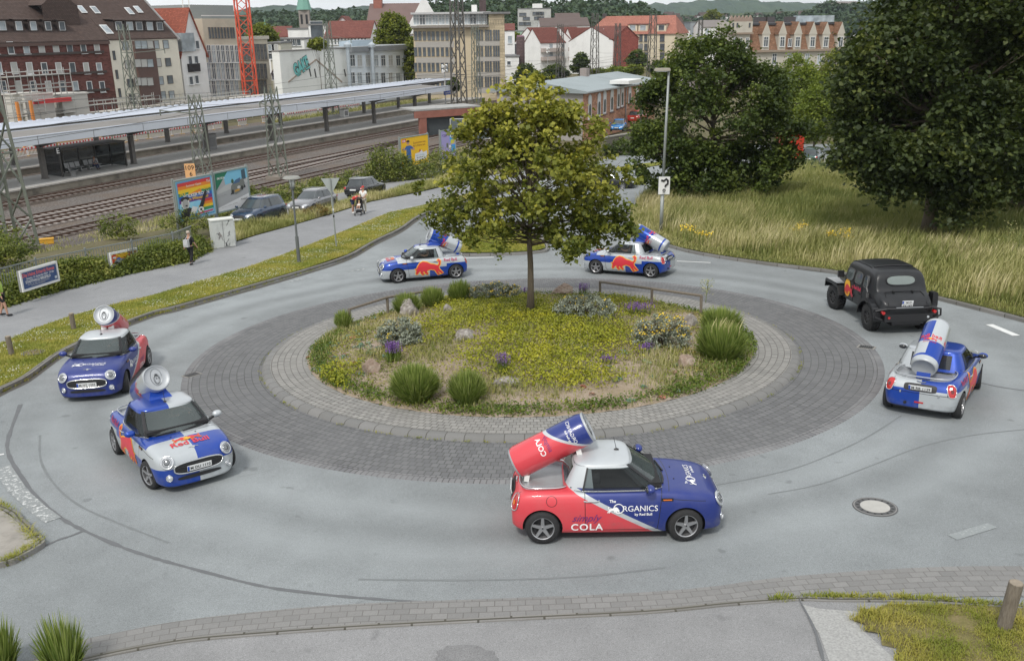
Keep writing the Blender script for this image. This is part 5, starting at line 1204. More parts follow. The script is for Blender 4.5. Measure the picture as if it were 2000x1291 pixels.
def wheel(parent,x,y,r,side,steer=0.,spokes=5,rimm=None,width=.20,name='wheel',tread=False,rr=None):
    Mx=Matrix.Translation((x,y,r))@Matrix.Rotation(steer,4,'Z')
    rr=rr or r*.68; w_=width
    prof=[(rr,-w_/2),(r*.93,-w_/2),(r*.985,-w_*.36),(r,-w_*.2),(r,w_*.2),(r*.985,w_*.36),(r*.93,w_/2),(rr,w_/2)]; n=32
    hub=empty(name,mat=None); hub.parent=parent; CH.setdefault(parent.name,[]).append(hub); hub.matrix_local=Mx; hub.name=name
    m=MB(); V=[(R*math.cos(2*math.pi*i/n),q,R*math.sin(2*math.pi*i/n)) for i in range(n) for R,q in prof]; k=len(prof)
    m.add(V,[(i*k+j,i*k+j+1,((i+1)%n)*k+j+1,((i+1)%n)*k+j) for i in range(n) for j in range(k-1)])
    if tread:
        for i in range(28):
            a=2*math.pi*i/28
            for q in(-1,1): m.box((0,0,0),(.05,w_*.4,.03),0,Matrix.Rotation(-a,4,'Y')@Matrix.Translation((0,q*w_*.26,r))@Matrix.Rotation(q*.3,4,'Z'))
    m.build('tyre',RUB,hub,True)
    s=side; m=MB(); yo=s*w_*.42
    # barrel, dark back disc, spokes
    V=[];n=28
    for i in range(n):
        a=2*math.pi*i/n
        for R,q in((rr,s*w_*.49),(rr*.93,s*w_*.45),(rr*.90,s*w_*.05)): V.append((R*math.cos(a),q,R*math.sin(a)))
    m.add(V,[(i*3+j,i*3+j+1,((i+1)%n)*3+j+1,((i+1)%n)*3+j) for i in range(n) for j in range(2)],0)
    m.cyl((0,s*w_*.02,0),(0,s*w_*.06,0),rr*.92,rr*.92,24,1)
    for i in range(spokes):
        a=2*math.pi*i/spokes+.3; c_,s_=math.cos(a),math.sin(a); u=Vector((c_,0,s_)); v=Vector((-s_,0,c_)); w0,w1=rr*.17,rr*.11
        P=[u*rr*.12-v*w0,u*rr*.12+v*w0,u*rr*.93+v*w1,u*rr*.93-v*w1]; A=[Vector((p.x,yo-s*.012*(1 if i_<2 else -.5),p.z)) for i_,p in enumerate(P)]; B=[p+Vector((0,-s*.03,0)) for p in A]
        m.add(A+B,[(0,1,2,3),(7,6,5,4),(0,4,5,1),(1,5,6,2),(2,6,7,3),(3,7,4,0)],0)
    m.cyl((0,yo-s*.02,0),(0,yo+s*.008,0),rr*.17,rr*.14,12,0); m.cyl((0,yo+s*.008,0),(0,yo+s*.012,0),rr*.07,rr*.07,10,1)
    m.build('rim',[rimm or ALLOY,DKM],hub); return hub
# ---- the small hatchback shape
MST=[(-1.80,sec(.60,.64,.59,.27)),(-1.765,sec(.71,.76,.71,.24)),(-1.67,sec(.79,.895,.855,.20)),(-1.50,sec(.83,.945,.91,.16)),(-1.15,sec(.862,.952,.92,.14)),(-.5,sec(.868,.955,.92,.13)),(.2,sec(.865,.96,.92,.13)),(.8,sec(.865,.965,.915,.13)),
     (1.10,sec(.868,.945,.89,.14)),(1.40,sec(.86,.915,.86,.14)),(1.64,sec(.83,.88,.815,.14)),(1.80,sec(.77,.825,.76,.14)),(1.895,sec(.67,.73,.67,.14)),(1.93,sec(.54,.60,.55,.17))]
mini_raw=loft(MST,3)
cut=[]
for x in(-1.2475,1.2475):
    for s in(-1,1): cut.append(MB().cyl((x,s*.62,.30),(x,s*1.1,.30),.352,.352,40,1))
bed=MB(); P=[]
for i in range(40):
    a=2*math.pi*i/40; c_,s_=math.cos(a),math.sin(a); P.append((-1.18+.44*math.copysign(abs(c_)**.55,c_),.63*math.copysign(abs(s_)**.5,s_)))
BEDP=list(P); bed.prism(P,.875,1.2,2); cut.append(bed)
BEDM=M('bed_silver',(.46,.48,.50),.35,.5,var=.06)
mini_cut=boolcut(mini_raw,cut,[WHITE,BLKP,BEDM]); smooth_by_angle(mini_cut,35)
bmx=bmesh.new(); bmx.from_mesh(mini_cut); MT=BVHTree.FromBMesh(bmx); bmx.free()
def hit(o,d,T=None):
    r=(T or MT).ray_cast(Vector(o),Vector(d)); return r
def m_side(s,off=.005,T=None):
    def f(x,z):
        r=hit((x,s*2.5,z),(0,-s,0),T); return (r[0]+Vector((0,s*off,0))) if r[0] else Vector((x,s*.87,z))
    return f
def m_top(off=.005,T=None):
    def f(x,y):
        r=hit((x,y,3),(0,0,-1),T); return (r[0]+Vector((0,0,off))) if r[0] else Vector((x,y,.9))
    return f
def m_front(s=1,off=.006,T=None):
    def f(y,z):
        r=hit((s*4,y,z),(-s,0,0),T); return (r[0]+Vector((s*off,0,0))) if r[0] else Vector((s*2,y,z))
    return f
# cab
CZ0,CZ1=.935,1.345
def cabp(t):
    return dict(f=.95-.60*t-.03*t*(1-t),r=-.86+.19*t,b=.765-.165*max(t,0)**1.25)
def cab_side(x,t,s=1,off=0.):
    c=cabp(t); cx=(c['f']+c['r'])/2; a=(c['f']-c['r'])/2; u=min(1,abs((x-cx)/a)); y=c['b']*(1-u**4.6)**(1/4.6); return Vector((x,s*(y+off),CZ0+(CZ1-CZ0)*t+(off*.4)))
def cab_end(y,t,s=1,off=0.):
    c=cabp(t); cx=(c['f']+c['r'])/2; a=(c['f']-c['r'])/2; u=min(1,abs(y)/c['b']); x=cx+s*a*(1-u**(3.4 if s>0 else 6))**(1/(3.4 if s>0 else 6)); return Vector((x+s*off,y,CZ0+(CZ1-CZ0)*t+off*.6))
def patch(mb,fn,u0,u1,t0,t1,nu=14,nt_=8,mi=0,th=0):
    """u0,u1 are functions of t"""
    vs=[]
    for j in range(nt_+1):
        t=t0+(t1-t0)*j/nt_
        for i in range(nu+1): vs.append(fn(u0(t)+(u1(t)-u0(t))*i/nu,t))
    mb.add(vs,[(j*(nu+1)+i,j*(nu+1)+i+1,(j+1)*(nu+1)+i+1,(j+1)*(nu+1)+i) for j in range(nt_) for i in range(nu)],mi)
# window limits
swr=lambda t:-.52+.10*t          # side window rear edge
def swf(t): return .80-.56*t
def yf(t): return cabp(t)['b']*(.90-.0*t)
def make_cab(parent,pm,rear_glass=True):
    m=MB()
    for s in(-1,1):
        fn=lambda x,t:cab_side(x,t,s)
        patch(m,fn,lambda t:cabp(t)['r']+.02,swr,0,1,10,6); patch(m,fn,swf,lambda t:cabp(t)['f']-.09+.03*t,0,1,4,6,1); patch(m,fn,swr,swf,.90,1,10,1); patch(m,fn,swr,swf,-.02,.06,10,1)
    # front pillars edge and header, rear panel
    fe=lambda y,t:cab_end(y,t,1); patch(m,fe,lambda t:-cabp(t)['b']*.96,lambda t:-yf(t),0,1,3,6,1); patch(m,fe,lambda t:yf(t),lambda t:cabp(t)['b']*.96,0,1,3,6,1); patch(m,fe,lambda t:-yf(t),lambda t:yf(t),.94,1,12,1)
    re_=lambda y,t:cab_end(y,t,-1); g=.44
    patch(m,re_,lambda t:-cabp(t)['b']*.999,lambda t:-g+.03*t,0,1,6,6); patch(m,re_,lambda t:g-.03*t,lambda t:cabp(t)['b']*.999,0,1,6,6); patch(m,re_,lambda t:-g,lambda t:g,.86,1,10,1); patch(m,re_,lambda t:-g,lambda t:g,-.02,.16,10,1)
    # roof
    c=cabp(1.); cx=(c['f']+c['r'])/2; a=(c['f']-c['r'])/2; n=48; rings=[]
    for k,(sc_,dz) in enumerate(((1.,0),(.985,.018),(.94,.034),(.82,.050),(.55,.062),(.25,.067))):
        rg=[]
        for i in range(n):
            th=2*math.pi*i/n; cc,ss=math.cos(th),math.sin(th); e=4.2; x=math.copysign(abs(cc)**(2/e),cc); y=math.copysign(abs(ss)**(2/e),ss); rg.append((cx+a*sc_*x,c['b']*sc_*y,CZ1+dz))
        rings.append(rg)
    V=[p for r in rings for p in r]+[(cx,0,CZ1+.068)]
    m.add(V,[(k*n+i,k*n+(i+1)%n,(k+1)*n+(i+1)%n,(k+1)*n+i) for k in range(5) for i in range(n)]+[(5*n+i,5*n+(i+1)%n,6*n) for i in range(n)],0)
    me=m.mesh('cab',[pm,BLKP]); bm=bmesh.new(); bm.from_mesh(me); bmesh.ops.remove_doubles(bm,verts=bm.verts,dist=.002); bmesh.ops.recalc_face_normals(bm,faces=bm.faces)
    for f in bm.faces: f.smooth=True
    bm.to_mesh(me); bm.free(); o=link('cab',me,parent)
    for s in(-1,1):
        m=MB(); patch(m,lambda x,t:cab_side(x,t,s,.004),lambda t:swr(t)-.01,lambda t:swf(t)+.02,.03,.93,14,6); m.build('side_window',CGL,o,True)
        m=MB(); q=lambda x,t:cab_side(x,t,s,.008)
        patch(m,q,lambda t:swr(t)-.03,lambda t:swr(t),.02,.95,1,6); patch(m,q,swf,lambda t:swf(t)+.035,.02,.95,1,6); patch(m,q,lambda t:swr(t)-.03,lambda t:swf(t)+.03,.02,.055,10,1,1); m.build('window_trim',[BLKP,CHR],o)
    m=MB(); patch(m,lambda y,t:cab_end(y,t,1,.004),lambda t:-yf(t)-.02,lambda t:yf(t)+.02,.02,.955,16,8); m.build('windscreen',CGW,o,True)
    m=MB(); patch(m,lambda y,t:cab_end(y,t,1,.010),lambda t:-yf(t)-.02,lambda t:yf(t)+.02,.0,.05,16,1)
    for y0 in(-.5,.05): m.bar(cab_end(y0,.03,1,.03),cab_end(y0+.42,.09,1,.03),.022,.02)
    m.build('wiper',BLKP,o)
    m=MB(); patch(m,lambda y,t:cab_end(y,t,-1,.004),lambda t:-g-.01,lambda t:g+.01,.13,.88,12,5); m.build('rear_window',CGLD,o,True)
    # dark cabin, seats, dashboard, wheel
    it=MB(); it.box((.05,0,.992),(1.6,1.36,.012)); it.box((.72,0,1.02),(.22,1.3,.05)); it.box((-.62,0,1.12),(.04,1.1,.24)); it.build('cabin_floor',M('cabin_dark',(.018,.018,.02),.9),o)
    for y in(-.33,.33): MB().box((-.30,y,1.08),(.16,.46,.20)).ball((-.32,y,1.22),(.06,.13,.08),10).build('seat_back',M('seat_dark',(.03,.03,.035),.8),o,True)
    m=MB(); pr=[(.42+.05*math.cos(a),.33+.17*math.sin(a),1.06+.15*math.cos(a)) for a in [2*math.pi*i/16 for i in range(17)]]; m.tube(pr,.015,5); m.build('steering_wheel',BLKP,o)
    # driver: a person in the car
    return o
def driver(parent_loc,label,shirt):
    t=thing('person',label,'person',mat=parent_loc); D=Matrix.Translation((-.16,.33,1.02))
    body_chain(t,'body',SKIN,[('n',(0,0,.10),.05,None),('hd',(.02,0,.19),.085,'n'),('hd2',(.02,0,.27),.075,'hd'),('c',(0,0,.0),.13,'n'),('sl',(0,.17,.03),.06,'c'),('el',(.18,.22,-.0),.045,'sl'),('wl',(.44,.10,.07),.03,'el'),('sr',(0,-.17,.03),.06,'c'),('er',(.18,-.22,-.0),.045,'sr'),('wr',(.44,-.10,.07),.03,'er')],D)
    body_chain(t,'shirt',shirt,[('c',(0,0,.02),.155,None),('sl',(0,.17,.035),.075,'c'),('ul',(.09,.20,.01),.062,'sl'),('sr',(0,-.17,.035),.075,'c'),('ur',(.09,-.20,.01),.062,'sr'),('b',(0,0,-.03),.16,'c')],D)
    m=MB(); m.ball((.0,0,.27),(.095,.085,.085),10,0,D); m.build('hair',M('hair_dark',(.03,.02,.015),.8),t,True); return t
def body_chain(parent,name,mat,nodes,Mx=None,sub=1):
    """one continuous skinned surface; nodes = (key, position, radius, parent key)"""
    idx={};V=[];Ed=[];R=[]
    for k,p,r,pa in nodes:
        idx[k]=len(V); V.append(Vector(p)); R.append(r if hasattr(r,'__len__') else (r,r))
        if pa is not None: Ed.append((idx[pa],idx[k]))
    me=bpy.data.meshes.new(name); me.from_pydata(V,Ed,[]); o=bpy.data.objects.new(name,me); COL.objects.link(o)
    md=o.modifiers.new('s','SKIN'); 
    for i,sv in enumerate(me.skin_vertices[0].data): sv.radius=R[i]; sv.use_root=(i==0)
    md.use_smooth_shade=True
    if sub: s=o.modifiers.new('u','SUBSURF'); s.levels=sub; s.render_levels=sub
    bpy.context.view_layer.update(); r=bpy.data.meshes.new_from_object(o.evaluated_get(bpy.context.evaluated_depsgraph_get())); bpy.data.objects.remove(o); bpy.data.meshes.remove(me)
    if Mx is not None: r.transform(Mx)
    r.materials.clear(); r.materials.append(mat); r.polygons.foreach_set('use_smooth',[True]*len(r.polygons)); return link(name,r,parent)
# ---- bull emblem (charging bull, facing +u), unit about 1 wide
BULL=[(.50,-.17),(.475,-.07),(.53,.0),(.455,.0),(.42,.09),(.33,.21),(.20,.265),(.05,.235),(-.10,.155),(-.23,.13),(-.335,.09),(-.39,.09),(-.435,.16),(-.41,.235),(-.35,.27),(-.43,.32),(-.505,.245),(-.48,.12),(-.41,.02),(-.43,-.06),(-.51,-.15),(-.585,-.235),(-.52,-.265),(-.445,-.20),(-.375,-.14),(-.40,-.21),(-.455,-.285),(-.385,-.30),(-.315,-.205),(-.25,-.10),(-.10,-.055),(.03,-.09),(.075,-.15),(.01,-.205),(.045,-.265),(.135,-.20),(.18,-.115),(.225,-.17),(.165,-.235),(.225,-.28),(.31,-.19),(.325,-.10),(.385,-.15),(.44,-.225),(.495,-.225)]
def bull_tris(grow=0.):
    pts=[Vector((a,b,0)) for a,b in BULL]
    if grow:
        n=len(pts); out_=[]
        for i in range(n):
            d=(pts[(i+1)%n]-pts[i-1]).normalized(); out_.append(pts[i]+Vector((-d.y,d.x,0))*-grow)
        # orientation check
        A=sum(pts[i].x*pts[(i+1)%n].y-pts[(i+1)%n].x*pts[i].y for i in range(n))
        if A>0: out_=out_
        else: out_=[p*2-q for p,q in zip(pts,out_)]
        pts=out_
    return poly_tris([(p.x,p.y) for p in pts])
def add_bull(parent,mapper,scale,off,flip,outline=BYEL,fill=BRED,fl=.05,m2=None):
    decal('bull_outline',bull_tris(.028),mapper,outline,parent,scale,off,flip,fl); decal('bull_emblem',bull_tris(0),m2 or mapper,fill,parent,scale,off,flip,fl)
# ---- giant can
def can_axis(cx,cz,L_,tilt):   # frame with local x along the can
    return Matrix.Translation((cx,0,cz))@Matrix.Rotation(-tilt,4,'Y')
CANR=.30; CANL=1.50
def can_paint(kind):
    n_='can_'+kind
    if n_ in _mc: return _mc[n_]
    t=NT(n_); X,Y,Z=[E(t,q) for q in t.xyz()]
    if kind=='quarter':
        q=(X*1.0+Z*.35>0.02); A=(Y>0); bl=(q*A).mx(q.inv()*A.inv()); col=t.mix(bl.v,SILVER,BLUE)
        col=t.mix(((X+.56).abs()<.035).v,col,BLUE); col=t.mix((X<-.60).v,col,SILVER); col=t.mix((X>.66).v,col,SILVER)
    else:
        d=X-.34+Z*1.1+(Y.abs()*.0); col=t.mix((d>0).v,PINK,NAVY); col=t.mix((d.abs()<.035).v,col,SILVER)
    _mc[n_]=t.pbr(col,.28,.35 if kind=='quarter' else .05,None,.4); return t.m
def make_can(parent,kind,Mx):
    t=empty('drink_can'); t.parent=parent; CH.setdefault(parent.name,[]).append(t); t.matrix_local=Mx
    h=CANL/2; r=CANR; n=40
    def lathe(name,prof,mat):
        m=MB(); k=len(prof); m.add([(x,R*math.cos(2*math.pi*i/n),R*math.sin(2*math.pi*i/n)) for i in range(n) for x,R in prof],[(i*k+j,i*k+j+1,((i+1)%n)*k+j+1,((i+1)%n)*k+j) for i in range(n) for j in range(k-1)]); return m.build(name,mat,t,True)
    lathe('can_body',[(-h+.03,r*.93),(-h+.10,r),(h-.10,r),(h-.03,r*.93)],can_paint(kind))
    AL=M('can_aluminium',(.40,.42,.44),.5,.35,var=.1,scale=8)
    lathe('lid',[(h-.03,r*.93),(h,r*.95),(h+.012,r*.93),(h+.0,r*.88),(h-.018,r*.85),(h-.012,r*.5),(h-.012,0.001)],AL); lathe('base',[(-h+.03,r*.93),(-h,r*.90),(-h-.005,r*.86),(-h+.03,r*.80),(-h+.03,.001)],AL)
    m=MB(); L_=[(h-.004,.055*math.cos(a),-.02+.11*math.sin(a)) for a in [2*math.pi*i/18 for i in range(19)]]; m.tube(L_,.013,5); m.cyl((h-.02,0,-.01),(h-.01,0,-.01),.02); m.box((h-.022,0,.05),(.02,.07,.05)); m.build('pull_tab',M('tab_metal',(.22,.23,.24),.35,.7),t,True)
    m=MB(); L_=[(h-.010,.12*math.cos(a),.02+.19*math.sin(a)) for a in [2*math.pi*i/24 for i in range(25)]]; m.tube(L_,.008,4); m.build('lid_groove',M('tab_metal',(.22,.23,.24),.35,.7),t)
    def mp(off=.004):   # map (u along axis, v arc length round the side from the +y face upwards)
        return lambda ph0: (lambda u,v:(Vector((u,(r+off)*math.cos(ph0+v/r),(r+off)*math.sin(ph0+v/r)))))
    return t,mp
def plate(parent,Mx,txt,w_=.50,h_=.11):
    o=MB().box((0,0,0),(w_,.015,h_),0,Mx).build('number_plate',PLW,parent); MB().box((-w_/2+.022,-.004,0),(.04,.015,h_-.01),0,Mx).build('blue_strip',PLB,o); text_mesh('plate_lettering',txt,w_*.82,o,BLK,Mx@Matrix.Translation((.02,-.0125,0))@Matrix.Diagonal((1,1,min(1.5,1.),1)),bold=.015,spacing=1.05); return o
def disc_on(mb,o,d,r,T,mi=0,tilt=None,thick=.02,n=24,lift=.0):
    h_=hit(o,d,T); c=h_[0]; nn=(h_[1].normalized()*.55+(-Vector(d))*.45).normalized() if tilt is None else tilt
    mb.cyl(c-nn*thick*.6+nn*lift,c+nn*thick+nn*lift,r,r*.94,n,mi); return c+nn*(thick+lift),nn
def ringtube(mb,c,nn,r,tr,n=26,mi=0,sc=1.):
    u=nn.orthogonal().normalized(); v=nn.cross(u); mb.tube([c+u*r*math.cos(2*math.pi*i/n)+v*r*sc*math.sin(2*math.pi*i/n) for i in range(n+1)],tr,5,mi)
def make_mini(label,kind,Mw,plate_txt,steer,can_tilt=.47,view='side',steerable=1,group=None):
    t=thing('promo_car',label,'car',mat=Mw,group=group)
    pm=paint('paint_'+kind,kind) if ('paint_'+kind) not in _mc else _mc['paint_'+kind]; _mc['paint_'+kind]=pm
    me=mini_cut.copy()
    for i_,q in enumerate((pm,BLKP,BEDM)): me.materials[i_]=q
    body=link('body',me,t)
    for x,st in((-1.2475,0),(1.2475,steer)):
        for s in(-1,1): wheel(t,x,s*.765,.305,s,st,rimm=ALLOY if kind=='quarter' else ALLOY)
    cab=make_cab(t,pm)
    # underside shadow box, bed kit
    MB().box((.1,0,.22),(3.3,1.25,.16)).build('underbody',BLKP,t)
    m=MB(); pass
    m.tube([(-1.18+(x+1.18)*1.04,y*1.035,.972) for x,y in BEDP+BEDP[:1]],.016,5); m.build('bed_rail',CHR if kind=='diag' else BEDM,t,True)
    m=MB(); m.box((-1.25,0,.885),(.5,.7,.012)); m.box((-1.0,-.58,.90),(.14,.05,.03)); m.box((-1.45,.45,.89),(.08,.08,.02)); m.build('bed_hatch',BEDM,t)
    # side chrome belt, handles, indicators, mirrors
    for s in(-1,1):
        f=m_side(s,.006); m=MB(); m.tube([f(-.52,.80),f(-.46,.803)+Vector((0,s*.025,0)),f(-.30,.806)+Vector((0,s*.025,0)),f(-.25,.806)],.013,6); m.build('door_handle',CHR,t)
        m=MB(); a=f(.93,.80); m.box(tuple(a),(.20,.02,.05)); m.box((a.x,a.y+s*.008,a.z),(.15,.01,.02),1); m.build('side_indicator',[BLKP,ORL],t)
        mo=MB().ball((.62,s*.93,1.045),(.085,.115,.075),12).build('mirror',{'quarter':M('mirror_silver',SILVER,.3,.3,coat=.5) if s>0 else M('mirror_blue',BLUE,.3,.3,coat=.5),'diag':M('mirror_navy',NAVY,.35,coat=.4)}[kind],t,True); MB().bar((.62,s*.84,1.0),(.66,s*.74,.975),.05,.04).build('mirror_arm',BLKP,mo); MB().ball((.575,s*.93,1.045),(.05,.10,.06),10).build('mirror_glass',CGLD,mo,True)
        # belt line
        m=MB(); m.tube([cab_side(x_,0,s,.012)+Vector((0,0,.012)) for x_ in np.linspace(-.80,.86,16)],.010,4); m.build('belt_trim',CHR,t)
    # front
    FW=Vector((1,0,0))
    for s in(-1,1):
        m=MB(); c,nn=disc_on(m,(3,s*.605,.705),(-1,0,0),.128,MT,0,Vector((.78,s*.42,.46)).normalized(),.012); o=m.build('headlight',HGL,t,True); m=MB(); ringtube(m,c-nn*.008,nn,.128,.012); m.build('chrome_ring',CHR,o,True); m=MB(); m.cyl(c-nn*.005,c+nn*.012,.075,.04,16); ringtube(m,c+nn*.004,nn,.088,.006); m.build('projector',M('projector_glass',(.20,.21,.22),.1,.6,coat=1),o,True)
        m=MB(); c,nn=disc_on(m,(3,s*.60,.375),(-1,0,0),.058,MT,0,Vector((.85,s*.5,.12)).normalized(),.02); o=m.build('fog_lamp',HGL,t,True); m=MB(); ringtube(m,c,nn,.062,.010); m.build('chrome_ring',CHR,o,True)
    def sup(w_,h_,e,cy,cz,n=40,low=1.): return [(w_*math.copysign(abs(math.cos(a))**(2/e),math.cos(a)),cz+(h_ if math.sin(a)>0 else h_*low)*math.copysign(abs(math.sin(a))**(2/e),math.sin(a))) for a in [2*math.pi*i/n for i in range(n)]]
    fr=m_front(1,.012); gp_=sup(.50,.105,3.2,0,.535,low=1.25)
    decal('grille',poly_tris(gp_),fr,BLKP,t,1,fineL=.09); g=kids(t)[-1] if 0 else None
    m=MB(); ff=m_front(1,.02); m.tube([ff(y,z) for y,z in gp_+gp_[:1]],.017,6); m.build('grille_ring',CHR,t,True)
    m=MB(); 
    for z in(.59,.555,.47,.44): w_=.47*(1-abs(z-.53)/.16*.25); m.tube([ff(y,z) for y in np.linspace(-w_,w_,12)],.007,4)
    m.build('grille_bars',M('bar_grey',(.07,.07,.07),.4,.5),t)
    lp=sup(.45,.04,3,0,.315); decal('lower_intake',poly_tris(lp),m_front(1,.010),BLKP,t,1,fineL=.09)
    c=hit((3,0,.50),(-1,0,0))[0]; plate(t,Matrix.Translation(c+Vector((.04,0,.0)))@Matrix.Rotation(math.pi/2,4,'Z')@Matrix.Rotation(.12,4,'X'),plate_txt)
    c=hit((1.72,0,3),(0,0,-1))[0]; m=MB(); m.cyl(c,c+Vector((.004,0,.012)),.035,.03,14)
    for s in(-1,1): m.add([c+Vector((0,s*.03,.012)),c+Vector((.01,s*.10,.006)),c+Vector((-.012,s*.10,.008)),c+Vector((-.02,s*.03,.014))],[(0,1,2,3)])
    m.build('wing_badge',CHR,t)
    # rear
    rf=m_front(-1,.010)
    for s in(-1,1):
        gl=[(s*(.63+.095*math.copysign(abs(math.cos(a))**.75,math.cos(a))),.745+.15*math.copysign(abs(math.sin(a))**.75,math.sin(a))) for a in [2*math.pi*i/24 for i in range(24)]]
        N=Vector((-.75,s*.60,.15)).normalized()
        def rm(y,z,o_=.012,N=N,s=s):
            dy=(abs(y)-.63); o=Vector((-1.72+dy*.75,s*(.675+dy*.72),z)); r=hit(o+N*1.,-N); return (r[0] or o)+N*o_
        decal('tail_lamp',poly_tris(gl),lambda y,z:rm(y,z,.014),REDL,t,1,fineL=.05); m=MB(); m.tube([rm(y,z,.016) for y,z in gl+gl[:1]],.011,5); m.build('tail_ring',CHR,t,True)
        decal('tail_core',poly_tris([(s*.63+(y-s*.63)*.35,.745+(z-.745)*.3) for y,z in gl]),lambda y,z:rm(y,z,.02),ORL if kind=='diag' else M('tail_dark',(.12,.005,.005),.2,coat=1),t,1,fineL=.05)
    c=hit((-3,0,.72),(1,0,0))[0]; plate(t,Matrix.Translation(c+Vector((-.02,0,.02)))@Matrix.Rotation(-math.pi/2,4,'Z')@Matrix.Rotation(.2,4,'X'),plate_txt)
    decal('plate_surround',poly_tris(sup(.36,.085,5,0,.745)),rf,BLKP,t,1,fineL=.1)
    m=MB(); c=rf(0,.86)
    for s in(-1,1): m.bar(c+Vector((-.01,0,0)),c+Vector((-.0,s*.10,.02)),.02,.02)
    m.build('rear_badge',CHR,t); m=MB(); f2=m_front(-1,.004)
    for s in(-1,1): m.box(tuple(f2(s*.42,.62)+Vector((0,0,.0))),(.06,.04,.05))
    m.build('bumper_stud',CHR,t); MB().box(tuple(f2(0,.40)),(.02,.20,.035)).build('fog_reflector',REDL,t); c=f2(.30,.36); MB().cyl(c+Vector((.05,0,0)),c+Vector((-.03,0,0)),.035,n=12).build('exhaust',DKM,t)
    # aerial, washer jets
    m=MB(); m.ball((.12,0,1.415),(.05,.035,.02),8); m.cyl((.12,0,1.42),(.07,0,1.66),.006,.004,5); m.build('aerial',BLKP,t)
    m=MB(); 
    for y in(-.26,.26): m.box(tuple(m_top(.004)(1.12,y)),(.02,.03,.01))
    m.build('washer_jet',BLKP,t)
    # can with its stand
    Mx=can_axis(-.95 if kind=='quarter' else -1.05,1.52,CANL,can_tilt); m=MB()
    if kind=='diag':
        for a_,b_ in(((-1.52,-.12,.90),(-1.50,-.12,1.02)),((-1.52,.12,.90),(-1.50,.12,1.02)),((-.55,-.1,1.39),(-.58,-.1,1.50)),((-.55,.1,1.39),(-.58,.1,1.50))): MB().bar(a_,b_,.14,.09).build('can_stand',OFFW,t)
    else:
        m.add([(-.75,-.25,1.385),(-.15,-.25,1.41),(-.15,.25,1.41),(-.75,.25,1.385),(-.62,-.16,1.62),(-.36,-.14,1.62),(-.36,.14,1.62),(-.62,.16,1.62)],[(0,1,5,4),(1,2,6,5),(2,3,7,6),(3,0,4,7),(4,5,6,7)]); m.build('can_stand',M('stand_blue',BLUE,.3,.3,coat=.5),t); MB().bar((-1.50,0,.90),(-1.46,0,1.06),.3,.12).build('can_foot',_mc['stand_blue'],t)
    can,mp=make_can(t,kind,Mx)
    # lettering
    for s in(-1,1):
        fs_=m_side(s,.006); fs2=m_side(s,.010); fl=(s>0)      # u to the right as seen from outside: on the left side +u = -x
        mapx=lambda f: (lambda u,v:f(-u if s>0 else u,v))
        if kind=='quarter':
            sx=-1 if s>0 else 1
            add_bull(t,mapx(fs_),1.08,(sx*-.06,.555),s>0,m2=mapx(fs2))
            decal('lettering',text_tris('Red Bull',bold=.015),mapx(fs2),LRED,t,.56,(sx*-1.03,.84),False,.04)
        else:
            sx=-1 if s>0 else 1
            decal('lettering',text_tris('RGANICS'),mapx(fs2),LBL,t,.60,(sx*.38+(.08 if s<0 else .08),.66),False,.05)
            m_=mapx(fs2); cx_=sx*.38-.30
            ringp=[(cx_+.085*math.cos(2*math.pi*i/24),.66+.085*math.sin(2*math.pi*i/24)) for i in range(25)]; mb=MB(); mb.tube([m_(*q) for q in ringp],.009,4); mb.build('lettering_ring',LBL,t)
            decal('bull_emblem',bull_tris(0),m_,LBL,t,.20,(cx_-.085,.64),s>0,.04)
            decal('lettering',text_tris('The',bold=.02),m_,LBL,t,.11,(cx_-.10,.795),False,.05); decal('lettering',text_tris('by Red Bull',bold=.02),m_,LBL,t,.30,(sx*.38+.13,.545),False,.05)
            decal('lettering',text_tris('simply',shear=.5,bold=.0),m_,LPUR,t,.52,(-.50*sx*-1 if s>0 else -.47,.475),False,.05) if s<0 else decal('lettering',text_tris('simply',shear=.5),m_,LPUR,t,.52,(.47,.475),False,.05)
            decal('lettering',text_tris('COLA',bold=.02,spacing=1.15),m_,LBL,t,.56,(-.47 if s<0 else .47,.315),False,.05)
    tp=m_top(.006); tp2=m_top(.010); hood=lambda f:(lambda u,v:f(1.36-v*-1.*-1.+0.,u) if 0 else f(1.42-(-v)*-1.0,u))
    hm=lambda f:(lambda u,v:f(1.40+v*-1.0,u))      # read from the front: right = +y(left side of car) ... v up = towards the windscreen
    if kind=='quarter':
        for sgn in(-1,1): add_bull(t,hm(tp),.28,(sgn*.14,.06),sgn>0,m2=hm(tp2))
        mb=MB(); c=hm(tp2)(0,.07); mb.cyl(c-Vector((0,0,.006)),c,.08,.08,20); mb.build('sun_disc',BYEL,t)
        decal('lettering',text_tris('Red Bull',bold=.02),hm(tp2),BRED,t,.78,(0,-.12),False,.05)
    else:
        f=hm(tp2); decal('lettering',text_tris('RGANICS'),f,LBL,t,.56,(.12,-.02),False,.05); mb=MB(); mb.tube([f(-.25+.08*math.cos(2*math.pi*i/24),-.02+.08*math.sin(2*math.pi*i/24)) for i in range(25)],.008,4); mb.build('lettering_ring',LBL,t)
        decal('bull_emblem',bull_tris(0),f,LBL,t,.20,(-.36,-.04),False,.04); decal('lettering',text_tris('by Red Bull',bold=.02),f,LBL,t,.30,(.22,-.12),False,.05); decal('lettering',text_tris('The',bold=.02),f,LBL,t,.10,(-.40,.08),False,.05)
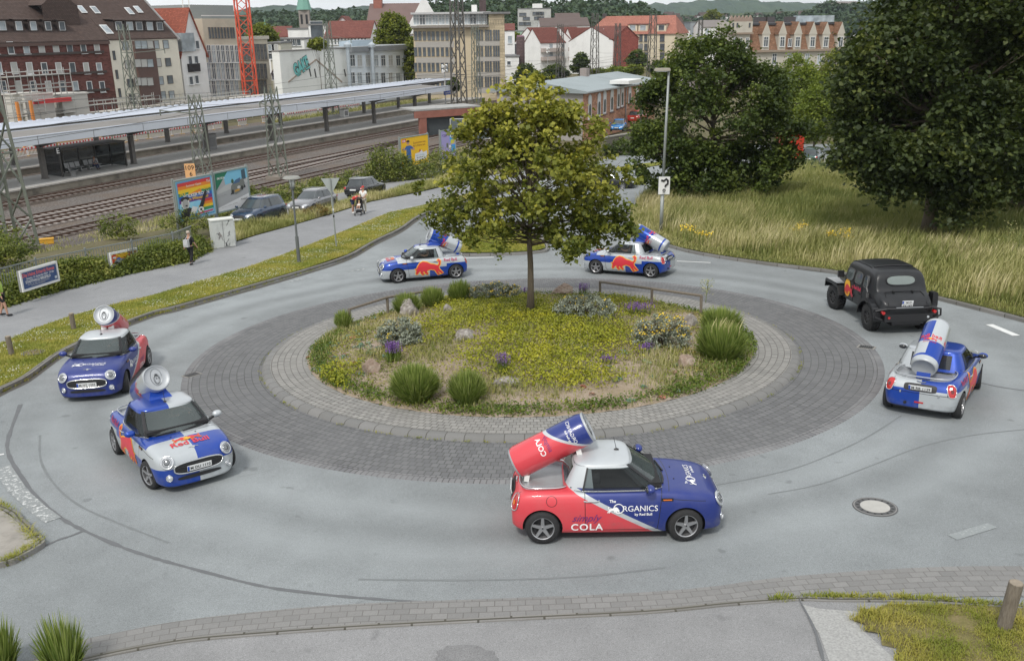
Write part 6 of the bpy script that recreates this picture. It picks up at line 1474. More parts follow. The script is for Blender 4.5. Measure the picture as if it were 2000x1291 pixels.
    # can lettering: wrapped round the upper side
    if kind=='quarter':
        for ph in(math.pi/2,math.pi/2+2.05,math.pi/2-2.05): 
            f=mp()(ph) ; sg=1
            for sc_ in (1,): decal('can_lettering',text_tris('Red Bull',bold=.02),(lambda u,v,f=f:f(.16+v*-1.0 if 0 else .10-(-v)*1.0,-u)),BRED,can,.50,(0,0),False,.04); decal('can_lettering',text_tris('Energy Drink',bold=.02),(lambda u,v,f=f:f(-.12+v,-u)),LRED,can,.30,(0,0),False,.04)
            for sgn in(-1,1): decal('bull_emblem',bull_tris(0),(lambda u,v,f=f:f(-.02+v,-u)),BRED,can,.15,(sgn*.075,0),sgn>0,.03)
            mb=MB(); mb.cyl(f(-.01,0)*.999,f(-.01,0)*1.0,.001,.001,4); 
            decal('sun_disc',poly_tris([(.035*math.cos(2*math.pi*i/14),.035*math.sin(2*math.pi*i/14)) for i in range(14)]),(lambda u,v,f=f:f(-.01+v,-u)),BYEL,can,1,fineL=.03)
    else:
        for ph in(.55,math.pi-.55):
            f=mp()(ph); decal('can_lettering',text_tris('ORGANICS'),(lambda u,v,f=f:f(.46+v,-u)),LBL,can,.46,(0,0),False,.04); decal('can_lettering',text_tris('by Red Bull',bold=.02),(lambda u,v,f=f:f(.37+v,-u)),LBL,can,.22,(-.05,0),False,.04)
            decal('can_lettering',text_tris('simply',shear=.4),(lambda u,v,f=f:f(-.02+v,-u)),LPUR,can,.34,(0,0),False,.04); decal('can_lettering',text_tris('COLA',bold=.02),(lambda u,v,f=f:f(-.15+v,-u)),LBL,can,.36,(0,0),False,.04)
    return t
def pose(rear,front,side,tr=.80):
    """pose on the road from the contact points (pixels) of the two wheels on one side (+1 left, -1 right)"""
    a=pl(*rear);b=pl(*front); d=(b-a); d.z=0; d.normalize(); n=Vector((-d.y,d.x,0)); c=(a+b)/2-n*side*tr; c.z=0
    return P2W@Matrix.Translation(c)@Matrix.Rotation(math.atan2(d.y,d.x),4,'Z')
GC='promotional hatchbacks with giant drink cans on their backs'
C1=pose((1062,1060),(1336,1055),-1); make_mini('pink and navy car with a pink cola can, driving right in the foreground','diag',C1,'M NT 1239',-.18 if 0 else .12,group=GC)
C2=pose((890,544),(779,553),1); make_mini('silver and blue car left of the tree trunk, red bull on its door','quarter',C2,'M RB 1127',.18,group=GC)
C3=pose((1272,543.4),(1163.6,535),1); make_mini('silver and blue car with a can right of the tree trunk, heading left','quarter',C3,'M RB 1131',.12,group=GC)
C4=pose((231.5,886),(296,952),-1); make_mini('blue and silver car at the left coming forward with plate M DU 1110','quarter',C4,'M DU 1110',.22,group=GC)
C5=pose((1873,815),(1909,758),-1); make_mini('silver and blue car seen from behind at the right, plate M RB 1139','quarter',C5,'M RB 1139',.15,group=GC)
C6=pose((290,715),(249,765.5),1); make_mini('navy and red car at the left behind the blue one, plate M NT 1257','diag',C6,'M NT 1257',-.10 if 0 else .25,group=GC)
for Cx,lb,cl in((C1,'driver in the pink and navy foreground car, both hands on the wheel',(.05,.05,.06)),(C2,'driver in the silver and blue car left of the tree trunk',(.10,.10,.10)),(C3,'driver in the silver and blue car right of the tree trunk',(.15,.15,.16)),(C4,'driver in the blue and silver car with plate M DU 1110',(.30,.25,.20)),(C6,'driver in the navy car with plate M NT 1257',(.3,.3,.3)),(C5,'driver in the car seen from behind at the right',(.1,.1,.12))):
    driver(Cx,lb,M('shirt_%d'%int(sum(cl)*100),cl,.8))
# ================================================================ OFF-ROADER, PARKED CARS, PEOPLE, STREET THINGS
def sec2(W,zt,zk,zb,tum=.80,zc=None):
    """taller body section with tumblehome: bottom, sill, side, belt, cant rail, roof"""
    zc=zc or zk+(zt-zk)*.72
    return [(0,zb),(W*.88,zb),(W*.97,zb+.1),(W,zb+(zk-zb)*.55),(W*.975,zk),(W*(tum+1)/2,zk+(zc-zk)*.55),(W*tum,zc),(W*tum*.55,zt-.02),(0,zt)]
BP=NT('matt_black_paint'); BP=BP.pbr(BP.mix(BP.rng(BP.noise(3,4),.4,.7,0,.5),(.007,.008,.010),(.018,.018,.020)),.42,.1,None,.15)
def jeep(Mw):
    t=thing('off_road_vehicle','matt black off road vehicle with a bull on its door, seen from behind','off-road vehicle',mat=Mw)
    W=.86
    def jc(W_,zt,zk,zb,tum): return [(0,zb),(W_*.92,zb),(W_*.99,zb+.05),(W_,zb+(zk-zb)*.55),(W_*.99,zk),(W_*(tum*.6+.4),zk+(zt-zk)*.45),(W_*tum,zk+(zt-zk)*.86),(W_*tum*.82,zt-.03),(0,zt)]
    st=[(-2.20,jc(.62,.90,.76,.56,.9)),(-2.15,jc(.78,1.02,.82,.54,.9)),(-2.0,jc(.85,1.16,.90,.52,.9)),(-1.80,jc(.87,1.26,.98,.52,.9)),(-1.64,jc(.87,1.31,1.05,.52,.9)),(-1.58,jc(.87,1.58,1.16,.52,.88)),(-1.50,jc(.87,1.80,1.22,.52,.88)),(-1.36,jc(.87,1.90,1.24,.52,.88)),(-1.15,jc(.87,1.93,1.24,.52,.88)),(-.9,jc(.87,1.955,1.24,.52,.88)),(-.2,jc(.87,1.97,1.24,.52,.88)),(.40,jc(.87,1.95,1.24,.52,.87)),(.58,jc(.87,1.91,1.23,.52,.87)),(.66,jc(.87,1.76,1.22,.52,.88)),(.82,jc(.84,1.36,1.17,.55,.92)),(.95,jc(.76,1.25,1.15,.55,.93)),(1.8,jc(.64,1.19,1.08,.58,.93)),(1.98,jc(.56,1.10,1.02,.60,.93))]
    me=loft(st,2); cuts=[MB().cyl((x,s*.60,.46),(x,s*1.2,.46),.50,.50,32,1) for x in(-1.45,1.45) for s in(-1,1)]
    me=boolcut(me,cuts,[BP,BLKP]); smooth_by_angle(me,38); body=link('body',me,t)
    bm=bmesh.new(); bm.from_mesh(me); T=BVHTree.FromBMesh(bm); bm.free()
    for x,sa in((-1.45,0),(1.45,.12)):
        for s in(-1,1): wheel(t,x,s*.82,.425,s,sa,spokes=8,rimm=M('black_rim',(.05,.05,.052),.45,.5),width=.30,tread=True,rr=.225)
    # arched mudguards
    for x in(-1.45,1.45):
        for s in(-1,1):
            m=MB(); pr=[]
            for i in range(13):
                a=math.pi*(1.02-1.04*i/12); r=.54; pr.append((x+r*1.12*math.cos(a)*(1.05 if x<0 else 1),.46+max(-.1,r*1.0*math.sin(a))))
            if x>0: pr=[(x-.66,.62),(x-.50,.93),(x+.0,.98),(x+.55,.96),(x+.60,.70)]
            for (x0,z0),(x1,z1) in zip(pr,pr[1:]):
                d=Vector((z0-z1,x1-x0)).normalized()*.035; y0,y1=s*.62,s*1.02
                m.add([(x0,y0,z0),(x1,y0,z1),(x1,y1,z1),(x0,y1,z0),(x0+d.x,y0,z0+d.y),(x1+d.x,y0,z1+d.y),(x1+d.x,y1,z1+d.y),(x0+d.x,y1,z0+d.y)],[(0,1,2,3),(7,6,5,4),(0,4,5,1),(1,5,6,2),(2,6,7,3),(3,7,4,0)])
                m.add([(x0,y1,z0),(x1,y1,z1),(x1,y1,z1-.07),(x0,y1,z0-.07)],[(0,1,2,3)])
            m.build('mudguard',BP if x<0 else [BP],t)
            if x>0: MB().box((x+.02,s*.82,1.012),(1.0,.38,.012)).build('mudguard_top',M('guard_grey',(.30,.31,.32),.5,var=.15),t)
    def rrect(cx_,cz,w_,h_,e=4.5,sk=0,n=28): return [(cx_+w_*math.copysign(abs(math.cos(a))**(2/e),math.cos(a))+sk*math.sin(a),cz+h_*math.copysign(abs(math.sin(a))**(2/e),math.sin(a))) for a in [2*math.pi*i/n for i in range(n)]]
    JG=glassmat('jeep_glass',(.05,.06,.06),.05)
    for s in(-1,1):
        f=m_side(s,.012,T); f2=m_side(s,.018,T)
        for cx_,w_,sk in((.30,.27,-.05),(-.38,.27,0),(-.98,.17,-.02)):
            R__=rrect(cx_,1.46,w_,.19,4,sk); m=MB(); m.tube([f(*q) for q in R__+R__[:1]],.016,5); o=decal('side_window',poly_tris(R__),f,JG,t,1,fineL=.15); m.build('window_rubber',M('rubber_grey',(.07,.07,.07),.6),o)
        m=MB()
        for x in(.66,-.04,-.74): m.tube([f(x,z) for z in(.62,.8,1.0,1.2,1.40,1.6)],.007,4)
        m.tube([f(x,1.235) for x in(-.74,-.04,.66)],.008,4); m.build('door_gap',M('gap_black',(.003,.003,.003),.9),t)
        sx=-1 if s>0 else 1; mp_=lambda u,v:f(-u if s>0 else u,v); mp2=lambda u,v:f2(-u if s>0 else u,v)
        decal('sun_disc',poly_tris([(sx*.42+.25*math.cos(2*math.pi*i/20),.98+.30*math.sin(2*math.pi*i/20)) for i in range(20)]),mp_,BYEL,t,1,fineL=.1); decal('bull_emblem',bull_tris(0),mp2,BRED,t,.66,(sx*.30,.93),s>0,.05)
        decal('lettering',text_tris('Red Bull',bold=.03),mp2,M('jeep_red',(.62,.02,.07),.4),t,.56,(sx*-.38,1.12),False,.05)
        m=MB(); m.box((.78,s*.98,1.38),(.08,.2,.22)); m.bar((.74,s*.80,1.30),(.78,s*.92,1.34),.04,.04); m.build('mirror',BLKP,t)
        m=MB(); m.tube([(-1.25,s*.90,1.18),(-1.18,s*.90,1.30),(-1.12,s*.85,1.66)],.02,5); m.box((-1.28,s*.91,1.0),(.10,.05,.30)); m.build('jack_bracket',M('tool_grey',(.16,.16,.16),.4,.6),t)
        m=MB(); m.tube([f(x,.83) for x in(-.15,-.05)],.02,5); m.tube([f(x,.98) for x in(-.62,-.52)],.02,5); m.build('door_handle',BLKP,t)
    rfn=m_front(-1,.014,T); ov=[(.46*math.copysign(abs(math.cos(a))**.6,math.cos(a)),1.60+.150*math.copysign(abs(math.sin(a))**.8,math.sin(a))) for a in [2*math.pi*i/30 for i in range(30)]]
    m=MB(); m.tube([rfn(*q) for q in ov+ov[:1]],.022,6); o=decal('rear_window',poly_tris(ov),rfn,M('rear_glass_pale',(.17,.20,.19),.08,coat=.5,var=.2,scale=2),t,1,fineL=.1); m.build('window_rubber',BLKP,o)
    m=MB(); 
    for s in(-1,1): m.tube([m_top(.01,T)(-1.74,s*.56),m_top(.01,T)(-1.9,s*.60),rfn(s*.60,.98),rfn(s*.57,.74)],.008,4); m.box(tuple(m_top(.02,T)(-1.76,s*.30)),(.12,.05,.04))
    m.tube([m_top(.01,T)(-1.74,y) for y in np.linspace(-.56,.56,8)],.008,4); m.build('boot_gap',M('gap_black',(.003,.003,.003),.9),t)
    c=rfn(.03,.98); q=Matrix.Translation(c+Vector((-.03,0,0)))@Matrix.Rotation(-math.pi/2,4,'Z')@Matrix.Rotation(.25,4,'X'); p=MB().box((0,0,0),(.34,.02,.22),0,q).build('number_plate',PLW,t); MB().box((-.15,-.006,.06),(.04,.015,.09),0,q).build('blue_strip',PLB,p)
    text_mesh('plate_lettering','M D',.16,p,BLK,q@Matrix.Translation((.03,-.014,.055)),bold=.01); text_mesh('plate_lettering','FX 142',.28,p,BLK,q@Matrix.Translation((0,-.014,-.055)),bold=.01)
    m=MB(); m.tube([(-2.02,-.98,.80),(-2.25,-.72,.86),(-2.30,-.4,.86),(-2.30,.4,.86),(-2.25,.72,.86),(-2.02,.98,.80)],.032,8)
    for s in(-1,1): m.tube([(-2.28,s*.70,.86),(-2.22,s*1.02,.80),(-2.20,s*1.04,.60),(-2.24,s*.80,.50)],.03,8)
    m.box((-2.18,0,.56),(.22,1.5,.24)); m.box((-2.1,0,.42),(.3,1.0,.12)); m.build('rear_bumper',BLKP,t,False); MB().tube([(-2.305,-.42,.89),(-2.305,.42,.89)],.02,6).build('bumper_bar',M('bar_silver',(.3,.31,.32),.3,.7),t)
    for y,z,r,mm in((.80,.74,.055,REDL),(-.80,.74,.055,REDL),(.62,.58,.042,REDL),(-.60,.58,.042,HGL)): MB().cyl((-2.20,y,z),(-2.31,y,z),r,r*.9,14).build('rear_lamp',mm,t)
    m=MB(); m.box((-1.9,0,.38),(.5,.9,.2)); m.cyl((-1.7,-.7,.38),(-1.7,.7,.38),.06); m.box((-2.0,.35,.40),(.12,.2,.06)); m.build('tow_gear',DKM,t); MB().box((0,0,.50),(3.4,1.0,.16)).build('chassis',BLKP,t)
    m=MB(); m.box((-1.75,-.98,1.0),(.30,.16,.46)); m.box((-1.75,-1.07,1.0),(.26,.02,.36)); m.build('jerrycan',BLKP,t)
    m=MB(); m.tube([m_top(.02,T)(-.92,y) for y in np.linspace(-.60,.60,9)],.022,5); m.tube([m_top(.015,T)(x,.66) for x in np.linspace(-.9,.5,6)],.014,4); m.tube([m_top(.015,T)(x,-.66) for x in np.linspace(-.9,.5,6)],.014,4); m.build('roof_seam',BLKP,t)
    ws=[(y,z) for y,z in((-.64,1.30),(.64,1.30),(.60,1.76),(-.60,1.76))]; decal('windscreen',poly_tris(ws),m_front(1,.012,T),JG,t,1,fineL=.15)
    for s in(-1,1): c=m_front(1,.0,T)(s*.38,.92); MB().cyl(c-Vector((.02,0,0)),c+Vector((.05,0,0)),.11,.10,18).build('headlight',HGL,t)
jeep(pose((1690,644),(1624,603),1,.97))
# ---- ordinary cars
def road_car(label,Mw,col,L_=4.5,W=.90,H=1.5,kind='estate',plate_=True,group=None,nm='parked_car',met=.5):
    t=thing(nm,label,'car',mat=Mw,group=group); k=L_/4.5; bz=.98*H/1.5; r=.32*H/1.5
    pm=M('car_paint_%.2f_%.2f_%.2f'%col,col,.25,met,coat=1,var=.05,dirt=.15)
    st=[(-2.25*k,sec(W*.70,.66*H/1.5,.6*H/1.5,.32)),(-2.2*k,sec(W*.84,.84*H/1.5,.78*H/1.5,.27)),(-2.05*k,sec(W*.93,.97*H/1.5,.92*H/1.5,.22)),(-1.5*k,sec(W,bz,bz-.05,.2)),(-.5*k,sec(W,bz,bz-.04,.19)),(.7*k,sec(W,bz,bz-.05,.19)),(1.1*k,sec(W*.99,bz-.03,bz-.1,.19)),(1.7*k,sec(W*.95,bz-.13,bz-.21,.2)),(2.05*k,sec(W*.85,bz-.24,bz-.31,.2)),(2.2*k,sec(W*.70,bz-.40,bz-.46,.22)),(2.25*k,sec(W*.52,bz-.48,bz-.52,.26))]
    me=loft(st,2); ax=(-1.35*k,1.35*k); me=boolcut(me,[MB().cyl((x,s*W*.68,r),(x,s*W*1.3,r),r*1.15,r*1.15,28,1) for x in ax for s in(-1,1)],[pm,BLKP]); smooth_by_angle(me,38); body=link('body',me,t)
    bm=bmesh.new(); bm.from_mesh(me); T=BVHTree.FromBMesh(bm); bm.free()
    for x in ax:
        for s in(-1,1): wheel(t,x,s*(W-.11),r,s,spokes=7)
    # glasshouse
    rb={'estate':(-2.02,-1.72),'hatch':(-1.95,-1.45),'suv':(-2.05,-1.75)}[kind]; f0,f1=1.05*k,.30*k; r0,r1=rb[0]*k,rb[1]*k; z0,z1=bz-.04,H-.09; b0,b1=W*.90,W*.70
    def rg(t_,n=44,e=5.,sc=1.,dz=0.):
        f=f0+(f1-f0)*t_; q=r0+(r1-r0)*t_; b_=b0+(b1-b0)*t_; cx_=(f+q)/2; a_=(f-q)/2; o=[]
        for i in range(n):
            th=2*math.pi*i/n; cc,ss=math.cos(th),math.sin(th); o.append((cx_+a_*sc*math.copysign(abs(cc)**(2/e),cc),b_*sc*math.copysign(abs(ss)**(2/e),ss),z0+(z1-z0)*t_+dz))
        return o
    m=MB(); n=44; R_=[rg(0),rg(.5),rg(1.)]; V=[p for q in R_ for p in q]; m.add(V,[(j*n+i,j*n+(i+1)%n,(j+1)*n+(i+1)%n,(j+1)*n+i) for j in range(2) for i in range(n)]); gh=m.build('glasshouse',glassmat('parked_glass',(.035,.042,.045),.06),t,True)
    m=MB(); R_=[rg(.93,sc=1.012),rg(1.,sc=1.01),rg(1.,sc=.96,dz=.035),rg(1.,sc=.8,dz=.07),rg(1.,sc=.4,dz=.09)]; V=[p for q in R_ for p in q]; m.add(V,[(j*n+i,j*n+(i+1)%n,(j+1)*n+(i+1)%n,(j+1)*n+i) for j in range(4) for i in range(n)]+[tuple(range(4*n,5*n))]); m.build('roof',pm,t,True)
    def gp2(x0,x1,s,wd,mat,nm_):
        m=MB(); P_=[]
        for j in range(5):
            t_=j/4*.96; f=f0+(f1-f0)*t_; q=r0+(r1-r0)*t_; b_=b0+(b1-b0)*t_; cx_=(f+q)/2; a_=(f-q)/2; x=x0+(x1-x0)*t_; u=min(.999,abs((x-cx_)/a_)); P_.append((x,s*(b_*(1-u**5)**.2+.008),z0+(z1-z0)*t_))
        for a,b in zip(P_,P_[1:]): m.add([(a[0]-wd/2,a[1],a[2]),(a[0]+wd/2,a[1],a[2]),(b[0]+wd/2,b[1],b[2]),(b[0]-wd/2,b[1],b[2])],[(0,1,2,3)])
        m.build(nm_,mat,t)
    for s in(-1,1):
        gp2(f0-.13,f1-.06,s,.09,pm,'front_pillar'); gp2(-.25*k,-.28*k,s,.08,BLKP,'middle_pillar'); gp2(r0+.22,r1+.12,s,.30 if kind!='estate' else .2,pm,'rear_pillar')
        m=MB(); m.ball((f0-.25,s*(W+.10),z0+.06),(.08,.12,.08),8); m.build('mirror',pm,t,True)
        if kind!='hatch': m=MB(); m.tube([(x,s*W*.66,z1+.09+(.0 if abs(x-(f1+r1)/2)<(f1-r1)*.4 else -.03)) for x in np.linspace(r1+.15,f1-.1,6)],.018,5); m.build('roof_rail',CHR,t)
        m=MB(); f=m_side(s,.006,T); m.tube([f(x,z0-.0) for x in np.linspace(r0+.25,f0-.2,8)],.009,4); m.build('belt_trim',CHR,t)
        m=MB()
        for x in(.75*k,-.25*k,-1.15*k): m.tube([f(x,z) for z in(.3,.5,.7,z0-.06)],.005,3)
        m.build('door_gap',M('gap_black',(.003,.003,.003),.9),t)
        ff=m_front(1,.010,T); hl=[(s*(.60+.17*math.copysign(abs(math.cos(a))**.7,math.cos(a))),bz-.34+.065*math.sin(a)+.03*math.cos(a)) for a in [2*math.pi*i/16 for i in range(16)]]; decal('headlight',poly_tris(hl),ff,HGL,t,1,fineL=.1)
        fr=m_front(-1,.010,T); tl=[(s*(W*.77+.10*math.copysign(abs(math.cos(a))**.7,math.cos(a))),.80*H/1.5+.075*math.copysign(abs(math.sin(a))**.7,math.sin(a))) for a in [2*math.pi*i/16 for i in range(16)]]; decal('tail_lamp',poly_tris(tl),fr,REDL,t,1,fineL=.08)
        f=m_side(s,.008,T); MB().box(tuple(f(-2.07*k,.82*H/1.5)),(.18,.03,.11)).build('tail_lamp',REDL,t)
    gr=[(.38*math.copysign(abs(math.cos(a))**.5,math.cos(a)),bz-.42+.09*math.sin(a)) for a in [2*math.pi*i/20 for i in range(20)]]; decal('grille',poly_tris(gr),m_front(1,.008,T),BLKP,t,1,fineL=.1)
    gr=[(.55*math.copysign(abs(math.cos(a))**.5,math.cos(a)),.33+.06*math.sin(a)) for a in [2*math.pi*i/20 for i in range(20)]]; decal('air_intake',poly_tris(gr),m_front(1,.008,T),BLKP,t,1,fineL=.1)
    for s in(-1,1): c=m_front(s,.015,T)(0,.52 if s>0 else .66); MB().box(tuple(c),(.015,.5,.11)).build('number_plate',PLW,t)
    return t
def carM(px,py,hd,L_,W,end,side):
    """ground pixel of the nearest corner; end=+1 front / -1 rear, side=+1 left / -1 right; hd heading in degrees"""
    a=pl(px,py); h=R_(hd) if 0 else math.radians(hd); d=Vector((math.cos(h),math.sin(h),0)); n=Vector((-d.y,d.x,0)); c=a-d*end*L_/2-n*side*W; c.z=.09; return P2W@Matrix.Translation(c)@Matrix.Rotation(h,4,'Z')
GP='cars parked between the footpath and the railway'
road_car('dark blue estate parked left of the lamp post, facing the billboards',carM(494,449,-107,4.5,.92,1,1),(.018,.045,.10),4.5,.92,1.66,'suv',group=GP)
road_car('silver grey estate parked between the blue car and the black one',carM(602,424,-107,4.7,.9,1,1),(.22,.22,.23),4.7,.9,1.5,'estate',group=GP,met=.7)
road_car('black estate parked furthest right, red tail lamps towards the viewer',carM(712,391,73,4.6,.92,-1,-1),(.012,.013,.016),4.6,.92,1.48,'estate',group=GP)
def carW(px,py,hd,z=None,Y=None,dz=0.): 
    p=gpx(px,py,.02) if Y is None else aty(px,py,Y); return Matrix.Translation((p.x,p.y,p.z+dz))@Matrix.Rotation(math.radians(hd),4,'Z')
p=gpx(1190,364,.02); road_car('dark car on the far road, half hidden by the right edge of the maple',carW(1190,366,-22),(.03,.032,.035),4.4,.9,1.45,'hatch',nm='moving_car')
road_car('bright blue hatchback parked at the brick station hall',carW(1208,255,-105,Y=119),(.01,.20,.52),4.1,.88,1.45,'hatch')
road_car('red hatchback parked behind the bright blue one at the station hall',carW(1246,238,60,Y=127),(.50,.05,.03),4.1,.88,1.6,'hatch')
road_car('dark car coming towards the viewer on the far street at the right',carW(1580,266,-95),(.03,.035,.045),4.3,.9,1.5,'hatch',nm='moving_car')
road_car('dark green car seen from behind between the two dark trees',carW(1586,318,62),(.02,.06,.055),4.4,.92,1.55,'hatch',nm='moving_car')
# red lorry partly hidden by the round tree
M0=carW(1538,312,80); t=thing('delivery_lorry','red lorry almost hidden by the foliage of the round dark tree','lorry',mat=M0); LR=M('lorry_red',(.42,.035,.015),.4,coat=.2)
MB().box((-.8,0,1.7),(4.6,2.1,2.3)).build('cargo_box',LR,t); MB().box((2.4,0,1.35),(1.5,2.0,1.8)).build('driver_cab',LR,t); MB().box((3.16,0,1.7),(.03,1.7,.7)).build('windscreen',GLS,t); MB().box((0,0,.5),(5.6,1.6,.25)).build('chassis',BLKP,t)
for x in(-1.9,2.2):
    for s in(-1,1): wheel(t,x,s*.9,.45,s)
# ---- people
HAIRD=M('hair_dark',(.03,.02,.015),.8); HAIRB=M('hair_blond',(.40,.28,.15),.8); HAIRR=M('cap_red',(.45,.03,.03),.7)
def person(label,Mw,H,pose_,shirt,trousers,hair,shoes,sleeve=.35,legs='long',group=None):
    t=thing('person',label,'person',mat=Mw,group=group); q={}
    base=dict(hip=(0,0,.53),ch=(0,0,.70),nk=(0,0,.835),hd=(.015,0,.90),tp=(.01,0,.955),sl=(0,.10,.80),el=(-.01,.135,.645),wl=(.03,.145,.51),sr=(0,-.10,.80),er=(-.01,-.135,.645),wr=(.03,-.145,.51),hl=(0,.05,.51),kl=(.015,.055,.28),al=(-.01,.055,.045),tl=(.07,.06,.015),hr=(0,-.05,.51),kr=(.015,-.055,.28),ar=(-.01,-.055,.045),tr=(.07,-.06,.015))
    base.update(pose_); g=lambda k:Vector(base[k])*H
    nd=[('hip',g('hip'),.065*H,None),('ch',g('ch'),.072*H,'hip'),('nk',g('nk'),.030*H,'ch'),('hd',g('hd'),.052*H,'nk'),('tp',g('tp'),.045*H,'hd')]
    for s in'lr':
        sg=1 if s=='l' else -1; w_=g('w'+s); e_=g('e'+s); d=(w_-e_).normalized(); side=Vector((-d.y,d.x,0)); side=side.normalized() if side.length>.1 else Vector((1,0,0))
        nd+=[('s'+s,g('s'+s),.034*H,'ch'),('e'+s,e_,.024*H,'s'+s),('w'+s,w_,.016*H,'e'+s),('pm'+s,w_+d*.035*H,.018*H,'w'+s)]
        for i,(o_,l_) in enumerate(((-.014,.04),(-.005,.047),(.005,.045),(.014,.036))): nd+=[('f%d'%i+s,w_+d*(.045+l_*.5)*H+side*o_*H,.0055*H,'pm'+s),('g%d'%i+s,w_+d*(.04+l_*1.0)*H+side*o_*H*.9+Vector((0,-sg*.008*H,0)),.0045*H,'f%d'%i+s)]
        nd+=[('th'+s,w_+d*.035*H+side*.026*H,.0065*H,'pm'+s),('h'+s,g('h'+s),.050*H,'hip'),('k'+s,g('k'+s),.032*H,'h'+s),('a'+s,g('a'+s),.021*H,'k'+s)]
    body=body_chain(t,'body',SKIN,nd)
    up=lambda s:g('s'+s).lerp(g('e'+s),1.) if sleeve>=1 else g('s'+s).lerp(g('e'+s),sleeve*2 if sleeve<.5 else 1)
    sh=[('hip',g('hip')+Vector((0,0,.0)),.078*H,None),('ch',g('ch'),.086*H,'hip'),('nk',g('nk')-(g('nk')-g('ch'))*.3,.048*H,'ch')]
    for s in'lr': sh+=[('s'+s,g('s'+s),.044*H,'ch'),('u'+s,up(s),.034*H,'s'+s)]+([('w'+s,g('w'+s),.024*H,'u'+s)] if sleeve>=1 else [])
    body_chain(t,'shirt',shirt,sh)
    tz=[('hip',g('hip')-Vector((0,0,.01*H)),.074*H,None)]
    for s in'lr':
        tz+=[('h'+s,g('h'+s)-Vector((0,0,.02*H)),.056*H,'hip'),('k'+s,g('k'+s) if legs=='long' else g('h'+s).lerp(g('k'+s),.85),.042*H,'h'+s)]+([('a'+s,g('a'+s)+Vector((0,0,.02*H)),.030*H,'k'+s)] if legs=='long' else [])
    body_chain(t,'trousers',trousers,tz)
    m=MB()
    for s in'lr':
        a=g('a'+s); b_=g('t'+s); c=(a+b_)/2; d=(b_-a); d.z=0; d=d.normalized() if d.length>0 else Vector((1,0,0)); Mx=Matrix.Translation((c.x,c.y,min(a.z,b_.z)+.022*H))@Matrix.Rotation(math.atan2(d.y,d.x),4,'Z'); m.ball((0,0,0),(.075*H,.028*H,.026*H),10,0,Mx)
    m.build('shoes',shoes,t,True)
    hd=g('hd'); tp=g('tp'); d=(tp-hd).normalized(); c=hd.lerp(tp,.75)-Vector((.012*H,0,0)); m=MB(); m.ball(tuple(c),(.058*H,.052*H,.048*H),12); m.build('hair',hair,t,True)
    # face
    fd=Vector((1,0,0)) if abs(d.z)>.6 else Vector((.4,0,-.9)); m=MB(); fc=hd.lerp(tp,.35)+fd*.050*H; m.ball(tuple(fc),(.010*H,.008*H,.014*H),6); m.build('nose',SKIN,t,True); m=MB()
    for y in(-.02,.02): m.ball(tuple(hd.lerp(tp,.5)+fd*.048*H+Vector((0,y*H,0))),.006*H,6)
    m.build('eyes',BLK,t); MB().ball(tuple(hd.lerp(tp,.02)+fd*.046*H),(.006*H,.016*H,.005*H),6).build('mouth',M('lips',(.35,.10,.09),.6),t)
    m=MB()
    for y in(-.05,.05): m.ball(tuple(hd.lerp(tp,.35)+Vector((-.005*H,y*H,0))),(.008*H,.006*H,.014*H),6)
    m.build('ears',SKIN,t); return t
def pplace(px,py,yaw,dz=.10): p=gpx(px,py,dz); return Matrix.Translation(p)@Matrix.Rotation(math.radians(yaw),4,'Z')
BLC=M('black_cloth',(.012,.012,.014),.85,var=.3); WHC=M('white_cloth',(.70,.70,.68),.8,var=.05); REC=M('red_cloth',(.60,.05,.045),.8,var=.1); NAC=M('navy_cloth',(.03,.04,.10),.85); GRC=M('lime_cloth',(.33,.48,.08),.7,var=.1); CRC=M('cream_cloth',(.56,.53,.44),.85)
t=person('person in black walking along the footpath with a grey bag on the back',pplace(375,517,68),1.68,dict(kl=(.07,.055,.285),al=(.10,.055,.05),tl=(.17,.06,.03),kr=(-.01,-.055,.29),ar=(-.12,-.055,.07),tr=(-.05,-.06,.02),el=(-.05,.135,.66),wl=(-.05,.15,.52),er=(.03,-.14,.65),wr=(.10,-.15,.53)),BLC,BLC,M('hair_grey',(.42,.36,.30),.8),BLC,.6)
o=MB().box((-.20,0,1.08),(.14,.26,.34)).build('shoulder_bag',M('grey_bag',(.45,.46,.47),.6),None)
tag(o,'light grey bag carried on the back of the walker in black','bag'); o.matrix_world=pplace(375,517,68)
m=MB(); m.tube([(-.14,.10,1.24),(.02,.10,1.40),(.13,.08,1.22)],.014,5); m.tube([(-.14,-.10,1.24),(.02,-.10,1.40),(.13,-.08,1.22)],.014,5); m.box((-.275,0,1.06),(.02,.18,.16)); m.build('straps',M('grey_bag',(.45,.46,.47),.6),o)
person('person in white shirt and cream trousers with red cap holding the pram',pplace(712,417,-105),1.86,dict(el=(.06,.13,.66),wl=(.17,.05,.60),er=(.06,-.13,.66),wr=(.17,-.05,.60)),WHC,CRC,HAIRR,WHC,.4)
person('person in red shirt and blue shorts bending over the pram',pplace(690,417,-15),1.75,dict(ch=(.15,0,.62),nk=(.26,0,.66),hd=(.32,0,.635),tp=(.37,0,.63),sl=(.20,.10,.66),el=(.27,.12,.52),wl=(.40,.10,.46),sr=(.20,-.10,.66),er=(.27,-.12,.52),wr=(.40,-.08,.46)),REC,NAC,HAIRD,WHC,.4,'short')
person('person in lime green jacket and dark shorts at the left edge',pplace(9,618,20),1.66,dict(al=(-.08,.055,.05),tl=(0,.06,.02),kl=(-.01,.055,.28),ar=(.08,-.055,.045),tr=(.15,-.06,.015),kr=(.06,-.055,.28)),GRC,BLC,M('hair_auburn',(.35,.12,.06),.8),BLC,1.,'short')
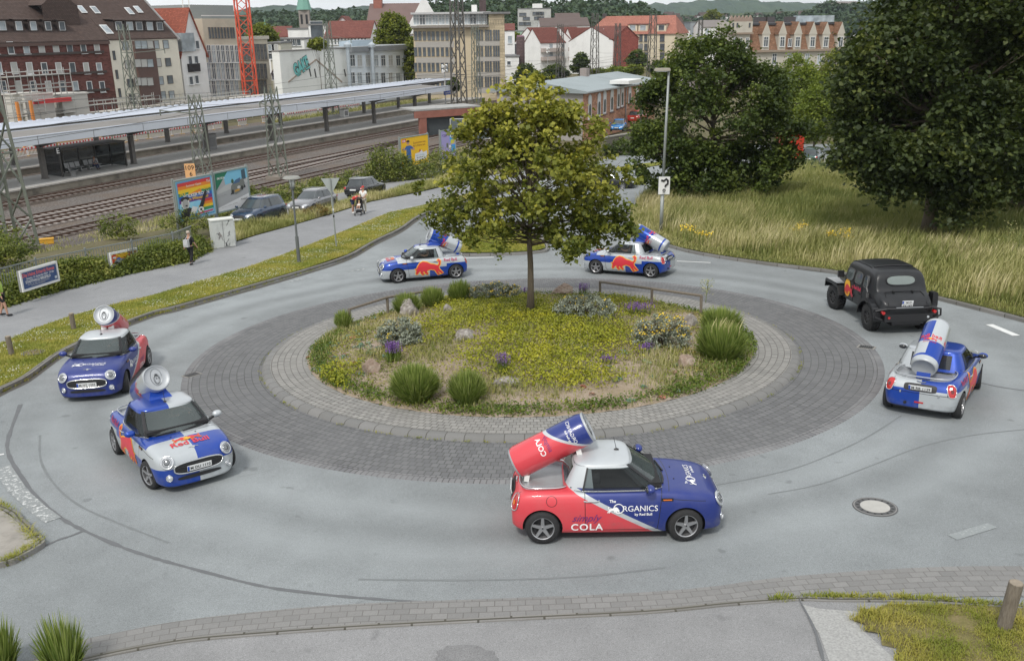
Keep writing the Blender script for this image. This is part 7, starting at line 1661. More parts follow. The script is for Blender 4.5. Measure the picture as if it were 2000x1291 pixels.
# seated passenger in the shelter
Ms=rail_frame(63.0,79.3,.77)@Matrix.Rotation(-math.pi/2,4,'Z')
person('person sitting on a grey seat in the dark platform shelter',Ms,1.72,dict(hip=(-.02,0,.29),ch=(-.01,0,.45),nk=(.02,0,.585),hd=(.04,0,.65),tp=(.035,0,.705),sl=(0,.10,.55),el=(.06,.13,.41),wl=(.18,.06,.37),sr=(0,-.10,.55),er=(.06,-.13,.41),wr=(.18,-.04,.37),hl=(.02,.05,.285),kl=(.25,.06,.28),al=(.27,.06,.045),tl=(.35,.07,.015),hr=(.02,-.05,.285),kr=(.25,-.06,.28),ar=(.27,-.06,.045),tr=(.35,-.07,.015)),M('grey_cloth',(.14,.13,.14),.85),NAC,M('hair_ginger',(.25,.11,.05),.8),BLC,1.)
# pram
t=thing('pram','black pram with a child between the bending and the standing person','pram',mat=pplace(702,420,-95)); 
m=MB()
for s in(-1,1): m.tube([(-.45,s*.22,1.02),(-.1,s*.24,.55),(.35,s*.22,.12)],.016,6); m.tube([(.12,s*.23,.62),(-.35,s*.25,.12)],.016,6)
m.tube([(-.45,-.22,1.02),(-.45,.22,1.02)],.02,6); m.build('frame',BLKP,t)
for x,y in((.36,.2),(.36,-.2),(-.36,.25),(-.36,-.25)): MB().cyl((x,y-.02,.11),(x,y+.02,.11),.11,n=14).build('wheel',BLKP,t)
MB().box((.02,0,.50),(.40,.38,.07)).build('seat',BLC,t); MB().bar((-.18,0,.52),(-.30,0,.98),.38,.06).build('backrest',BLC,t); m=MB()
for i in range(6):
    a=math.pi*(.35+.45*i/6);b=math.pi*(.35+.45*(i+1)/6); m.add([(-.15+.34*math.cos(a),-.21,.78+.34*math.sin(a)),(-.15+.34*math.cos(b),-.21,.78+.34*math.sin(b)),(-.15+.34*math.cos(b),.21,.78+.34*math.sin(b)),(-.15+.34*math.cos(a),.21,.78+.34*math.sin(a))],[(0,1,2,3)])
m.build('hood',BLC,t); MB().box((.02,0,.26),(.44,.34,.12)).build('basket',BLC,t)
tc_=thing('person','small child sitting in the black pram','person',mat=pplace(702,420,-95)); body_chain(tc_,'body',SKIN,[('c',(-.10,0,.66),.085,None),('n',(-.13,0,.78),.04,'c'),('h',(-.13,0,.86),.075,'n'),('l',(.16,.07,.60),.045,'c'),('l2',(.26,.07,.44),.03,'l'),('r',(.16,-.07,.60),.045,'c'),('r2',(.26,-.07,.44),.03,'r'),('al',(.02,.13,.66),.028,'c'),('ar',(.02,-.13,.66),.028,'c')]); body_chain(tc_,'romper',WHC,[('c',(-.09,0,.66),.10,None),('l',(.12,.07,.61),.055,'c'),('r',(.12,-.07,.61),.055,'c')]); MB().ball((-.145,0,.895),(.075,.07,.06),10).build('hair',HAIRB,tc_,True)
# ---- lamps and signs
PG=M('galvanised',(.30,.32,.31),.55,.4,var=.15,scale=2); PGD=M('lamp_post_dark',(.13,.14,.14),.6,.2,var=.2)
p=gpx(584,512,.115); t=thing('street_lamp','short grey post top lamp on the grass verge left of the road sign','street lamp',p); MB().cyl((0,0,0),(0,0,1.25),.085,.08,12).build('lower_post',PGD,t); MB().cyl((0,0,1.25),(0,0,3.5),.05,.045,10).build('upper_post',PGD,t)
MB().cyl((0,0,3.5),(0,0,3.58),.10,.12,14).build('collar',PGD,t); MB().cyl((0,0,3.58),(0,0,3.98),.10,.13,14).build('glass_cylinder',M('lamp_opal',(.60,.62,.60),.2,coat=.5),t,True)
for i in range(4): MB().cyl((.14*math.cos(i*1.57),.14*math.sin(i*1.57),3.56),(.15*math.cos(i*1.57),.15*math.sin(i*1.57),4.0),.012,n=5).build('bar',PGD,t)
MB().cyl((0,0,3.99),(0,0,4.06),.42,.36,24).build('disc_shade',M('shade_grey',(.24,.24,.22),.7,var=.3,scale=6),t)
p=gpx(1291,452,.12); t=thing('street_lamp','tall street lamp carrying the white sign, in front of the round dark tree','street lamp',p); hl=aty(1304,140,p.y).z-p.z; xo=.25
m=MB(); m.cyl((0,0,0),(0,0,2.),.10,.095,12); m.cyl((0,0,2.),(xo*.3,0,hl),.085,.055,12); m.build('post',PG,t,True); m=MB(); m.cyl((xo*.3,0,hl),(-.15,-.1,hl+.05),.04,n=8); m.build('bracket',PG,t)
m=MB(); m.box((-.28,-.1,hl+.08),(.80,.26,.10)); m.prism([(-.66,-.20),(.10,-.20),(.02,.02),(-.58,.02)],hl+.13,hl+.17); m.build('lamp_head',M('lamp_head_grey',(.36,.33,.28),.6,var=.2),t); MB().box((-.3,-.1,hl+.01),(.55,.2,.04)).build('lamp_lens',HGL,t)
# sign with the question-mark-like black figure
zt=aty(1297,345,p.y).z-p.z; zb=aty(1297,379,p.y).z-p.z; hs=zt-zb; ws=22/1773*p.y*.98; o=thing('direction_sign','white square sign with a bold black hooked figure on the tall lamp post','sign',Vector((p.x+.05,p.y-.14,p.z+(zt+zb)/2)),-.08); MB().box((0,0,0),(ws,.03,hs)).build('plate',OFFW,o)
m=MB(); m.box((0,.02,0),(ws+.03,.02,hs+.03)); m.build('back_frame',PG,o)
m=MB(); u=hs*.5; P_=[(-.28,.42),(-.05,.36),(.16,.52),(.30,.40),(.30,.16),(.14,.04),(.08,-.08)]; 
m.tube([(a*u*1.3,-.028,b*u*1.5) for a,b in P_],.055,6); m.build('black_figure',BLK,o); m=MB(); m.cyl((0,-.022,-hs*.27),(0,-.032,-hs*.27),.085,n=18); m.box((0,-.03,-hs*.42),(ws*.25,.01,.02)); m.build('black_dot',BLK,o); m=MB(); m.box((0,-.036,-hs*.27),(.10,.006,.03)); m.build('dot_mark',OFFW,o)
p=gpx(657,482,.115); t=thing('road_sign','back of a triangular give way sign on a thin post in the verge','road sign',p,.15); H_=3.55
m=MB(); m.cyl((0,0,0),(-.05,0,H_),.035,.035,8); m.build('post',PG,t); m=MB(); m.prism([(-.47,0),(.47,0),(0,-.82)],-.012,.012,0,Matrix.Translation((-.05,.06,H_))@Matrix.Rotation(math.pi/2,4,'X')); m.build('triangle_plate',M('sign_back',(.40,.43,.42),.5,.3,var=.1),t)
MB().box((-.03,.06,2.35),(.12,.03,.40)).build('small_plate',M('sign_back',(.4,.43,.42),.5,.3),t); 
for z,c in((1.9,WHC),(1.55,BLK)): MB().cyl((-.02,0,z),(-.02,0,z+.12),.04,n=8).build('sticker',c,t)
# sign panels seen from behind near the maple
def backsign(px,py,pyt,Y,w_,h_,label):
    p=aty(px,py,Y); p.z=G(p.x,p.y); zt=aty(px,pyt,Y).z-p.z; t=thing('sign_board',label,'sign board',p,.1); GS=M('board_grey',(.10,.12,.13),.6)
    MB().box((0,0,zt-h_/2),(w_,.06,h_)).build('board',GS,t); MB().box((0,.0,zt-h_/2),(w_+.1,.04,h_+.1)).build('rim',OFFW,t)
    for x in(-.3,.3): MB().cyl((x*w_,.06,0),(x*w_,.06,zt),.05).build('post',PG,t)
backsign(905,330,233,92,2.3,1.7,'dark grey back of a traffic sign board behind the left edge of the maple')
backsign(938,330,240,94,2.0,1.6,'second dark grey sign board behind the maple leaves')
# ---- billboards
def panel(name,label,pL,pR,zb,zt,frame,art,cat_='billboard',posts=True,lefth=.2):
    """pL,pR: world points at the left and right lower edge; art(mb adders) draws on a unit panel"""
    d=pR-pL; W_=Vector((d.x,d.y)).length; Mx=Matrix(((d.x/W_,-d.y/W_,0,pL.x),(d.y/W_,d.x/W_,0,pL.y),(d.z/W_,0,1,pL.z),(0,0,0,1))); H_=zt-zb
    t=thing(name,label,cat_,mat=Matrix.Translation(pL)@Matrix.Rotation(math.atan2(d.y,d.x),4,'Z')); sk=Matrix(((1,0,0,0),(0,1,0,0),(d.z/W_,0,1,0),(0,0,0,1)))
    m=MB(); m.box((W_/2,.06,(zb+zt)/2),(W_,.10,H_),0,sk); m.build('board',M('board_back',(.25,.26,.25),.7),t)
    m=MB(); f=.09
    for x in(f/2,W_-f/2): m.box((x,-.01,(zb+zt)/2),(f,.06,H_),0,sk)
    for z in(zb+f/2,zt-f/2): m.box((W_/2,-.01,z),(W_-2*f,.06,f),0,sk)
    m.build('frame',frame,t)
    if posts:
        for x in(.02,W_-.02): MB().box((x,.12,zt/2+(d.z/W_)*x-.4),(.12,.12,zt+1.)).build('post',PG,t)
    mats=[];mb=MB();lev=[0]
    def mi(m_):
        if m_ not in mats: mats.append(m_)
        return mats.index(m_)
    def T(u,v): return sk@Vector((f+u*(W_-2*f),-.012-.0012*lev[0],zb+f+v*(H_-2*f)))
    def P_(col,pts): 
        vs,fs=poly_tris(pts); mb.add([T(*q) for q in vs],fs,mi(cm(col))); lev[0]+=1
    def Tx(col,s,cx_,cy_,w_,rot=0,**k):
        vs,fs=text_tris(s,**k); c_,s_=math.cos(rot),math.sin(rot); ar=(W_-2*f)/(H_-2*f); mb.add([T(cx_+(x*c_-y*s_)*w_,cy_+(x*s_+y*c_)*w_*ar) for x,y in vs],fs,mi(cm(col))); lev[0]+=1
    art(P_,Tx); mb.build('poster',mats,t); return t
def cm(c): return M('print_%.2f_%.2f_%.2f'%c,c,.55,var=.04)
def circ(cx_,cy_,rx,ry,a0=0,a1=2*math.pi,n=20): return [(cx_+rx*math.cos(a0+(a1-a0)*i/n),cy_+ry*math.sin(a0+(a1-a0)*i/n)) for i in range(n+(1 if a1-a0<6 else 0))]
def art1(P_,T):
    B=(.10,.30,.55);Rr=(.55,.05,.05);O=(.70,.22,.03);Yl=(.75,.50,.03);Gn=(.05,.25,.12);Bl=(.03,.12,.45);Pu=(.15,.05,.25);K=(.03,.03,.035);Wt=(.65,.65,.65)
    P_((.25,.50,.70),[(0,0),(1,0),(1,1),(0,1)]); P_(B,[(.03,.03),(.97,.03),(.97,.97),(.03,.97)])
    for i,c in enumerate((Rr,O,Yl,Gn,Bl,Pu)): y=.94-i*.085; P_(c,[(.05,y-.085),(.95,y-.085+.02),(.95,y+.02),(.05,y)])
    P_((.30,.60,.75),[(.05,.06),(.95,.06),(.95,.44),(.05,.42)])
    for i,c in enumerate((Rr,O,Yl,Gn)): y=.44-i*.07; P_(c,[(.55,y-.07),(.95,y-.07),(.95,y),(.55,y)])
    P_(Yl,circ(.48,.62,.17,.16,0,math.pi)); P_(O,circ(.48,.62,.20,.19,0,math.pi,24)[::-1][:1]+circ(.48,.62,.20,.19,.1,.6)); T(Wt,'Summer Open',.48,.84,.40,bold=.01)
    P_((.25,.55,.75),circ(.55,.30,.15,.14,0,math.pi)); T(Wt,'VOLKER ROSIN',.52,.60,.72,bold=.03); T(Yl,'im Wiesenbad',.56,.51,.56,bold=.02); T(Yl,'29.9.',.16,.66,.18,bold=.02); T(Yl,'2024',.83,.72,.20,bold=.01); T(Wt,'TU',.88,.88,.10,bold=.02)
    P_(Wt,circ(.20,.42,.11,.15)); P_(K,circ(.20,.53,.12,.06)); P_((.35,.35,.35),circ(.20,.41,.085,.12)); P_(K,[(.05,.05),(.44,.05),(.40,.24),(.30,.30),(.12,.28),(.05,.20)]); P_(Wt,[(.26,.06),(.42,.08),(.52,.26),(.38,.32)]); P_(K,circ(.22,.36,.03,.02)); P_(K,[(.50,.16),(.62,.13),(.82,.62),(.76,.66)]); P_(Wt,circ(.60,.19,.08,.07)); P_(K,circ(.60,.19,.03,.03))
    P_((.50,.06,.15),[(.42,.07),(.93,.10),(.93,.14),(.42,.11)]); P_(Bl,[(.28,.05),(.46,.05),(.46,.13),(.28,.12)])
def art2(P_,T):
    P_((.34,.35,.36),[(0,0),(1,0),(1,1),(0,1)]); P_((.18,.45,.62),[(.30,.62),(1,.70),(1,1),(.25,1)]); P_((.42,.43,.43),[(0,.45),(1,.62),(1,.74),(.3,.66),(0,.52)]); P_((.02,.16,.09),[(0,.55),(.40,1),(0,1)]); T((.7,.7,.7),'SKODA',.18,.86,.24,bold=.02)
    P_((.05,.09,.12),[(.82,.70),(.95,.72),(.94,.98),(.82,.96)]); P_((.05,.10,.05),circ(.52,.72,.04,.06)); P_((.62,.63,.64),[(0,.0),(1,.0),(1,.32),(0,.10)]); P_((.03,.03,.035),[(.42,.37),(.92,.50),(.88,.60),(.45,.45)])
    P_((.16,.17,.16),[(.44,.42),(.60,.36),(.82,.44),(.90,.62),(.86,.74),(.60,.72),(.46,.60)]); P_((.06,.12,.22),[(.52,.64),(.62,.74),(.78,.78),(.74,.66)]); P_((.45,.25,.05),[(.56,.42),(.72,.44),(.72,.50),(.56,.47)]); P_((.5,.5,.5),circ(.70,.53,.05,.04)); P_((.02,.02,.02),circ(.50,.44,.03,.06)); P_((.02,.02,.02),circ(.80,.50,.03,.06))
    T((.1,.1,.1),'Autohaus',.83,.20,.22,bold=.01); T((.2,.2,.2),'Jetzt bei uns entdecken und erleben',.36,.11,.5,rot=.10); T((.25,.25,.25),'Der neue Elroq',.17,.40,.26,rot=.1)
def art3(P_,T):
    P_((.78,.47,.015),[(0,0),(1,0),(1,1),(0,1)]); P_((.55,.03,.06),[(.05,.84),(.19,.85),(.19,.96),(.05,.95)]); T((.75,.75,.75),'DB',.12,.90,.10,bold=.02); T((.25,.08,.02),'Zusammen was',.67,.78,.46,bold=.01); T((.25,.08,.02),"für's Klima tun.",.67,.68,.46,bold=.01)
    P_((.50,.28,.20),circ(.26,.82,.055,.07)); P_((.05,.03,.02),circ(.26,.87,.06,.04)); P_((.04,.12,.35),[(.10,.60),(.20,.72),(.34,.72),(.46,.62),(.40,.56),(.35,.62),(.36,.28),(.18,.28),(.19,.62),(.14,.56)]); P_((.50,.28,.20),[(.05,.64),(.09,.70),(.14,.60),(.10,.56)]); P_((.50,.28,.20),[(.44,.66),(.50,.58),(.46,.52),(.41,.58)]); P_((.10,.16,.24),[(.19,.03),(.19,.29),(.36,.29),(.37,.03),(.29,.03),(.28,.20),(.27,.03)])
    P_((.66,.68,.70),[(.48,.14),(.90,.16),(.94,.30),(.94,.44),(.80,.40),(.74,.50),(.66,.42),(.50,.40)]); T((.10,.30,.40),'Saubere Mobilität',.68,.33,.32); T((.08,.08,.1),'ab sofort',.66,.25,.2,bold=.02); P_((.5,.03,.05),[(.64,.44),(.68,.54),(.72,.46)])
def art4(P_,T):
    P_((.33,.30,.55),[(0,0),(1,0),(1,1),(0,1)]); P_((.03,.32,.70),[(.62,.60),(1,.62),(1,1),(.60,.98)]); T((.10,.05,.25),'pretty',.24,.86,.30,bold=.02); P_((.10,.06,.20),circ(.24,.86,.20,.05,0,6.2)[:1]+[(.1,.80),(.4,.81),(.4,.82)]); P_((.18,.20,.12),[(.36,.42),(.50,.42),(.50,.58),(.36,.58)]); P_((.70,.70,.72),[(.54,.36),(.68,.36),(.68,.5),(.54,.5)]); P_((.03,.32,.70),[(.72,.25),(1,.25),(1,.5),(.72,.5)]); P_((.6,.5,.5),circ(.14,.28,.10,.12)); P_((.20,.08,.10),circ(.14,.28,.05,.07)); T((.05,.05,.1),'E',.42,.5,.08,bold=.02)
GB=M('billboard_frame',(.24,.30,.29),.6,.2)
def pw(px,Y,z): q=aty(px,300,Y); return Vector((q.x,q.y,z))
def bb(name,label,pxl,Yl,tl,bl,pxr,Yr,tr,br,art,**k):
    zl=aty(pxl,bl,Yl).z; zr=aty(pxr,br,Yr).z; gl=G(pw(pxl,Yl,0).x,Yl); L0=pw(pxl,Yl,gl); R0=pw(pxr,Yr,gl+zr-zl); return panel(name,label,L0,R0,zl-gl,aty(pxl,tl,Yl).z-gl,k.pop('frame',GB),art,**k)
bb('billboard','rainbow coloured concert billboard with a grey haired singer',331,53.4,354,437,410,55.6,338,419,art1)
bb('billboard','billboard showing a dark olive car on grey asphalt, white strip below',411,55.7,338,418,480,57.7,322,402,art2)
bb('billboard','yellow billboard with a person in a blue shirt above the bushes',782,88,270,330,838,91,259,319,art3)
bb('billboard','lilac and blue billboard behind the left edge of the maple',861,96,256,318,891,97.5,250,312,art4)
# fence panels with banners along the footpath
edge=[Vector(q) for q in((0,609),(107,576),(255.6,540),(365.5,517),(422,489))]
edge=[pl(a.x,a.y) for a in [Vector((-90,632))]+edge]; FO=Vector((-.86,.50,0))*1.05
fl=[e+FO for e in edge]; fl=[Vector((q.x,q.y,.1)) for q in fl]; FZ=P2W
PGF=M('fence_zinc',(.26,.28,.28),.5,.5,var=.2)
def lerpline(pts,s):
    for a,b in zip(pts,pts[1:]):
        l_=(b-a).length
        if s<=l_: return a+(b-a)*(s/l_),(b-a).normalized()
        s-=l_
    return pts[-1],(pts[-1]-pts[-2]).normalized()
tot=sum((b-a).length for a,b in zip(fl,fl[1:])); npan=int(tot/2.5); 
wpos=['leftmost','second','third','fourth','fifth','sixth','seventh','eighth','ninth','tenth','eleventh','twelfth','thirteenth']
for i in range(npan):
    a,d=lerpline(fl,i*2.5); b_,_=lerpline(fl,(i+1)*2.5); A=P2W@a; B=P2W@b_; dd=B-A; t=thing('bar_fence','%s length of the galvanised bar fence half buried in ivy, counted from the left'%wpos[min(i,12)],'fence panel',A,math.atan2(dd.y,dd.x),group='bar fence along the railway bank'); Lp=Vector((dd.x,dd.y)).length; sl=dd.z/Lp
    for z in(.25,1.32): MB().bar((0,0,z),(Lp,0,z+sl*Lp),.04,.05).build('rail',PGF,t)
    m=MB(); n=18
    for j in range(1,n): m.box((Lp*j/n,0,.72+sl*Lp*j/n),(.018,.018,1.12))
    m.build('bars',PGF,t); MB().box((0,0,.70),(.07,.07,1.45)).build('post',PGF,t)
def fence_banner(name,label,px0,px1,yt0,yb0,yt1,yb1,art,Y0,Y1):
    return bb(name,label,px0,Y0,yt0,yb0,px1,Y1,yt1,yb1,art,posts=False,frame=OFFW,cat_='banner')
def art5(P_,T):
    P_((.04,.08,.20),[(0,0),(1,0),(1,1),(0,1)]); T((.62,.13,.13),'Die Heinz Erhardt Revue',.48,.80,.92,bold=.03); T((.66,.66,.66),'Sonntag, 15. September 2024   19 Uhr',.52,.56,.80,bold=.02); T((.66,.66,.66),'STADTHALLE BIELEFELD',.44,.38,.72,bold=.03); T((.5,.5,.5),'Karten an allen Vorverkaufsstellen',.44,.22,.62); T((.45,.45,.45),'und an der Abendkasse',.42,.12,.4); P_((.5,.55,.6),[(.91,.10),(.98,.10),(.98,.26),(.91,.26)])
def art6(P_,T):
    P_((.60,.08,.03),[(0,0),(1,0),(1,1),(0,1)]); P_((.70,.30,.03),[(.1,.3),(.8,.35),(.6,.95),(.2,.95)])
    for i in range(11): P_((.02,.02,.02) if i%2 else (.7,.6,.05),[(i/11,.93),((i+1)/11,.93),((i+1)/11,1),(i/11,1)]); P_((.02,.02,.02) if i%2 else (.65,.65,.6),[(i/11,0),((i+1)/11,0),((i+1)/11,.07),(i/11,.07)])
    T((.72,.50,.03),'MONSTER',.45,.80,.42,bold=.03); T((.72,.50,.03),'TRUCK SHOW',.45,.64,.34,bold=.03); P_((.25,.28,.30),[(.05,.12),(.45,.12),(.52,.40),(.34,.50),(.12,.40)]); P_((.05,.12,.45),[(.16,.44),(.34,.46),(.30,.62),(.20,.60)]); P_((.6,.6,.6),circ(.10,.66,.07,.09)); P_((.02,.02,.02),circ(.14,.16,.07,.11)); P_((.02,.02,.02),circ(.40,.16,.07,.11)); P_((.02,.02,.025),[(.55,.10),(.95,.25),(.98,.80),(.80,.88),(.70,.55)]); P_((.65,.55,.15),[(.56,.12),(.66,.12),(.86,.80),(.78,.84)]); P_((.5,.5,.5),circ(.86,.52,.05,.08))
fence_banner('fence_banner','dark blue event banner with red heading on the fence at the left edge',-8,72,531,572,514,549,art5,34.6,37.0)
fence_banner('fence_banner','red and yellow monster truck banner half hidden by ivy',182,239,495,523,482,511,art6,40.1,42.4)
# cabinets with graffiti
p=gpx(418,486,.11); q=gpx(446,474,.11); hdg=math.atan2(q.y-p.y,q.x-p.x)
def cabinet(p,ang,w_,d_,h_,label,tags):
    t=thing('utility_cabinet',label,'utility cabinet',p,ang,group='graffiti covered cabinets by the footpath'); CB=wallm('cabinet_grey',(.50,.52,.50),.5,.1,3.)
    MB().box((w_/2,d_/2,h_/2),(w_,d_,h_)).build('housing',CB,t); MB().box((w_/2,d_/2,h_+.03),(w_+.07,d_+.07,.06)).build('lid',M('cabinet_lid',(.60,.61,.57),.7,var=.1),t)
    m=MB(); m.box((w_/2,-.004,h_/2),(.012,.01,h_*.94)); m.build('door_gap',BLK,t)
    for k in range(tags):
        m=MB(); x=random.uniform(.05,w_-.15); z=random.uniform(.2,h_-.25); P_=[(x,z)]
        for j in range(7): P_.append((min(w_-.03,max(.03,P_[-1][0]+random.uniform(-.09,.12))),min(h_-.05,max(.05,P_[-1][1]+random.uniform(-.16,.16)))))
        m.tube([(a,-.006,b) for a,b in P_],.010,4); m.build('graffiti',cm(random.choice([(.03,.03,.04),(.03,.03,.04),(.04,.20,.22),(.10,.05,.04)])),t)
        m=MB(); y=random.uniform(.05,d_-.1); m.tube([(-.006 if 0 else w_+.004,min(d_,max(0,y+random.uniform(-.1,.1))),z+random.uniform(-.2,.2)) for _ in range(5)],.009,4); m.build('graffiti',cm((.03,.03,.04)),t)
cabinet(p,hdg-.95,1.15,.55,1.45,'large pale utility cabinet covered in scribbled graffiti by the footpath',8)
q=gpx(447,476,.11); cabinet(q,hdg-.95,.42,.42,1.22,'narrow pale utility cabinet right of the large one',4)
# bollards
WOOD=NT('weathered_wood'); X_=WOOD.xyz(); WOOD=WOOD.pbr(WOOD.mix(WOOD.noise(6,5,WOOD.comb(WOOD.math('MULTIPLY',X_[0],8.),WOOD.math('MULTIPLY',X_[1],8.),X_[2])),(.06,.045,.03),(.27,.235,.19)),.9,0,WOOD.bump(WOOD.noise(30,3),.5,.01))
def bollard(px,py,h_,r_,label,lean=(.03,0),dz=.115):
    p=gpx(px,py,dz); t=thing('wooden_bollard',label,'bollard',p,group='round wooden bollards on the grass'); MB().cyl((0,0,-.05),(lean[0],lean[1],h_),r_,r_*.98,18).build('post',WOOD,t,False); MB().cyl((lean[0],lean[1],h_),(lean[0],lean[1],h_+.012),r_*.9,r_*.85,18).build('cut_top',M('wood_end',(.26,.22,.17),.9,var=.3,scale=15),t)
bollard(144,642,.56,.085,'wooden bollard on the verge, right one of the left pair',(.0,0)); bollard(23,692,.60,.085,'wooden bollard on the verge nearest the left edge',(-.02,0)); bollard(1961,1222,.72,.10,'large weathered wooden bollard at the bottom right corner',(.06,0),.04)
# island rails
def railing(pts,label,hs):
    P3=[isl(*q) for q in pts]; t=thing('wooden_railing',label,'railing',mat=MR)
    tops=[]
    for p,h_ in zip(P3,hs):
        MB().cyl((p.x,p.y,p.z-.05),(p.x,p.y,p.z+h_),.05,.05,10).build('post',WOOD,t); tops.append(Vector((p.x,p.y,p.z+h_-.01)))
    for a,b in zip(tops,tops[1:]): MB().cyl(a,b,.045,.045,8).build('rail',WOOD,t)
railing([(684,637),(758,612),(862,588)],'round pole railing at the back left of the island',[.62,.62,.52]); railing([(1172,572),(1273,596),(1369,612)],'round pole railing at the back right of the island',[.50,.62,.66])
# rocks
ROCK=NT('lichen_rock'); f_=ROCK.noise(3,6,rough=.7); g_=ROCK.noise(9,4,rough=.8); ROCK=ROCK.pbr(ROCK.mix(ROCK.rng(g_,.55,.65,0,.7),ROCK.ramp(f_,[(.3,(.12,.10,.09)),(.5,(.26,.235,.215)),(.7,(.40,.38,.36))]),(.50,.49,.45)),.95,0,ROCK.bump(f_,.8,.05))
ROCKR=NT('reddish_rock'); f_=ROCKR.noise(3,6,rough=.7); ROCKR=ROCKR.pbr(ROCKR.ramp(f_,[(.3,(.15,.11,.085)),(.5,(.27,.20,.155)),(.7,(.40,.34,.28))]),.95,0,ROCKR.bump(f_,.8,.05))
def rock(px,py,wpx,hpx,label,mat,seed):
    p=isl(px,py); sc=17.5/HP*0+ (1773/math.hypot(CY+p.y,7))**1; w_=wpx/sc/2; h_=hpx/sc*.62; r=random.Random(seed); bm=bmesh.new(); bmesh.ops.create_icosphere(bm,subdivisions=4,radius=1)
    K=[(Vector((r.uniform(-1,1),r.uniform(-1,1),r.uniform(-.5,1))).normalized(),r.uniform(.50,.85)) for _ in range(13)]
    for v in bm.verts:
        c=v.co.copy(); f=1.
        for n_,d_ in K:
            q=c.dot(n_)
            if q>d_: f=min(f,d_/q)
        v.co=Vector((c.x*f*w_,c.y*f*w_*.8,c.z*f*h_))*(1+.05*math.sin(c.x*9+seed)*math.cos(c.y*8+c.z*7)+r.uniform(-.015,.015))
    me=bpy.data.meshes.new('rock'); bm.to_mesh(me); bm.free(); me.materials.append(mat); o=link('rock',me); o.matrix_world=MR@Matrix.Translation((p.x,p.y,p.z+h_*.42)); tag(o,label,'rock',group='rocks in the island planting')
rock(800,616,44,40,'large angular grey boulder beside the left railing',ROCK,3); rock(877,612,28,22,'small pale rock right of the angular boulder',ROCK,5); rock(909,664,50,30,'smooth pale rock left of the bushes in the island middle',ROCK,8); rock(724,728,42,34,'reddish rock left of the big front grass tuft',ROCKR,13)
rock(1098,572,46,26,'flat weathered stump like rock behind the tree',ROCKR,21); rock(1350,636,30,34,'grey rock beside the right grass tufts',ROCK,34); rock(1338,716,42,36,'reddish boulder at the front right of the island',ROCKR,55); rock(990,752,60,24,'flat gravelly grey rock right of the front tufts',ROCK,89)
# ================================================================ PLANTS
BARK=NT('bark'); X_=BARK.xyz(); BARK=BARK.pbr(BARK.mix(BARK.noise(5,5,BARK.comb(BARK.math('MULTIPLY',X_[0],4.),BARK.math('MULTIPLY',X_[1],4.),X_[2])),(.055,.042,.028),(.17,.14,.10)),.95,0,BARK.bump(BARK.noise(22,4),.7,.02))
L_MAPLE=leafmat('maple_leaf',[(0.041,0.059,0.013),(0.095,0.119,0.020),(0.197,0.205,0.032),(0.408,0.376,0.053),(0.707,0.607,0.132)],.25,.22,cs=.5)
L_DARK=leafmat('dark_leaf',[(0.014,0.024,0.007),(0.037,0.059,0.014),(0.085,0.119,0.022),(0.213,0.236,0.041)],.40,.18,cs=.45)
L_OAK=leafmat('oak_leaf',[(0.011,0.018,0.008),(0.025,0.039,0.013),(0.055,0.075,0.021),(0.150,0.163,0.033)],.40,.15,cs=.35)
L_LIGHT=leafmat('light_leaf',[(0.066,0.099,0.017),(0.143,0.187,0.028),(0.264,0.297,0.039)],.4,.35,cs=.4)
L_BUSH=leafmat('bramble_leaf',[(0.026,0.043,0.012),(0.084,0.114,0.022),(0.180,0.204,0.038),(0.348,0.324,0.084)],.42,.2,cs=.9)
L_PLANE=leafmat('plane_leaf',[(0.057,0.081,0.017),(0.149,0.172,0.023),(0.287,0.287,0.046)],.4,.3,cs=.3)
L_WOOD=leafmat('wood_leaf',[(.018,.040,.020),(.035,.065,.028),(.070,.105,.035)],.55,.1,cs=.05)
G_MEAD=leafmat('meadow_blade',[(0.085,0.116,0.030),(0.189,0.213,0.061),(0.342,0.329,0.122),(0.549,0.488,0.256),(0.732,0.647,0.427)],.35,.25,cs=.22)
G_SHORT=leafmat('lawn_blade',[(0.113,0.156,0.018),(0.214,0.240,0.036),(0.378,0.336,0.072),(0.529,0.420,0.144)],.5,.2,cs=.7)
G_TUFT=leafmat('tuft_blade',[(.060,.10,.022),(.14,.20,.04),(.26,.32,.08),(.42,.44,.18)],.15,.25,cs=1.5)
def clump_cloud(blobs,ncl,per,rcl,shell=.6,zmin=None,squash=.7,seed=1,gap=None):
    r=np.random.default_rng(seed); W_=np.array([b[1][0]*b[1][1] for b in blobs]); W_=W_/W_.sum(); idx=r.choice(len(blobs),ncl,p=W_)
    d=r.normal(size=(ncl,3)); d/=np.linalg.norm(d,axis=1)[:,None]; rad=shell+(1-shell)*r.random(ncl)**.6
    C=np.array([blobs[i][0] for i in idx])+d*np.array([blobs[i][1] for i in idx])*rad[:,None]
    if zmin is not None: C=C[C[:,2]>zmin]
    if gap:
        sc_=gap[1]; g=np.sin(C[:,0]/sc_+seed)*np.cos(C[:,2]/sc_*1.15+C[:,1]/sc_*.5)+np.sin(C[:,1]/sc_*1.2+C[:,2]/sc_*.7+seed*2)*.7; C=C[g>gap[0]]
    n=len(C); k=r.poisson(per,n); k=np.maximum(k,3); ct=r.random(n)
    P=np.repeat(C,k,0); off=r.normal(size=P.shape)*rcl*np.array([1,1,squash]); P=P+off*np.repeat(.6+.7*r.random(n),k)[:,None]
    t=np.repeat(ct,k)*.45+r.random(len(P))*.55
    # sprays lighten towards the tips of the shoots (young leaves)
    return P,t,C
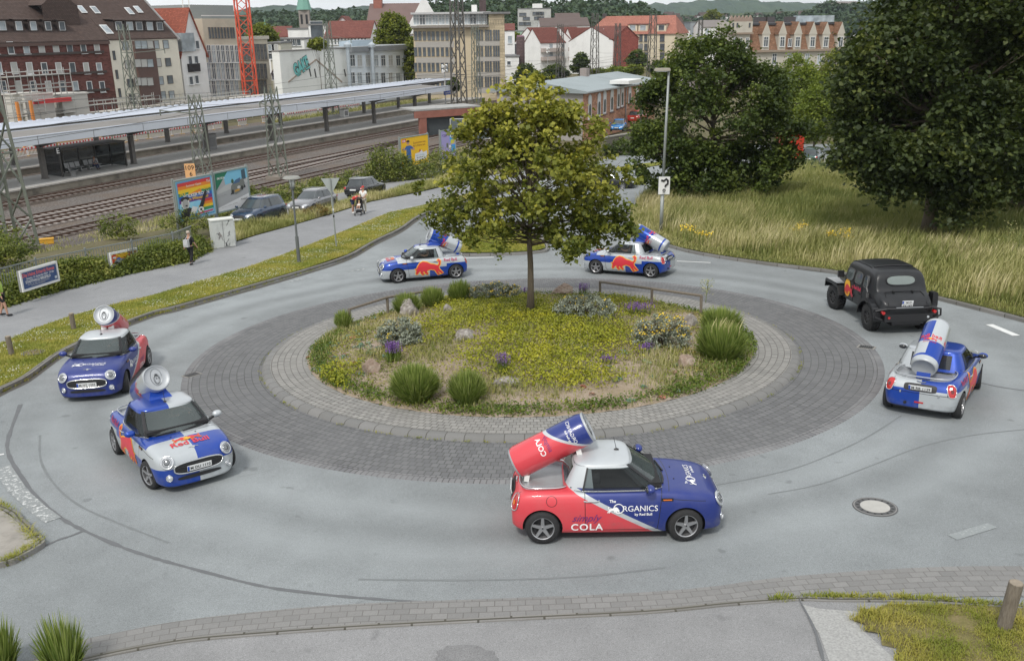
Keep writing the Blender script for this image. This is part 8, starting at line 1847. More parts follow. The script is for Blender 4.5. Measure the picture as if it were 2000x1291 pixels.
def limbs(base,h,C,nb,r0,mat,parent,lean=(0,0),leader=.75,seed=2,zstart=.3,name='trunk'):
    r=random.Random(seed); m=MB(); top=Vector((lean[0],lean[1],h*leader)); n=8; tr=[]
    for i in range(n+1):
        u=i/n; tr.append((top*u)+Vector((r.uniform(-.04,.04),r.uniform(-.04,.04),0))*(u>0)*h*.1)
    m.tube(tr,[r0*(1-.85*(i/n)**.9)*(1.25 if i==0 else 1) for i in range(n+1)],10); o=m.build(name,mat,parent,True)
    m=MB()
    if len(C):
        sel=sorted(r.sample(range(len(C)),min(nb,len(C))),key=lambda i:C[i][2])
        for i in sel:
            c=Vector(C[i]); hd=math.hypot(c.x,c.y); zb=h*zstart+(c.z-h*zstart)*(.50 if c.z>h*zstart else 0)*r.uniform(.7,1.25); zb=min(max(zb,h*zstart*r.uniform(.95,1.25)),h*leader*.96); q=top*(zb/(h*leader)); q.z=zb
            mid=q.lerp(c,.5)+Vector((0,0,-.06*hd)) ; w=r0*.34*(1-.6*zb/h); m.tube([q,q.lerp(mid,.6)+Vector((0,0,.03*hd)),mid,c],[w,w*.72,w*.5,w*.16],5)
            for k in range(2):
                e=c+Vector((r.uniform(-1,1),r.uniform(-1,1),r.uniform(-.2,1)))*hd*.18; m.tube([mid.lerp(c,.3+.3*k),e],[w*.35,w*.1],4)
    m.build('limbs',mat,parent,True)
def tree(name,label,base,h,blobs,ncl,per,rcl,lsize,lm,r0=.15,nb=60,shell=.6,zmin=None,group=None,seed=1,up=.5,leader=.75,lean=(0,0),htint=0.,zstart=.3,barkm=None,gap=None):
    t=thing(name,label,'tree',base,0,group); P,tt,C=clump_cloud(blobs,ncl,per,rcl,shell,zmin,seed=seed,gap=gap)
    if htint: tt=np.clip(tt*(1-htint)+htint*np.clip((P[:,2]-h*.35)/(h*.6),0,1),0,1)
    leaves('crown',P,lsize,tt,lm,t,up); limbs(base,h,C,nb,r0,barkm or BARK,t,lean,leader,seed,zstart); return t
b0_=P2W@(MR.inverted()@Vector((0,0,0))*0+Vector((*pl(1036,620,.4)[:2],.45)))
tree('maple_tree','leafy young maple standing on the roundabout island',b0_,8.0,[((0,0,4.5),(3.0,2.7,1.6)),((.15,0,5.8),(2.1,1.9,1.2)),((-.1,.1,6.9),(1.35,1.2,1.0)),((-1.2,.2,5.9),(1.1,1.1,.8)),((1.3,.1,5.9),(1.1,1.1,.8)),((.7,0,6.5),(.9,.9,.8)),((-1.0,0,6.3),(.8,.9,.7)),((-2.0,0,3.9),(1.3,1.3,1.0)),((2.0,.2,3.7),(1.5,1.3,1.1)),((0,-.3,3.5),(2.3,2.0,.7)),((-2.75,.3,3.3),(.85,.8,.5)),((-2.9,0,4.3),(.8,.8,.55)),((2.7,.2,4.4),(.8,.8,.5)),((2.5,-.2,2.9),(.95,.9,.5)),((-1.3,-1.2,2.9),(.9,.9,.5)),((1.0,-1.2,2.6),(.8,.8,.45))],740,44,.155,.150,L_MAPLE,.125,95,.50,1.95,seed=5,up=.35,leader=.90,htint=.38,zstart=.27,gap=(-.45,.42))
p=gpx(1385,398); tree('round_dark_tree','broad dark green maple standing in the meadow behind the tall street lamp',p,10.9,[((0,1,5.6),(5.0,4.6,4.4)),((-.6,.5,8.3),(3.1,3,2.3)),((-3.0,0,3.4),(2.4,2.2,2.4)),((3.2,0,3.6),(2.2,2.2,2.5)),((-1.3,-1.5,2.2),(2.6,2,1.7)),((1.8,-1.5,2.4),(2.4,2,1.8)),((2.7,.5,7.2),(2.1,2,1.8)),((-3.4,.3,6.6),(1.5,1.6,1.2)),((-4.6,0,4.6),(1.3,1.3,.8)),((4.9,0,5.2),(1.2,1.3,.8)),((4.6,0,3.0),(1.3,1.3,.7)),((.6,0,10.2),(1.1,1.1,.9))],1350,46,.30,.22,L_DARK,.28,80,.72,.3,seed=6,up=.45,gap=(-.55,.8))
p=gpx(1808,478); p.z-=.1; tree('large_dark_tree','huge dark tree at the right with branches hanging over the grass slope',p,16,[((-.3,1,7.6),(4.0,4,3.0)),((.6,1,10.8),(3.6,4,3.4)),((-2.7,0,5.6),(1.9,2.2,1.6)),((-1.2,-1,4.6),(2.2,2.4,1.3)),((2.4,1,8.5),(3.6,4,4.0)),((2.0,-1.5,4.8),(2.6,2.4,2.2)),((.6,-1.8,2.9),(1.3,1.3,1.5)),((-2.4,0,8.8),(2.0,2.4,1.8)),((-3.9,-.3,4.5),(1.1,1.2,.8)),((-3.9,0,7.2),(1.2,1.4,.9)),((-2.3,-1,3.2),(1.1,1.1,.6))],2000,50,.36,.23,L_OAK,.36,90,.68,1.0,seed=7,up=.45,gap=(-.7,1.0))
p=gpx(1985,425); tree('large_dark_tree','second huge dark tree cut by the right frame edge',p,18,[((0,2,10.5),(6.0,6,6.5)),((-3,1,7),(3.0,3.6,3.6)),((1,-2,5),(4,3.4,3)),((-2,0,13.5),(4,4,3.6)),((4,0,8),(4,4,4))],1900,48,.48,.27,L_OAK,.40,60,.66,.8,seed=8,up=.45,gap=(-.95,1.3))
p=gpx(1790,366); tree('dark_undergrowth_tree','low dark tree filling the gap behind the huge right trees',p,9,[((0,0,4.6),(4.5,4,4)),((5,0,4),(4.5,4,3.6)),((10,1,4.5),(4.5,4,4))],900,46,.5,.32,L_OAK,.25,30,.6,.3,seed=9)
def ftree(label,px,pyb,pyt,Y,rpx,lm,ncl=160,per=40,ls=None,seed=1,name='far_tree',asp=1.,z0=0,group='trees between the houses and the railway'):
    b=aty(px,pyb,Y); b.z=z0; zt=aty(px,pyt,Y).z-z0; r=rpx/1773*Y; zb=max(aty(px,pyb,Y).z-z0,0); c=(zt+zb)/2; hz=(zt-zb)/2
    return tree(name,label,b,zt,[((0,0,c),(r*.85,r*.85,hz*.85)),((0,0,c+hz*.35),(r*.6,r*.6,hz*.6)),((-r*.45,0,c-hz*.2),(r*.5,r*.5,hz*.55)),((r*.45,0,c-hz*.15),(r*.5,r*.5,hz*.55))],ncl,per,r*.11,ls or max(.28,Y/1773*2.4),lm,max(.1,r*.05),14,.62,seed=seed,group=group,zstart=.25)
ftree('light green feathery tree at the far street between the two dark trees',1545,268,104,112,62,L_LIGHT,330,46,.26,21); ftree('yellow green street tree just left of the huge right tree',1590,285,170,100,52,L_LIGHT,260,46,.26,22); ftree('olive tree right beside the grand stone house',1622,270,90,125,52,L_PLANE,260,40,.3,23)
ftree('tall plane tree behind the white office in front of the steep brown roof',772,128,20,200,36,L_PLANE,260,46,.5,24); ftree('lower plane tree rising between white office and beige office block',818,170,72,192,32,L_PLANE,200,42,.5,25)
ftree('tree at the end of the beige wing below the wooded hill',515,100,48,205,32,L_PLANE,150,40,.5,26); ftree('small bush like tree on top of the white hall',622,99,76,160,18,L_PLANE,80,36,.42,27,z0=0)
ftree('small pointed dark conifer before the white house with skylights',1134,150,103,228,18,L_DARK,120,40,.5,28); ftree('dark shrub tree left of the broad lattice mast and white house',1085,158,126,226,24,L_DARK,110,40,.5,29); ftree('dark tree under the balconies right of the brick wall',1243,140,97,235,20,L_DARK,120,40,.5,30)
ftree('round light green tree standing far away above the round dark tree',1391,46,20,620,17,L_PLANE,90,40,1.1,31); ftree('small orange green tree behind the dark brick tower',1003,92,64,330,16,L_PLANE,70,36,.7,32); ftree('column of dark ivy beside the tallest lattice mast',886,182,152,166,13,L_DARK,70,36,.4,33)
ftree('dark tree left of the roof of the station hall',1026,172,122,214,22,L_DARK,110,40,.5,34)
for i,(px,py,pt,Y,rp_) in enumerate(((1170,150,136,205,24),(1205,147,131,205,22),(1238,146,128,208,22),(1290,150,118,210,26),(1335,160,124,190,28),(1050,158,144,205,20))):
    ftree(['low bush row left part behind the station roof','low bush behind the station roof chimney','low bush right of the red brick house end','bush below the salmon roofed house','tall bush between salmon roofed house and dark round tree','low bush left of the white house base'][i],px,py,pt,Y,rp_,[L_PLANE,L_LIGHT,L_PLANE,L_DARK,L_DARK,L_DARK][i],80,40,.45,40+i,'bush',group='bushes behind the station hall')
# far wood on the hill: one mass
def wood(name,label,pts,Y,dep,n,ls,zlow,seed):
    r=np.random.default_rng(seed); xs_=[];zs_=[]
    for px,py in pts: q=aty(px,py,Y); xs_.append(q.x); zs_.append(q.z)
    m=n//22; cx=r.uniform(xs_[0],xs_[-1],m); v=r.random(m)**.8; top=np.interp(cx,xs_,zs_); cz=zlow+(top-zlow)*(1-v)-r.random(m)*3; cy=Y-v*dep+r.normal(size=m)*8
    rr_=r.uniform(3.5,7.5,m)*(Y/600)**.5; P=np.repeat(np.stack([cx,cy,cz],1),22,0); d=r.normal(size=P.shape); d/=np.linalg.norm(d,axis=1)[:,None]; d[:,2]=np.abs(d[:,2])*.9; P=P+d*np.repeat(rr_,22)[:,None]
    tt=np.repeat(r.random(m),22)*.5+r.random(len(P))*.5; o=leaves(name,P,ls,tt,L_WOOD,None,.6); tag(o,label,'woodland',kind='stuff'); return o
wood('hillside_wood','mixed green wood covering the hill above the town centre',[(735,40),(790,30),(830,20),(880,12),(940,10),(985,6),(1010,0),(1040,2),(1058,14),(1078,24),(1092,10),(1110,4),(1132,8),(1160,17),(1200,13),(1240,20),(1262,34)],640,170,60000,2.6,2,3)
wood('lower_wood','dark green tree belt below the left hills',[(480,40),(530,34),(600,33),(660,32),(700,30),(760,36)],900,200,26000,3.4,8,4)
wood('right_wood','wood round the mansion on the right hill',[(1570,30),(1600,18),(1618,12),(1640,22),(1672,16),(1700,4),(1760,0)],860,80,16000,3.,4,5)
wood('valley_wood','tree belt in the valley behind the far small houses',[(1250,36),(1330,42),(1420,40),(1500,36),(1600,30)],1050,120,20000,3.8,-4,6)
# bushes near the fence and the cars
def bush(label,px,py,w_,h_,mat=L_BUSH,n=2200,ls=.10,seed=1,dep=None,name='bush',group='bushes along the railway bank',base=None):
    b=base or gpx(px,py,.05); dep=dep or w_*.7; t=thing(name,label,'bush',b,0,group); P,tt,C=clump_cloud([((0,0,h_*.42),(w_/2,dep/2,h_*.52)),((-w_*.2,0,h_*.35),(w_*.32,dep*.4,h_*.42)),((w_*.22,0,h_*.3),(w_*.3,dep*.4,h_*.4))],n//30,30,min(w_,h_)*.10,.6,0.02,seed=seed)
    leaves('foliage',P,ls,tt,mat,t,.4); m=MB(); r=random.Random(seed)
    for i in range(10): a=r.uniform(0,6.28); m.tube([(0,0,-.05),(w_*.15*math.cos(a),dep*.15*math.sin(a),h_*.4),(w_*.34*math.cos(a),dep*.34*math.sin(a),h_*.7)],[.03,.02,.008],4)
    m.build('stems',BARK,t); return t
def edgeline(o0,o1,n,zf,seed,s0=0,s1=None):
    r=np.random.default_rng(seed); T_=sum((b-a).length for a,b in zip(edge,edge[1:])); s1=s1 or T_; P=[]
    nd=Vector((-.86,.50,0))
    for i in range(n):
        a,d=lerpline(edge,r.uniform(s0,s1)); o=r.uniform(o0,o1); q=P2W@(a+nd*o); P.append((q.x,q.y,q.z,o))
    return P
def hedge(name,label,o0,o1,s0,s1,ncl,hf,ls,seed,per=26):
    r=np.random.default_rng(seed); C=edgeline(o0,o1,ncl,None,seed,s0,s1); A=[]
    for x,y,z,o in C:
        H_=hf(o,x,y)*(.72+.4*r.random()); A.append((x,y,(z if o<1.6 else min(z,G(x,y)+.1))+H_*r.random()**.45))
    A=np.array(A); k=per; P=np.repeat(A,k,0)+r.normal(size=(len(A)*k,3))*np.array([.16,.16,.11]); tt=np.repeat(r.random(len(A)),k)*.45+r.random(len(P))*.55
    c=P.mean(0); t=thing(name,label,'hedge',Vector((c[0],c[1],G(c[0],c[1])))); leaves('foliage',P-np.array([t.location.x,t.location.y,t.location.z]),ls,tt,L_BUSH,t,.35)
    m=MB(); rr=random.Random(seed)
    for i in range(40): q=Vector(A[rr.randrange(len(A))])-t.location; m.tube([(q.x,q.y,q.z-.7),(q.x+rr.uniform(-.1,.1),q.y,q.z-.2),q],[.015,.012,.006],3)
    m.build('stems',BARK,t); return t
hf1=lambda o,x,y:.28+.74*min(1,o/.75)*(.75+.25*math.sin(x*1.3+y*.7))
T_all=sum((b-a).length for a,b in zip(edge,edge[1:]))
hedge('ivy_hedge','ivy and bramble hedge in front of the bar fence, left half',.12,1.0,0,T_all*.5,1150,hf1,.105,51); hedge('ivy_hedge','ivy and bramble hedge in front of the bar fence up to the utility cabinets',.12,1.0,T_all*.5,T_all*.96,1050,hf1,.105,52)
hf2=lambda o,x,y:max(.12,(1.0-.17*o))*(.6+.45*math.sin(x*.8)*math.cos(y*.9)**2+.2)
hedge('bramble_bank','bramble thicket between the bar fence and the rails, left part',1.15,5.0,0,T_all*.55,1100,hf2,.12,53); hedge('bramble_bank','bramble thicket between the bar fence and the rails behind the walker',1.15,4.6,T_all*.55,T_all*1.0,900,hf2,.12,54)
pm_=atz(30,470,.8); bush('tall ivy heap climbing the foot of the left lattice mast',25,500,3.4,3.0,n=5200,ls=.13,seed=61,base=Vector((pm_.x+1.5,pm_.y-4.0,G(pm_.x+1.5,pm_.y-4)-.2))); bush('ivy mound at the left frame edge before the lattice mast',5,520,2.6,1.6,n=2600,ls=.12,seed=62)
bush('round bush behind the fence above the truck banner',232,462,2.2,1.5,n=2200,seed=63); bush('bush under the rainbow billboard',365,455,3.0,1.5,n=2600,seed=64); bush('bush beneath the second billboard beside the blue car',440,425,3.4,1.3,n=2600,seed=65)
for i,(px,py,w_,h_) in enumerate(((520,402,3.6,1.5),(585,388,4.2,1.5),(650,372,4.2,1.6),(706,362,4.,1.8))): bush(['hedge bush behind the blue estate','hedge bush between blue and silver grey car','hedge bush behind the silver grey estate','hedge bush left of the black estate'][i],px,py,w_,h_,n=2800,ls=.13,seed=66+i,dep=2.4)
bush('large green bush left of the yellow billboard',762,356,4.2,3.4,n=6500,ls=.16,seed=71); bush('ivy bush below the yellow billboard',812,350,4.4,1.9,n=3200,ls=.15,seed=72); bush('dark bush right of the yellow billboard',868,342,4.0,2.6,n=3200,ls=.15,seed=73); bush('climbing bush on the right post of the second billboard',489,402,1.0,2.4,n=1300,seed=74); bush('small reddish bush beside the silver grey car',616,424,1.7,.9,leafmat('reddish_leaf',[(.10,.05,.02),(.20,.13,.04),(.16,.18,.04)],.4,.2),n=1100,ls=.09,seed=75)
bush('hedge hanging over the dark retaining wall',1215,300,6.5,2.2,L_DARK,n=3600,ls=.22,seed=76,dep=2.,base=Vector((wa.x+3.2,wa.y-.4,0)),group='bushes behind the station hall'); bush('dark bush at the right end of the retaining wall',1275,300,6,2.4,L_DARK,n=3000,ls=.22,seed=77,base=Vector((wb.x+2,wb.y-1,0)),group='bushes behind the station hall')
# ---- grass
def scatter(poly,n,seed,dens=None):
    r=np.random.default_rng(seed); A=np.array([(p[0],p[1]) for p in poly]); lo,hi=A.min(0),A.max(0); out_=[]; c=0
    while c<n:
        P=r.uniform(lo,hi,size=(n*2,2)); P=P[inpoly_np(P,A)]
        if dens is not None: P=P[r.random(len(P))<dens(P)]
        if len(P)==0: break
        out_.append(P); c+=len(P)
    P=np.concatenate(out_)[:n]; return P,r
def gz(P,dz): return np.array([G(a,b)+dz for a,b in P])
def vn(P,s,seed=0):
    """cheap smooth 2-d noise 0..1"""
    x,y=P[:,0]/s,P[:,1]/s; return .5+.25*(np.sin(x*1.7+seed)+np.sin(y*1.3+seed*2))*np.cos(x*.6-y*.9+seed)+.25*np.sin(x*3.1+y*2.3+seed)*np.cos(y*2.9-x*1.1)
def segd(P,line):
    D=np.full(len(P),1e9)
    for a,b in zip(line,line[1:]):
        a=np.array(a[:2]);b=np.array(b[:2]);d=b-a; t=np.clip(((P-a)@d)/(d@d),0,1); D=np.minimum(D,np.linalg.norm(P-(a+t[:,None]*d),axis=1))
    return D
kr=[tuple(q)[:2] for q in pxs([(1230,412),(1229,440),(1260,465),(1324,488),(1399,503.5),(1500,518),(1628,534),(1730,556),(1822,583),(2000,629),(2200,690)])]
near=[p for p in mead_xy if True]
P,r=scatter(mead_xy,150000,81,lambda P:np.clip(1.25-segd(P,kr)/26,.12,1)*(P[:,0]<46))
D=segd(P,kr); hgt=np.where(D<1.1,.10+.10*D,np.clip(.30+.32*(D-1.1),.3,.85))*(.6+.7*r.random(len(P)))*(.75+.5*vn(P,1.7,3)); tt=np.clip(.06+.58*vn(P,2.4,1)*np.clip(1.25-D/9,.35,1)+.45*(r.random(len(P))-.35),0,1); tt=np.where(D<1.1,np.clip(.25+.45*r.random(len(P)),0,1),tt)
o=blades('meadow_grass',np.column_stack([P,gz(P,.10)]),hgt,.030,tt,G_MEAD,None,.45,(.06,-.02)); tag(o,'tall straw and green meadow grass on the slope at the right','meadow grass',kind='stuff')
# seed heads standing over the meadow
P,r=scatter(mead_xy,9000,82,lambda P:np.where((segd(P,kr)>1.3)&(segd(P,kr)<7),1.,.05)*(P[:,0]<40)*(vn(P,2.2,7)>.45)); h_=.75+.35*r.random(len(P)); o=blades('seed_heads',np.column_stack([P,gz(P,.1)]),h_,.035,np.clip(.72+.28*r.random(len(P)),0,1),G_MEAD,None,.30,(.16,-.05)); tag(o,'pale seed heads of the tall meadow grass near the kerb','meadow grass',kind='stuff')
P,r=scatter(verge_xy,70000,83); D=.04+.05*r.random(len(P)); o=blades('verge_grass',np.column_stack([P,gz(P,.11)]),D*(.6+.9*vn(P,.9,2)),.016,np.clip(.15+.7*vn(P,1.3,5)*.8+.3*r.random(len(P)),0,1),G_SHORT,None,.7); tag(o,'short mown grass of the left verge','grass',kind='stuff')
P,r=scatter(verge_xy,5200,84,lambda P:(vn(P,1.5,9)>.5)*1.); o=leaves('clover_flowers',np.column_stack([P,gz(P,.17)]),.035,r.random(len(P)),M('clover_white',(.55,.56,.48),.8),None,1.5); tag(o,'white clover flowers dotted over the left verge','clover',kind='stuff')
P,r=scatter(isl_xy,9000,85); o=blades('island_grass',np.column_stack([P,gz(P,.12)]),.05+.06*r.random(len(P)),.022,np.clip(.2+.6*vn(P,1.2,5)+.2*r.random(len(P)),0,1),G_SHORT,None,.6); tag(o,'short grass on the splitter island behind the tree','grass',kind='stuff')
P,r=scatter(weed_xy,30000,86); o=blades('weed_bank',np.column_stack([P,gz(P,.1)]),(.15+.45*r.random(len(P)))*(.4+.9*vn(P,1.5,4)),.032,np.clip(.1+.8*vn(P,2.,6)+.25*(r.random(len(P))-.5),0,1),G_MEAD,None,.4); tag(o,'tall weeds and dry grass between footpath and parked cars','weeds',kind='stuff')
lgc=Vector((sum(p[0] for p in lg_xy)/len(lg_xy),sum(p[1] for p in lg_xy)/len(lg_xy))); lg_big=[(lgc.x+(p[0]-lgc.x)*1.07,lgc.y+(p[1]-lgc.y)*1.02) for p in lg_xy]
P,r=scatter(lg_big,38000,87,lambda P:np.clip((vn(P,.45,3)-.22)*2.2,.04,1)*np.where(inpoly_np(P,[(q[0],q[1]) for q in lg_xy]),1,.25)); o=blades('corner_grass',np.column_stack([P,gz(P,.02)]),(.03+.06*r.random(len(P)))*(.4+1.1*vn(P,.35,8)),.009,np.clip(.05+.75*vn(P,.6,5)+.4*r.random(len(P)),0,1),G_SHORT,None,.8); tag(o,'low grass in the bottom right corner','grass',kind='stuff')
rb=[tuple(q)[:2] for q in [RL(s,o) for s,o in((20,47),(60,47),(104,49.5),(104,55.2),(70,57.2),(20,57.2))]]
P,r=scatter(rb,26000,88,lambda P:np.where(vn(P,2.,3)>.42,1,.15)); o=blades('trackside_weeds',np.column_stack([P,gz(P,.0)]),(.12+.4*r.random(len(P)))*(.4+.8*vn(P,1.5,4)),.04,np.clip(.25+.6*vn(P,2.5,6)+.25*(r.random(len(P))-.5),0,1),G_MEAD,None,.5); tag(o,'dry reddish weeds beside the nearest rails','weeds',kind='stuff')
rb=[tuple(q)[:2] for q in [RL(s,o) for s,o in((112,94.5),(175,94.5),(175,99.5),(112,99.5))]]
P,r=scatter(rb,15000,89,lambda P:np.clip((P[:,1]-100)/60,.15,1)); o=blades('far_weeds',np.column_stack([P,gz(P,.0)]),.2+.7*r.random(len(P)),.10,r.random(len(P))*.8,G_MEAD,None,.5); tag(o,'weeds between the far platform and the site barriers','weeds',kind='stuff')
# weeds growing in kerb joints
def joints(name,label,line,n,sp,h_,seed):
    r=np.random.default_rng(seed); P=[]
    for i in range(n):
        a,b=random.choice(list(zip(line,line[1:]))); q=a.lerp(b,random.random()); c=P2W@q
        for k in range(sp): P.append((c.x+r.normal()*.05,c.y+r.normal()*.04,c.z+.01))
    P=np.array(P); o=blades(name,P,h_*(.4+r.random(len(P))),.014,r.random(len(P))*.8,G_SHORT,None,.9); tag(o,label,'weeds',kind='stuff')
joints('kerb_weeds','weeds growing along the foot of the left kerb',P0([(a,b+1) for a,b in leftk[:14]]),260,16,.07,91)
joints('kerb_weeds','weeds in the joints of the bottom kerb stones',P0([(1500,1172),(1600,1166),(1700,1168),(1790,1170),(1900,1178),(2000,1186)]),90,22,.06,92)
joints('corner_weeds','rough weeds round the paved corner at the left edge',P0([(-10,985),(20,1005),(50,1040),(76,1066),(40,1090),(10,1104)]),90,26,.12,93)
kc=[MR@Vector((8.13*math.cos(a),8.13*math.sin(a),.015)) for a in [2*math.pi*i/80 for i in range(81)]]
PI_=P2W.inverted(); joints('kerb_weeds','small weeds at the foot of the island kerb',[PI_@q for q in kc],200,10,.035,94)
# ---- island planting
def islP(P): return np.array([(a,b,dome(math.hypot(a,b),math.atan2(b,a))) for a,b in P])
def isl_scatter(n,seed,dens,rmax=6.75):
    r=np.random.default_rng(seed); a=r.random(n*12)*2*np.pi; q=np.sqrt(r.random(n*12))*rmax; P=np.stack([q*np.cos(a),q*np.sin(a)],1); P=P[r.random(len(P))<dens(P)][:n]; return P,r
def pxmask(regions):
    """regions: (px,py,rx,ry,weight) ellipses in the photograph, turned into island coordinates"""
    R_l=[]
    for px,py,rx,ry,w_ in regions:
        c=isl(px,py); e=isl(px+rx,py); u=isl(px,py-ry); R_l.append((c.x,c.y,max(.1,abs(e.x-c.x)),max(.1,abs(u.y-c.y)),w_))
    def f(P):
        o=np.zeros(len(P))
        for cx_,cy_,rx,ry,w_ in R_l: o=np.maximum(o,w_*np.clip(1.35-np.hypot((P[:,0]-cx_)/rx,(P[:,1]-cy_)/ry)+.35*(vn(P,.6,2)-.5),0,1))
        return np.clip(o,0,1)
    return f
L_SED=leafmat('sedum_leaf',[(0.126,0.156,0.018),(0.277,0.288,0.024),(0.504,0.456,0.036)],.35,.2,cs=1.4); L_MAT=leafmat('mat_leaf',[(0.096,0.120,0.024),(0.192,0.204,0.036),(0.324,0.288,0.072),(0.432,0.288,0.120)],.5,.15,cs=1.1); L_GRN=leafmat('fresh_leaf',[(.05,.09,.015),(.10,.15,.02),(.19,.22,.04)],.4,.2,cs=1.2)
def isl_obj(o,label,cat_): o.matrix_world=MR; tag(o,label,cat_,kind='stuff')
P,r=isl_scatter(42000,101,lambda P:np.clip(.10+1.1*(vn(P,1.1,4)-.32)+.25*vn(P,.4,8),0.03,1)*np.clip((P[:,1]+7.5)/6,.35,1)); q=islP(P); q[:,2]+=r.random(len(P))*.07; isl_obj(leaves('low_ground_cover',q,.055,np.clip(vn(P,.9,3)*.6+r.random(len(P))*.4,0,1),L_MAT,None,.9),'thin olive ground cover between the gravel of the island','ground cover')
fm=pxmask([(1110,655,110,34,1),(1060,700,130,36,1),(1100,735,110,26,1),(900,575,90,22,.8),(960,610,110,26,.9),(1000,640,70,40,.7),(860,640,60,24,.5),(930,700,40,30,.5),(655,745,45,32,.9),(1060,620,60,24,.9),(1180,650,60,22,.5),(1210,600,50,18,.4)])
P,r=isl_scatter(34000,102,fm); q=islP(P); q[:,2]+=.03+(.14+.10*vn(P,.5,2))*r.random(len(P))**.7; isl_obj(leaves('yellow_green_sedum',q,.062,np.clip(vn(P,.7,5)*.5+r.random(len(P))*.5,0,1),L_SED,None,.5),'yellow green sedum carpet across the middle of the island','sedum')
fr_=lambda P:np.clip(1-np.abs(np.hypot(P[:,0],P[:,1])-6.45)/.42,0,1)*np.where(P[:,1]<1.5,1,.35)*np.clip(.2+1.2*(vn(P,1.3,6)-.2),0,1)
P,r=isl_scatter(17000,103,fr_,6.9); q=islP(P); q[:,2]+=r.random(len(P))*.14; isl_obj(leaves('edge_greenery',q,.062,r.random(len(P)),L_GRN,None,.5),'fresh green plants creeping over the front rim of the island','ground cover')
fe=pxmask([(1440,640,35,60,1),(1420,715,60,30,.9),(1350,760,60,16,.6)]); P,r=isl_scatter(9000,104,fe,6.9); q=islP(P); q[:,2]+=r.random(len(P))*.2; isl_obj(leaves('right_edge_greenery',q,.06,r.random(len(P)),L_GRN,None,.4),'rank green growth round the right grass tufts','ground cover')
P,r=isl_scatter(5200,105,lambda P:np.clip(1.2*(vn(P,1.4,9)-.45),0,.8)); q=islP(P); q=np.repeat(q,3,0); o=blades('dry_stalks',q+RNG.normal(size=q.shape)*np.array([.04,.04,0]),.08+.22*RNG.random(len(q)),.012,RNG.random(len(q)),G_MEAD,None,.5); isl_obj(o,'dry stalks standing over the island planting','dry stalks')
# succulent rosettes
ro=pxmask([(660,640,50,60,1),(700,690,50,50,.7),(1180,700,120,60,.35),(1250,740,100,50,.4),(1090,560,60,12,.7),(1190,580,60,14,.6)])
P,r=isl_scatter(150,106,ro); q=islP(P); A=[];tt=[]
for c in q:
    n=26; s=r.uniform(.06,.14); a=r.random(n)*6.28; rad=r.random(n)**.5*s; A.append(np.stack([c[0]+rad*np.cos(a),c[1]+rad*np.sin(a),c[2]+.03+s*.5*(1-rad/s)],1)); tt+=[r.random()]*n
isl_obj(leaves('succulent_rosettes',np.concatenate(A),.06,np.array(tt),leafmat('succulent',[(.10,.20,.14),(.18,.28,.20),(.22,.28,.20),(.45,.14,.10)],.05,.1,cs=2),None,1.2),'blue green and red succulent rosettes scattered over the gravel','succulents')
def tuft(px,py,wpx,hpx,label,n,seed,heads=0,name='grass_tuft',base=None,sc=None,grp='ornamental grass tufts on the island',wd=.014,z=.0):
    if base is None: c=isl(px,py); Mx=MR@Matrix.Translation(c); d=(Mx.translation-CAM).length
    else: Mx=Matrix.Translation(base); d=(base-CAM).length
    s=1773/d; R_w=wpx/s/2; H_=hpx/s*1.02; t=thing(name,label,'ornamental grass',mat=Mx,group=grp); r=np.random.default_rng(seed)
    a=r.random(n)*2*np.pi; th=np.arccos(1-r.random(n)*.93); P=np.stack([np.cos(a)*np.sin(th)*R_w*.48,np.sin(a)*np.sin(th)*R_w*.48,np.zeros(n)],1)
    k_=.78+.30*r.random(n); pts=[P]
    for u in (.34,.68,1.):
        rr_=np.sin(th)*R_w*(.48+.54*u**.9)*k_; zc=H_*k_*(np.cos(th)**.75*u*(1.12-.12*u)+np.sin(th)*.24*math.sin(math.pi*min(u,.85)*.62)*(1-.35*u))
        pts.append(np.stack([np.cos(a)*rr_,np.sin(a)*rr_,zc],1))
    sd_=np.stack([-np.sin(a),np.cos(a),np.zeros(n)],1); tw=r.normal(size=(n,3))*.5; tw[:,2]=0; sd_=sd_+tw; sd_/=np.linalg.norm(sd_,axis=1)[:,None]
    W_=[wd,wd*.95,wd*.7,wd*.15]; quads=[]
    for k in range(3): quads.append(np.stack([pts[k]-sd_*W_[k],pts[k]+sd_*W_[k],pts[k+1]+sd_*W_[k+1],pts[k+1]-sd_*W_[k+1]],1))
    V=np.concatenate(quads,0).reshape(-1,3); tt=np.clip(r.random(n)*.8+.1,0,1); me=npmesh('blades',V,None,np.concatenate([tt*.75,tt*.95,np.clip(tt*1.1,0,1)]),G_TUFT,4); link('blades',me,t)
    if heads:
        P=np.stack([r.normal(size=heads)*R_w*.2,r.normal(size=heads)*R_w*.15,np.full(heads,H_*.55)],1); o=blades('seed_heads',P,H_*.62,.03,np.full(heads,.95),G_MEAD,t,.25,(.25,0))
    return t
tuft(812,783,108,64,'largest front grass tuft left of its neighbour on the island',2600,1); tuft(912,788,82,60,'smaller front grass tuft on the island, right of the largest one',1900,2); tuft(796,612,64,40,'grass tuft behind the left railing, nearer the boulder',1300,3); tuft(845,598,54,38,'grass tuft behind the left railing, right of its neighbour',1100,4); tuft(899,588,54,42,'single round grass tuft behind the island, below the rear car',1300,5)
tuft(1408,652,94,50,'rear grass tuft at the right end of the island',1500,6); tuft(1408,702,106,68,'front grass tuft with pale seed heads at the right end of the island',2600,7,26); tuft(672,640,42,36,'bushy green plant with reddish tips at the left railing',700,8)
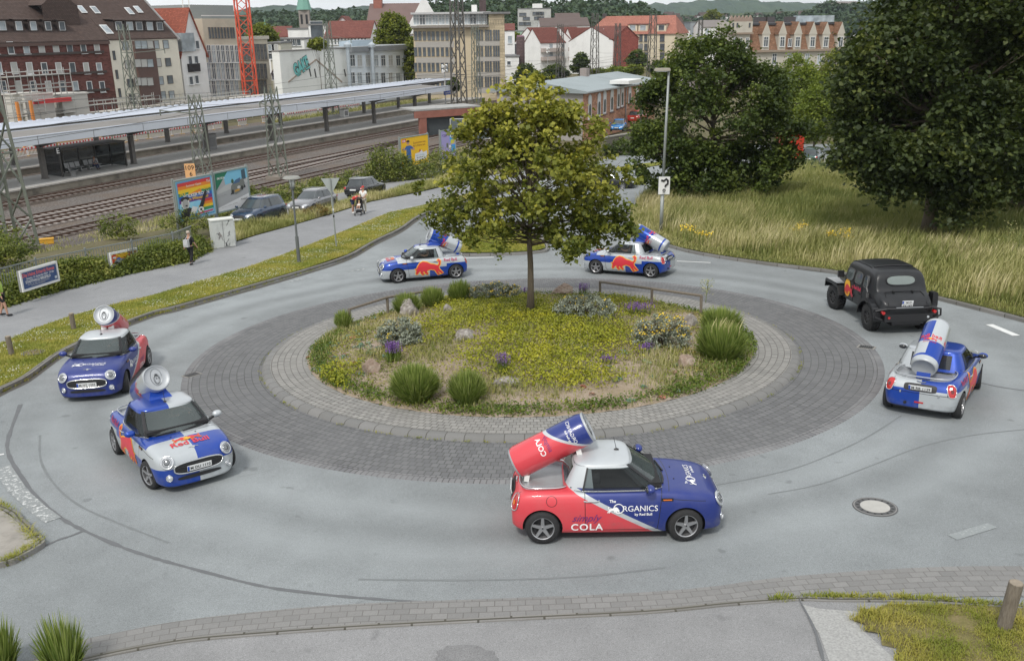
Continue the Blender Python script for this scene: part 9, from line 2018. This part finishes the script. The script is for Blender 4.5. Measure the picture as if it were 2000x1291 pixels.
for px,w_,h_,lb,sd_ in((126,92,92,'grass tuft at the bottom edge of the picture, cut by the frame',11),(2,80,88,'grass tuft in the bottom left corner of the picture',12)):
    b_=P2W@Vector((*pl(px,1312)[:2],.02)); tuft(0,0,w_,h_*1.1,lb,420,sd_,base=b_,grp='grass tufts at the bottom edge',wd=.010)
L_SIL=leafmat('silver_leaf',[(.16,.18,.13),(.30,.33,.26),(.45,.48,.40)],.3,.1,cs=2.); YFL=M('yellow_flower',(.74,.52,.03),.7,var=.15)
def silver(px,py,wpx,hpx,label,seed,fl=160):
    c=isl(px,py); Mx=MR@Matrix.Translation(c); s=1773/(Mx.translation-CAM).length; w_=wpx/s; h_=hpx/s; t=thing('silver_shrub',label,'shrub',mat=Mx,group='silver leaved shrubs on the island'); r=np.random.default_rng(seed)
    P,tt,C=clump_cloud([((0,0,h_*.40),(w_*.48,w_*.30,h_*.55)),((-w_*.25,.05,h_*.3),(w_*.25,w_*.22,h_*.42)),((w_*.25,-.05,h_*.3),(w_*.25,w_*.22,h_*.42))],230,34,.05,.72,0.03,seed=seed); leaves('foliage',P,.07,tt,L_SIL,t,.1,.45)
    m=MB(); rr=random.Random(seed)
    for i in range(40): a=rr.uniform(0,6.28); f=rr.random()**.5; m.tube([(0,0,0),(w_*.2*f*math.cos(a),w_*.12*f*math.sin(a),h_*.4),(w_*.42*f*math.cos(a),w_*.26*f*math.sin(a),h_*.75)],[.012,.009,.004],3)
    m.build('stems',M('shrub_stem',(.07,.05,.04),.9),t)
    if fl: n=fl; i=r.choice(len(P),n); Q=P[i]+np.array([0,-.02,.05]); Q=Q[Q[:,2]>h_*.35]; tag(leaves('flowers',np.repeat(Q,3,0)+r.normal(size=(len(Q)*3,3))*.02,.05,r.random(len(Q)*3),YFL,t,1.),kind='stuff')
silver(782,672,84,56,'silver shrub with a few yellow flowers left of the island middle',31,60); silver(968,586,104,36,'wide silver shrub topped with yellow flowers behind the tree, left',32,260); silver(1142,622,122,46,'wide silver shrub right of the tree trunk',33,60); silver(1292,674,108,66,'silver shrub covered in orange yellow flowers at the right',34,420)
PUR=leafmat('purple_spike',[(.10,.05,.20),(.20,.10,.33),(.30,.18,.40)],.2,.1,cs=3)
def salvia(px,py,wpx,hpx,label,seed,n=70):
    c=isl(px,py); Mx=MR@Matrix.Translation(c); s=1773/(Mx.translation-CAM).length; w_=wpx/s; h_=hpx/s; t=thing('purple_sage',label,'flowering plant',mat=Mx,group='purple flowering plants on the island'); r=np.random.default_rng(seed)
    B=np.stack([r.normal(size=n)*w_*.24,r.normal(size=n)*w_*.16,np.zeros(n)],1); blades('stalks',np.repeat(B,2,0),h_*.7,.010,r.random(2*n)*.5,G_TUFT,t,.3)
    P=np.repeat(B+np.array([0,0,h_*.5])+r.normal(size=B.shape)*.02,7,0); P[:,2]+=np.tile(np.arange(7)/7*h_*.5,n); tag(leaves('flower_spikes',P,.036,r.random(len(P)),PUR,t,.2),kind='stuff')
salvia(770,706,34,40,'bright purple flower clump under the left silver shrub',41,110); salvia(982,726,34,44,'purple flower clump in the island front middle',42,60); salvia(1245,612,70,22,'row of purple flowers at the back right of the island',43,110); salvia(1138,576,30,26,'purple flowers beside the flat rock behind the tree',44,50); salvia(1262,690,36,22,'small purple flowers below the flower covered silver shrub',45,40); salvia(1186,706,30,16,'tiny purple flower patch right of the yellow carpet',46,30); salvia(1030,578,30,18,'purple flowers left of the trunk at the rear edge',47,40)
# ragwort and tall weeds in the meadow
def ragwort(px,py,h_,w_,label,seed):
    b=gpx(px,py,.1); t=thing('ragwort',label,'flowering plant',b,group='yellow flowering ragwort in the meadow'); r=np.random.default_rng(seed); n=8; B=np.stack([r.normal(size=n)*w_*.3,r.normal(size=n)*w_*.3,np.zeros(n)],1); blades('stalks',B,h_,.025,r.random(n)*.4,G_TUFT,t,.15)
    P=np.repeat(B,9,0)+np.array([0,0,h_*.85])+r.normal(size=(n*9,3))*np.array([w_*.16,w_*.16,.06]); tag(leaves('flowers',P,.08,r.random(len(P)),YFL,t,1.),kind='stuff')
for i,(px,py,h_,w_) in enumerate(((1345,475,.95,.8),(1372,480,.7,.6),(1562,470,.9,.5),(1548,474,.8,.5),(1621,486,.85,.4),(1645,484,.9,.5),(1657,490,.7,.3))): ragwort(px,py,h_,w_,['tall yellow ragwort right of the street lamp','second ragwort right of the street lamp, slightly lower','ragwort with the brightest heads in the middle of the meadow','ragwort just left of the brightest one','thin ragwort left of the black vehicle roof line','ragwort above the black vehicle','smallest ragwort of the group above the black vehicle'][i],200+i)
def weed(px,py,h_,label,seed):
    b=gpx(px,py,.1); t=thing('tall_weed',label,'weed',b,group='tall branching weeds in the right meadow'); r=random.Random(seed); m=MB(); m.tube([(0,0,0),(.03,0,h_*.5),(.08,0,h_)],[.015,.012,.004],4)
    for i in range(16): z=h_*(.35+.6*i/16); a=r.uniform(0,6.28); l_=.28*(1.1-i/18); m.tube([(.05*z/h_,0,z),(l_*.6*math.cos(a),l_*.6*math.sin(a),z+l_*.5),(l_*math.cos(a),l_*math.sin(a),z+l_)],[.008,.006,.003],3)
    m.build('stem',M('weed_green',(.16,.19,.07),.8),t); n=90; P=np.array([[r.uniform(-.25,.25),r.uniform(-.25,.25),h_*r.uniform(.4,1)] for _ in range(n)]); leaves('seed_leaves',P,.05,RNG.random(n),G_MEAD,t,.3)
weed(1962,508,1.75,'tallest branching weed in front of the right trees',1); weed(1983,514,1.5,'branching weed right of the tallest one',2); weed(1935,512,1.1,'thin weed left of the tallest one',3); weed(1378,592,.9,'airy white flowering weed behind the right railing',4)
# ================================================================ HAZE
hz=MB().box((0,2250,115),(9000,5400,252)).build('haze',WHITE); me=hz.data; me.materials.clear()
hm=bpy.data.materials.new('haze_air'); hm.use_nodes=True; n_=hm.node_tree; n_.nodes.clear(); oo=n_.nodes.new('ShaderNodeOutputMaterial'); pv=n_.nodes.new('ShaderNodeVolumePrincipled'); pv.inputs['Density'].default_value=.00009; pv.inputs['Color'].default_value=(.72,.82,.95,1); n_.links.new(pv.outputs[0],oo.inputs['Volume']); me.materials.append(hm); hz['kind']='stuff'; hz['label']='pale blue summer haze over the distant hills'; hz['category']='haze'
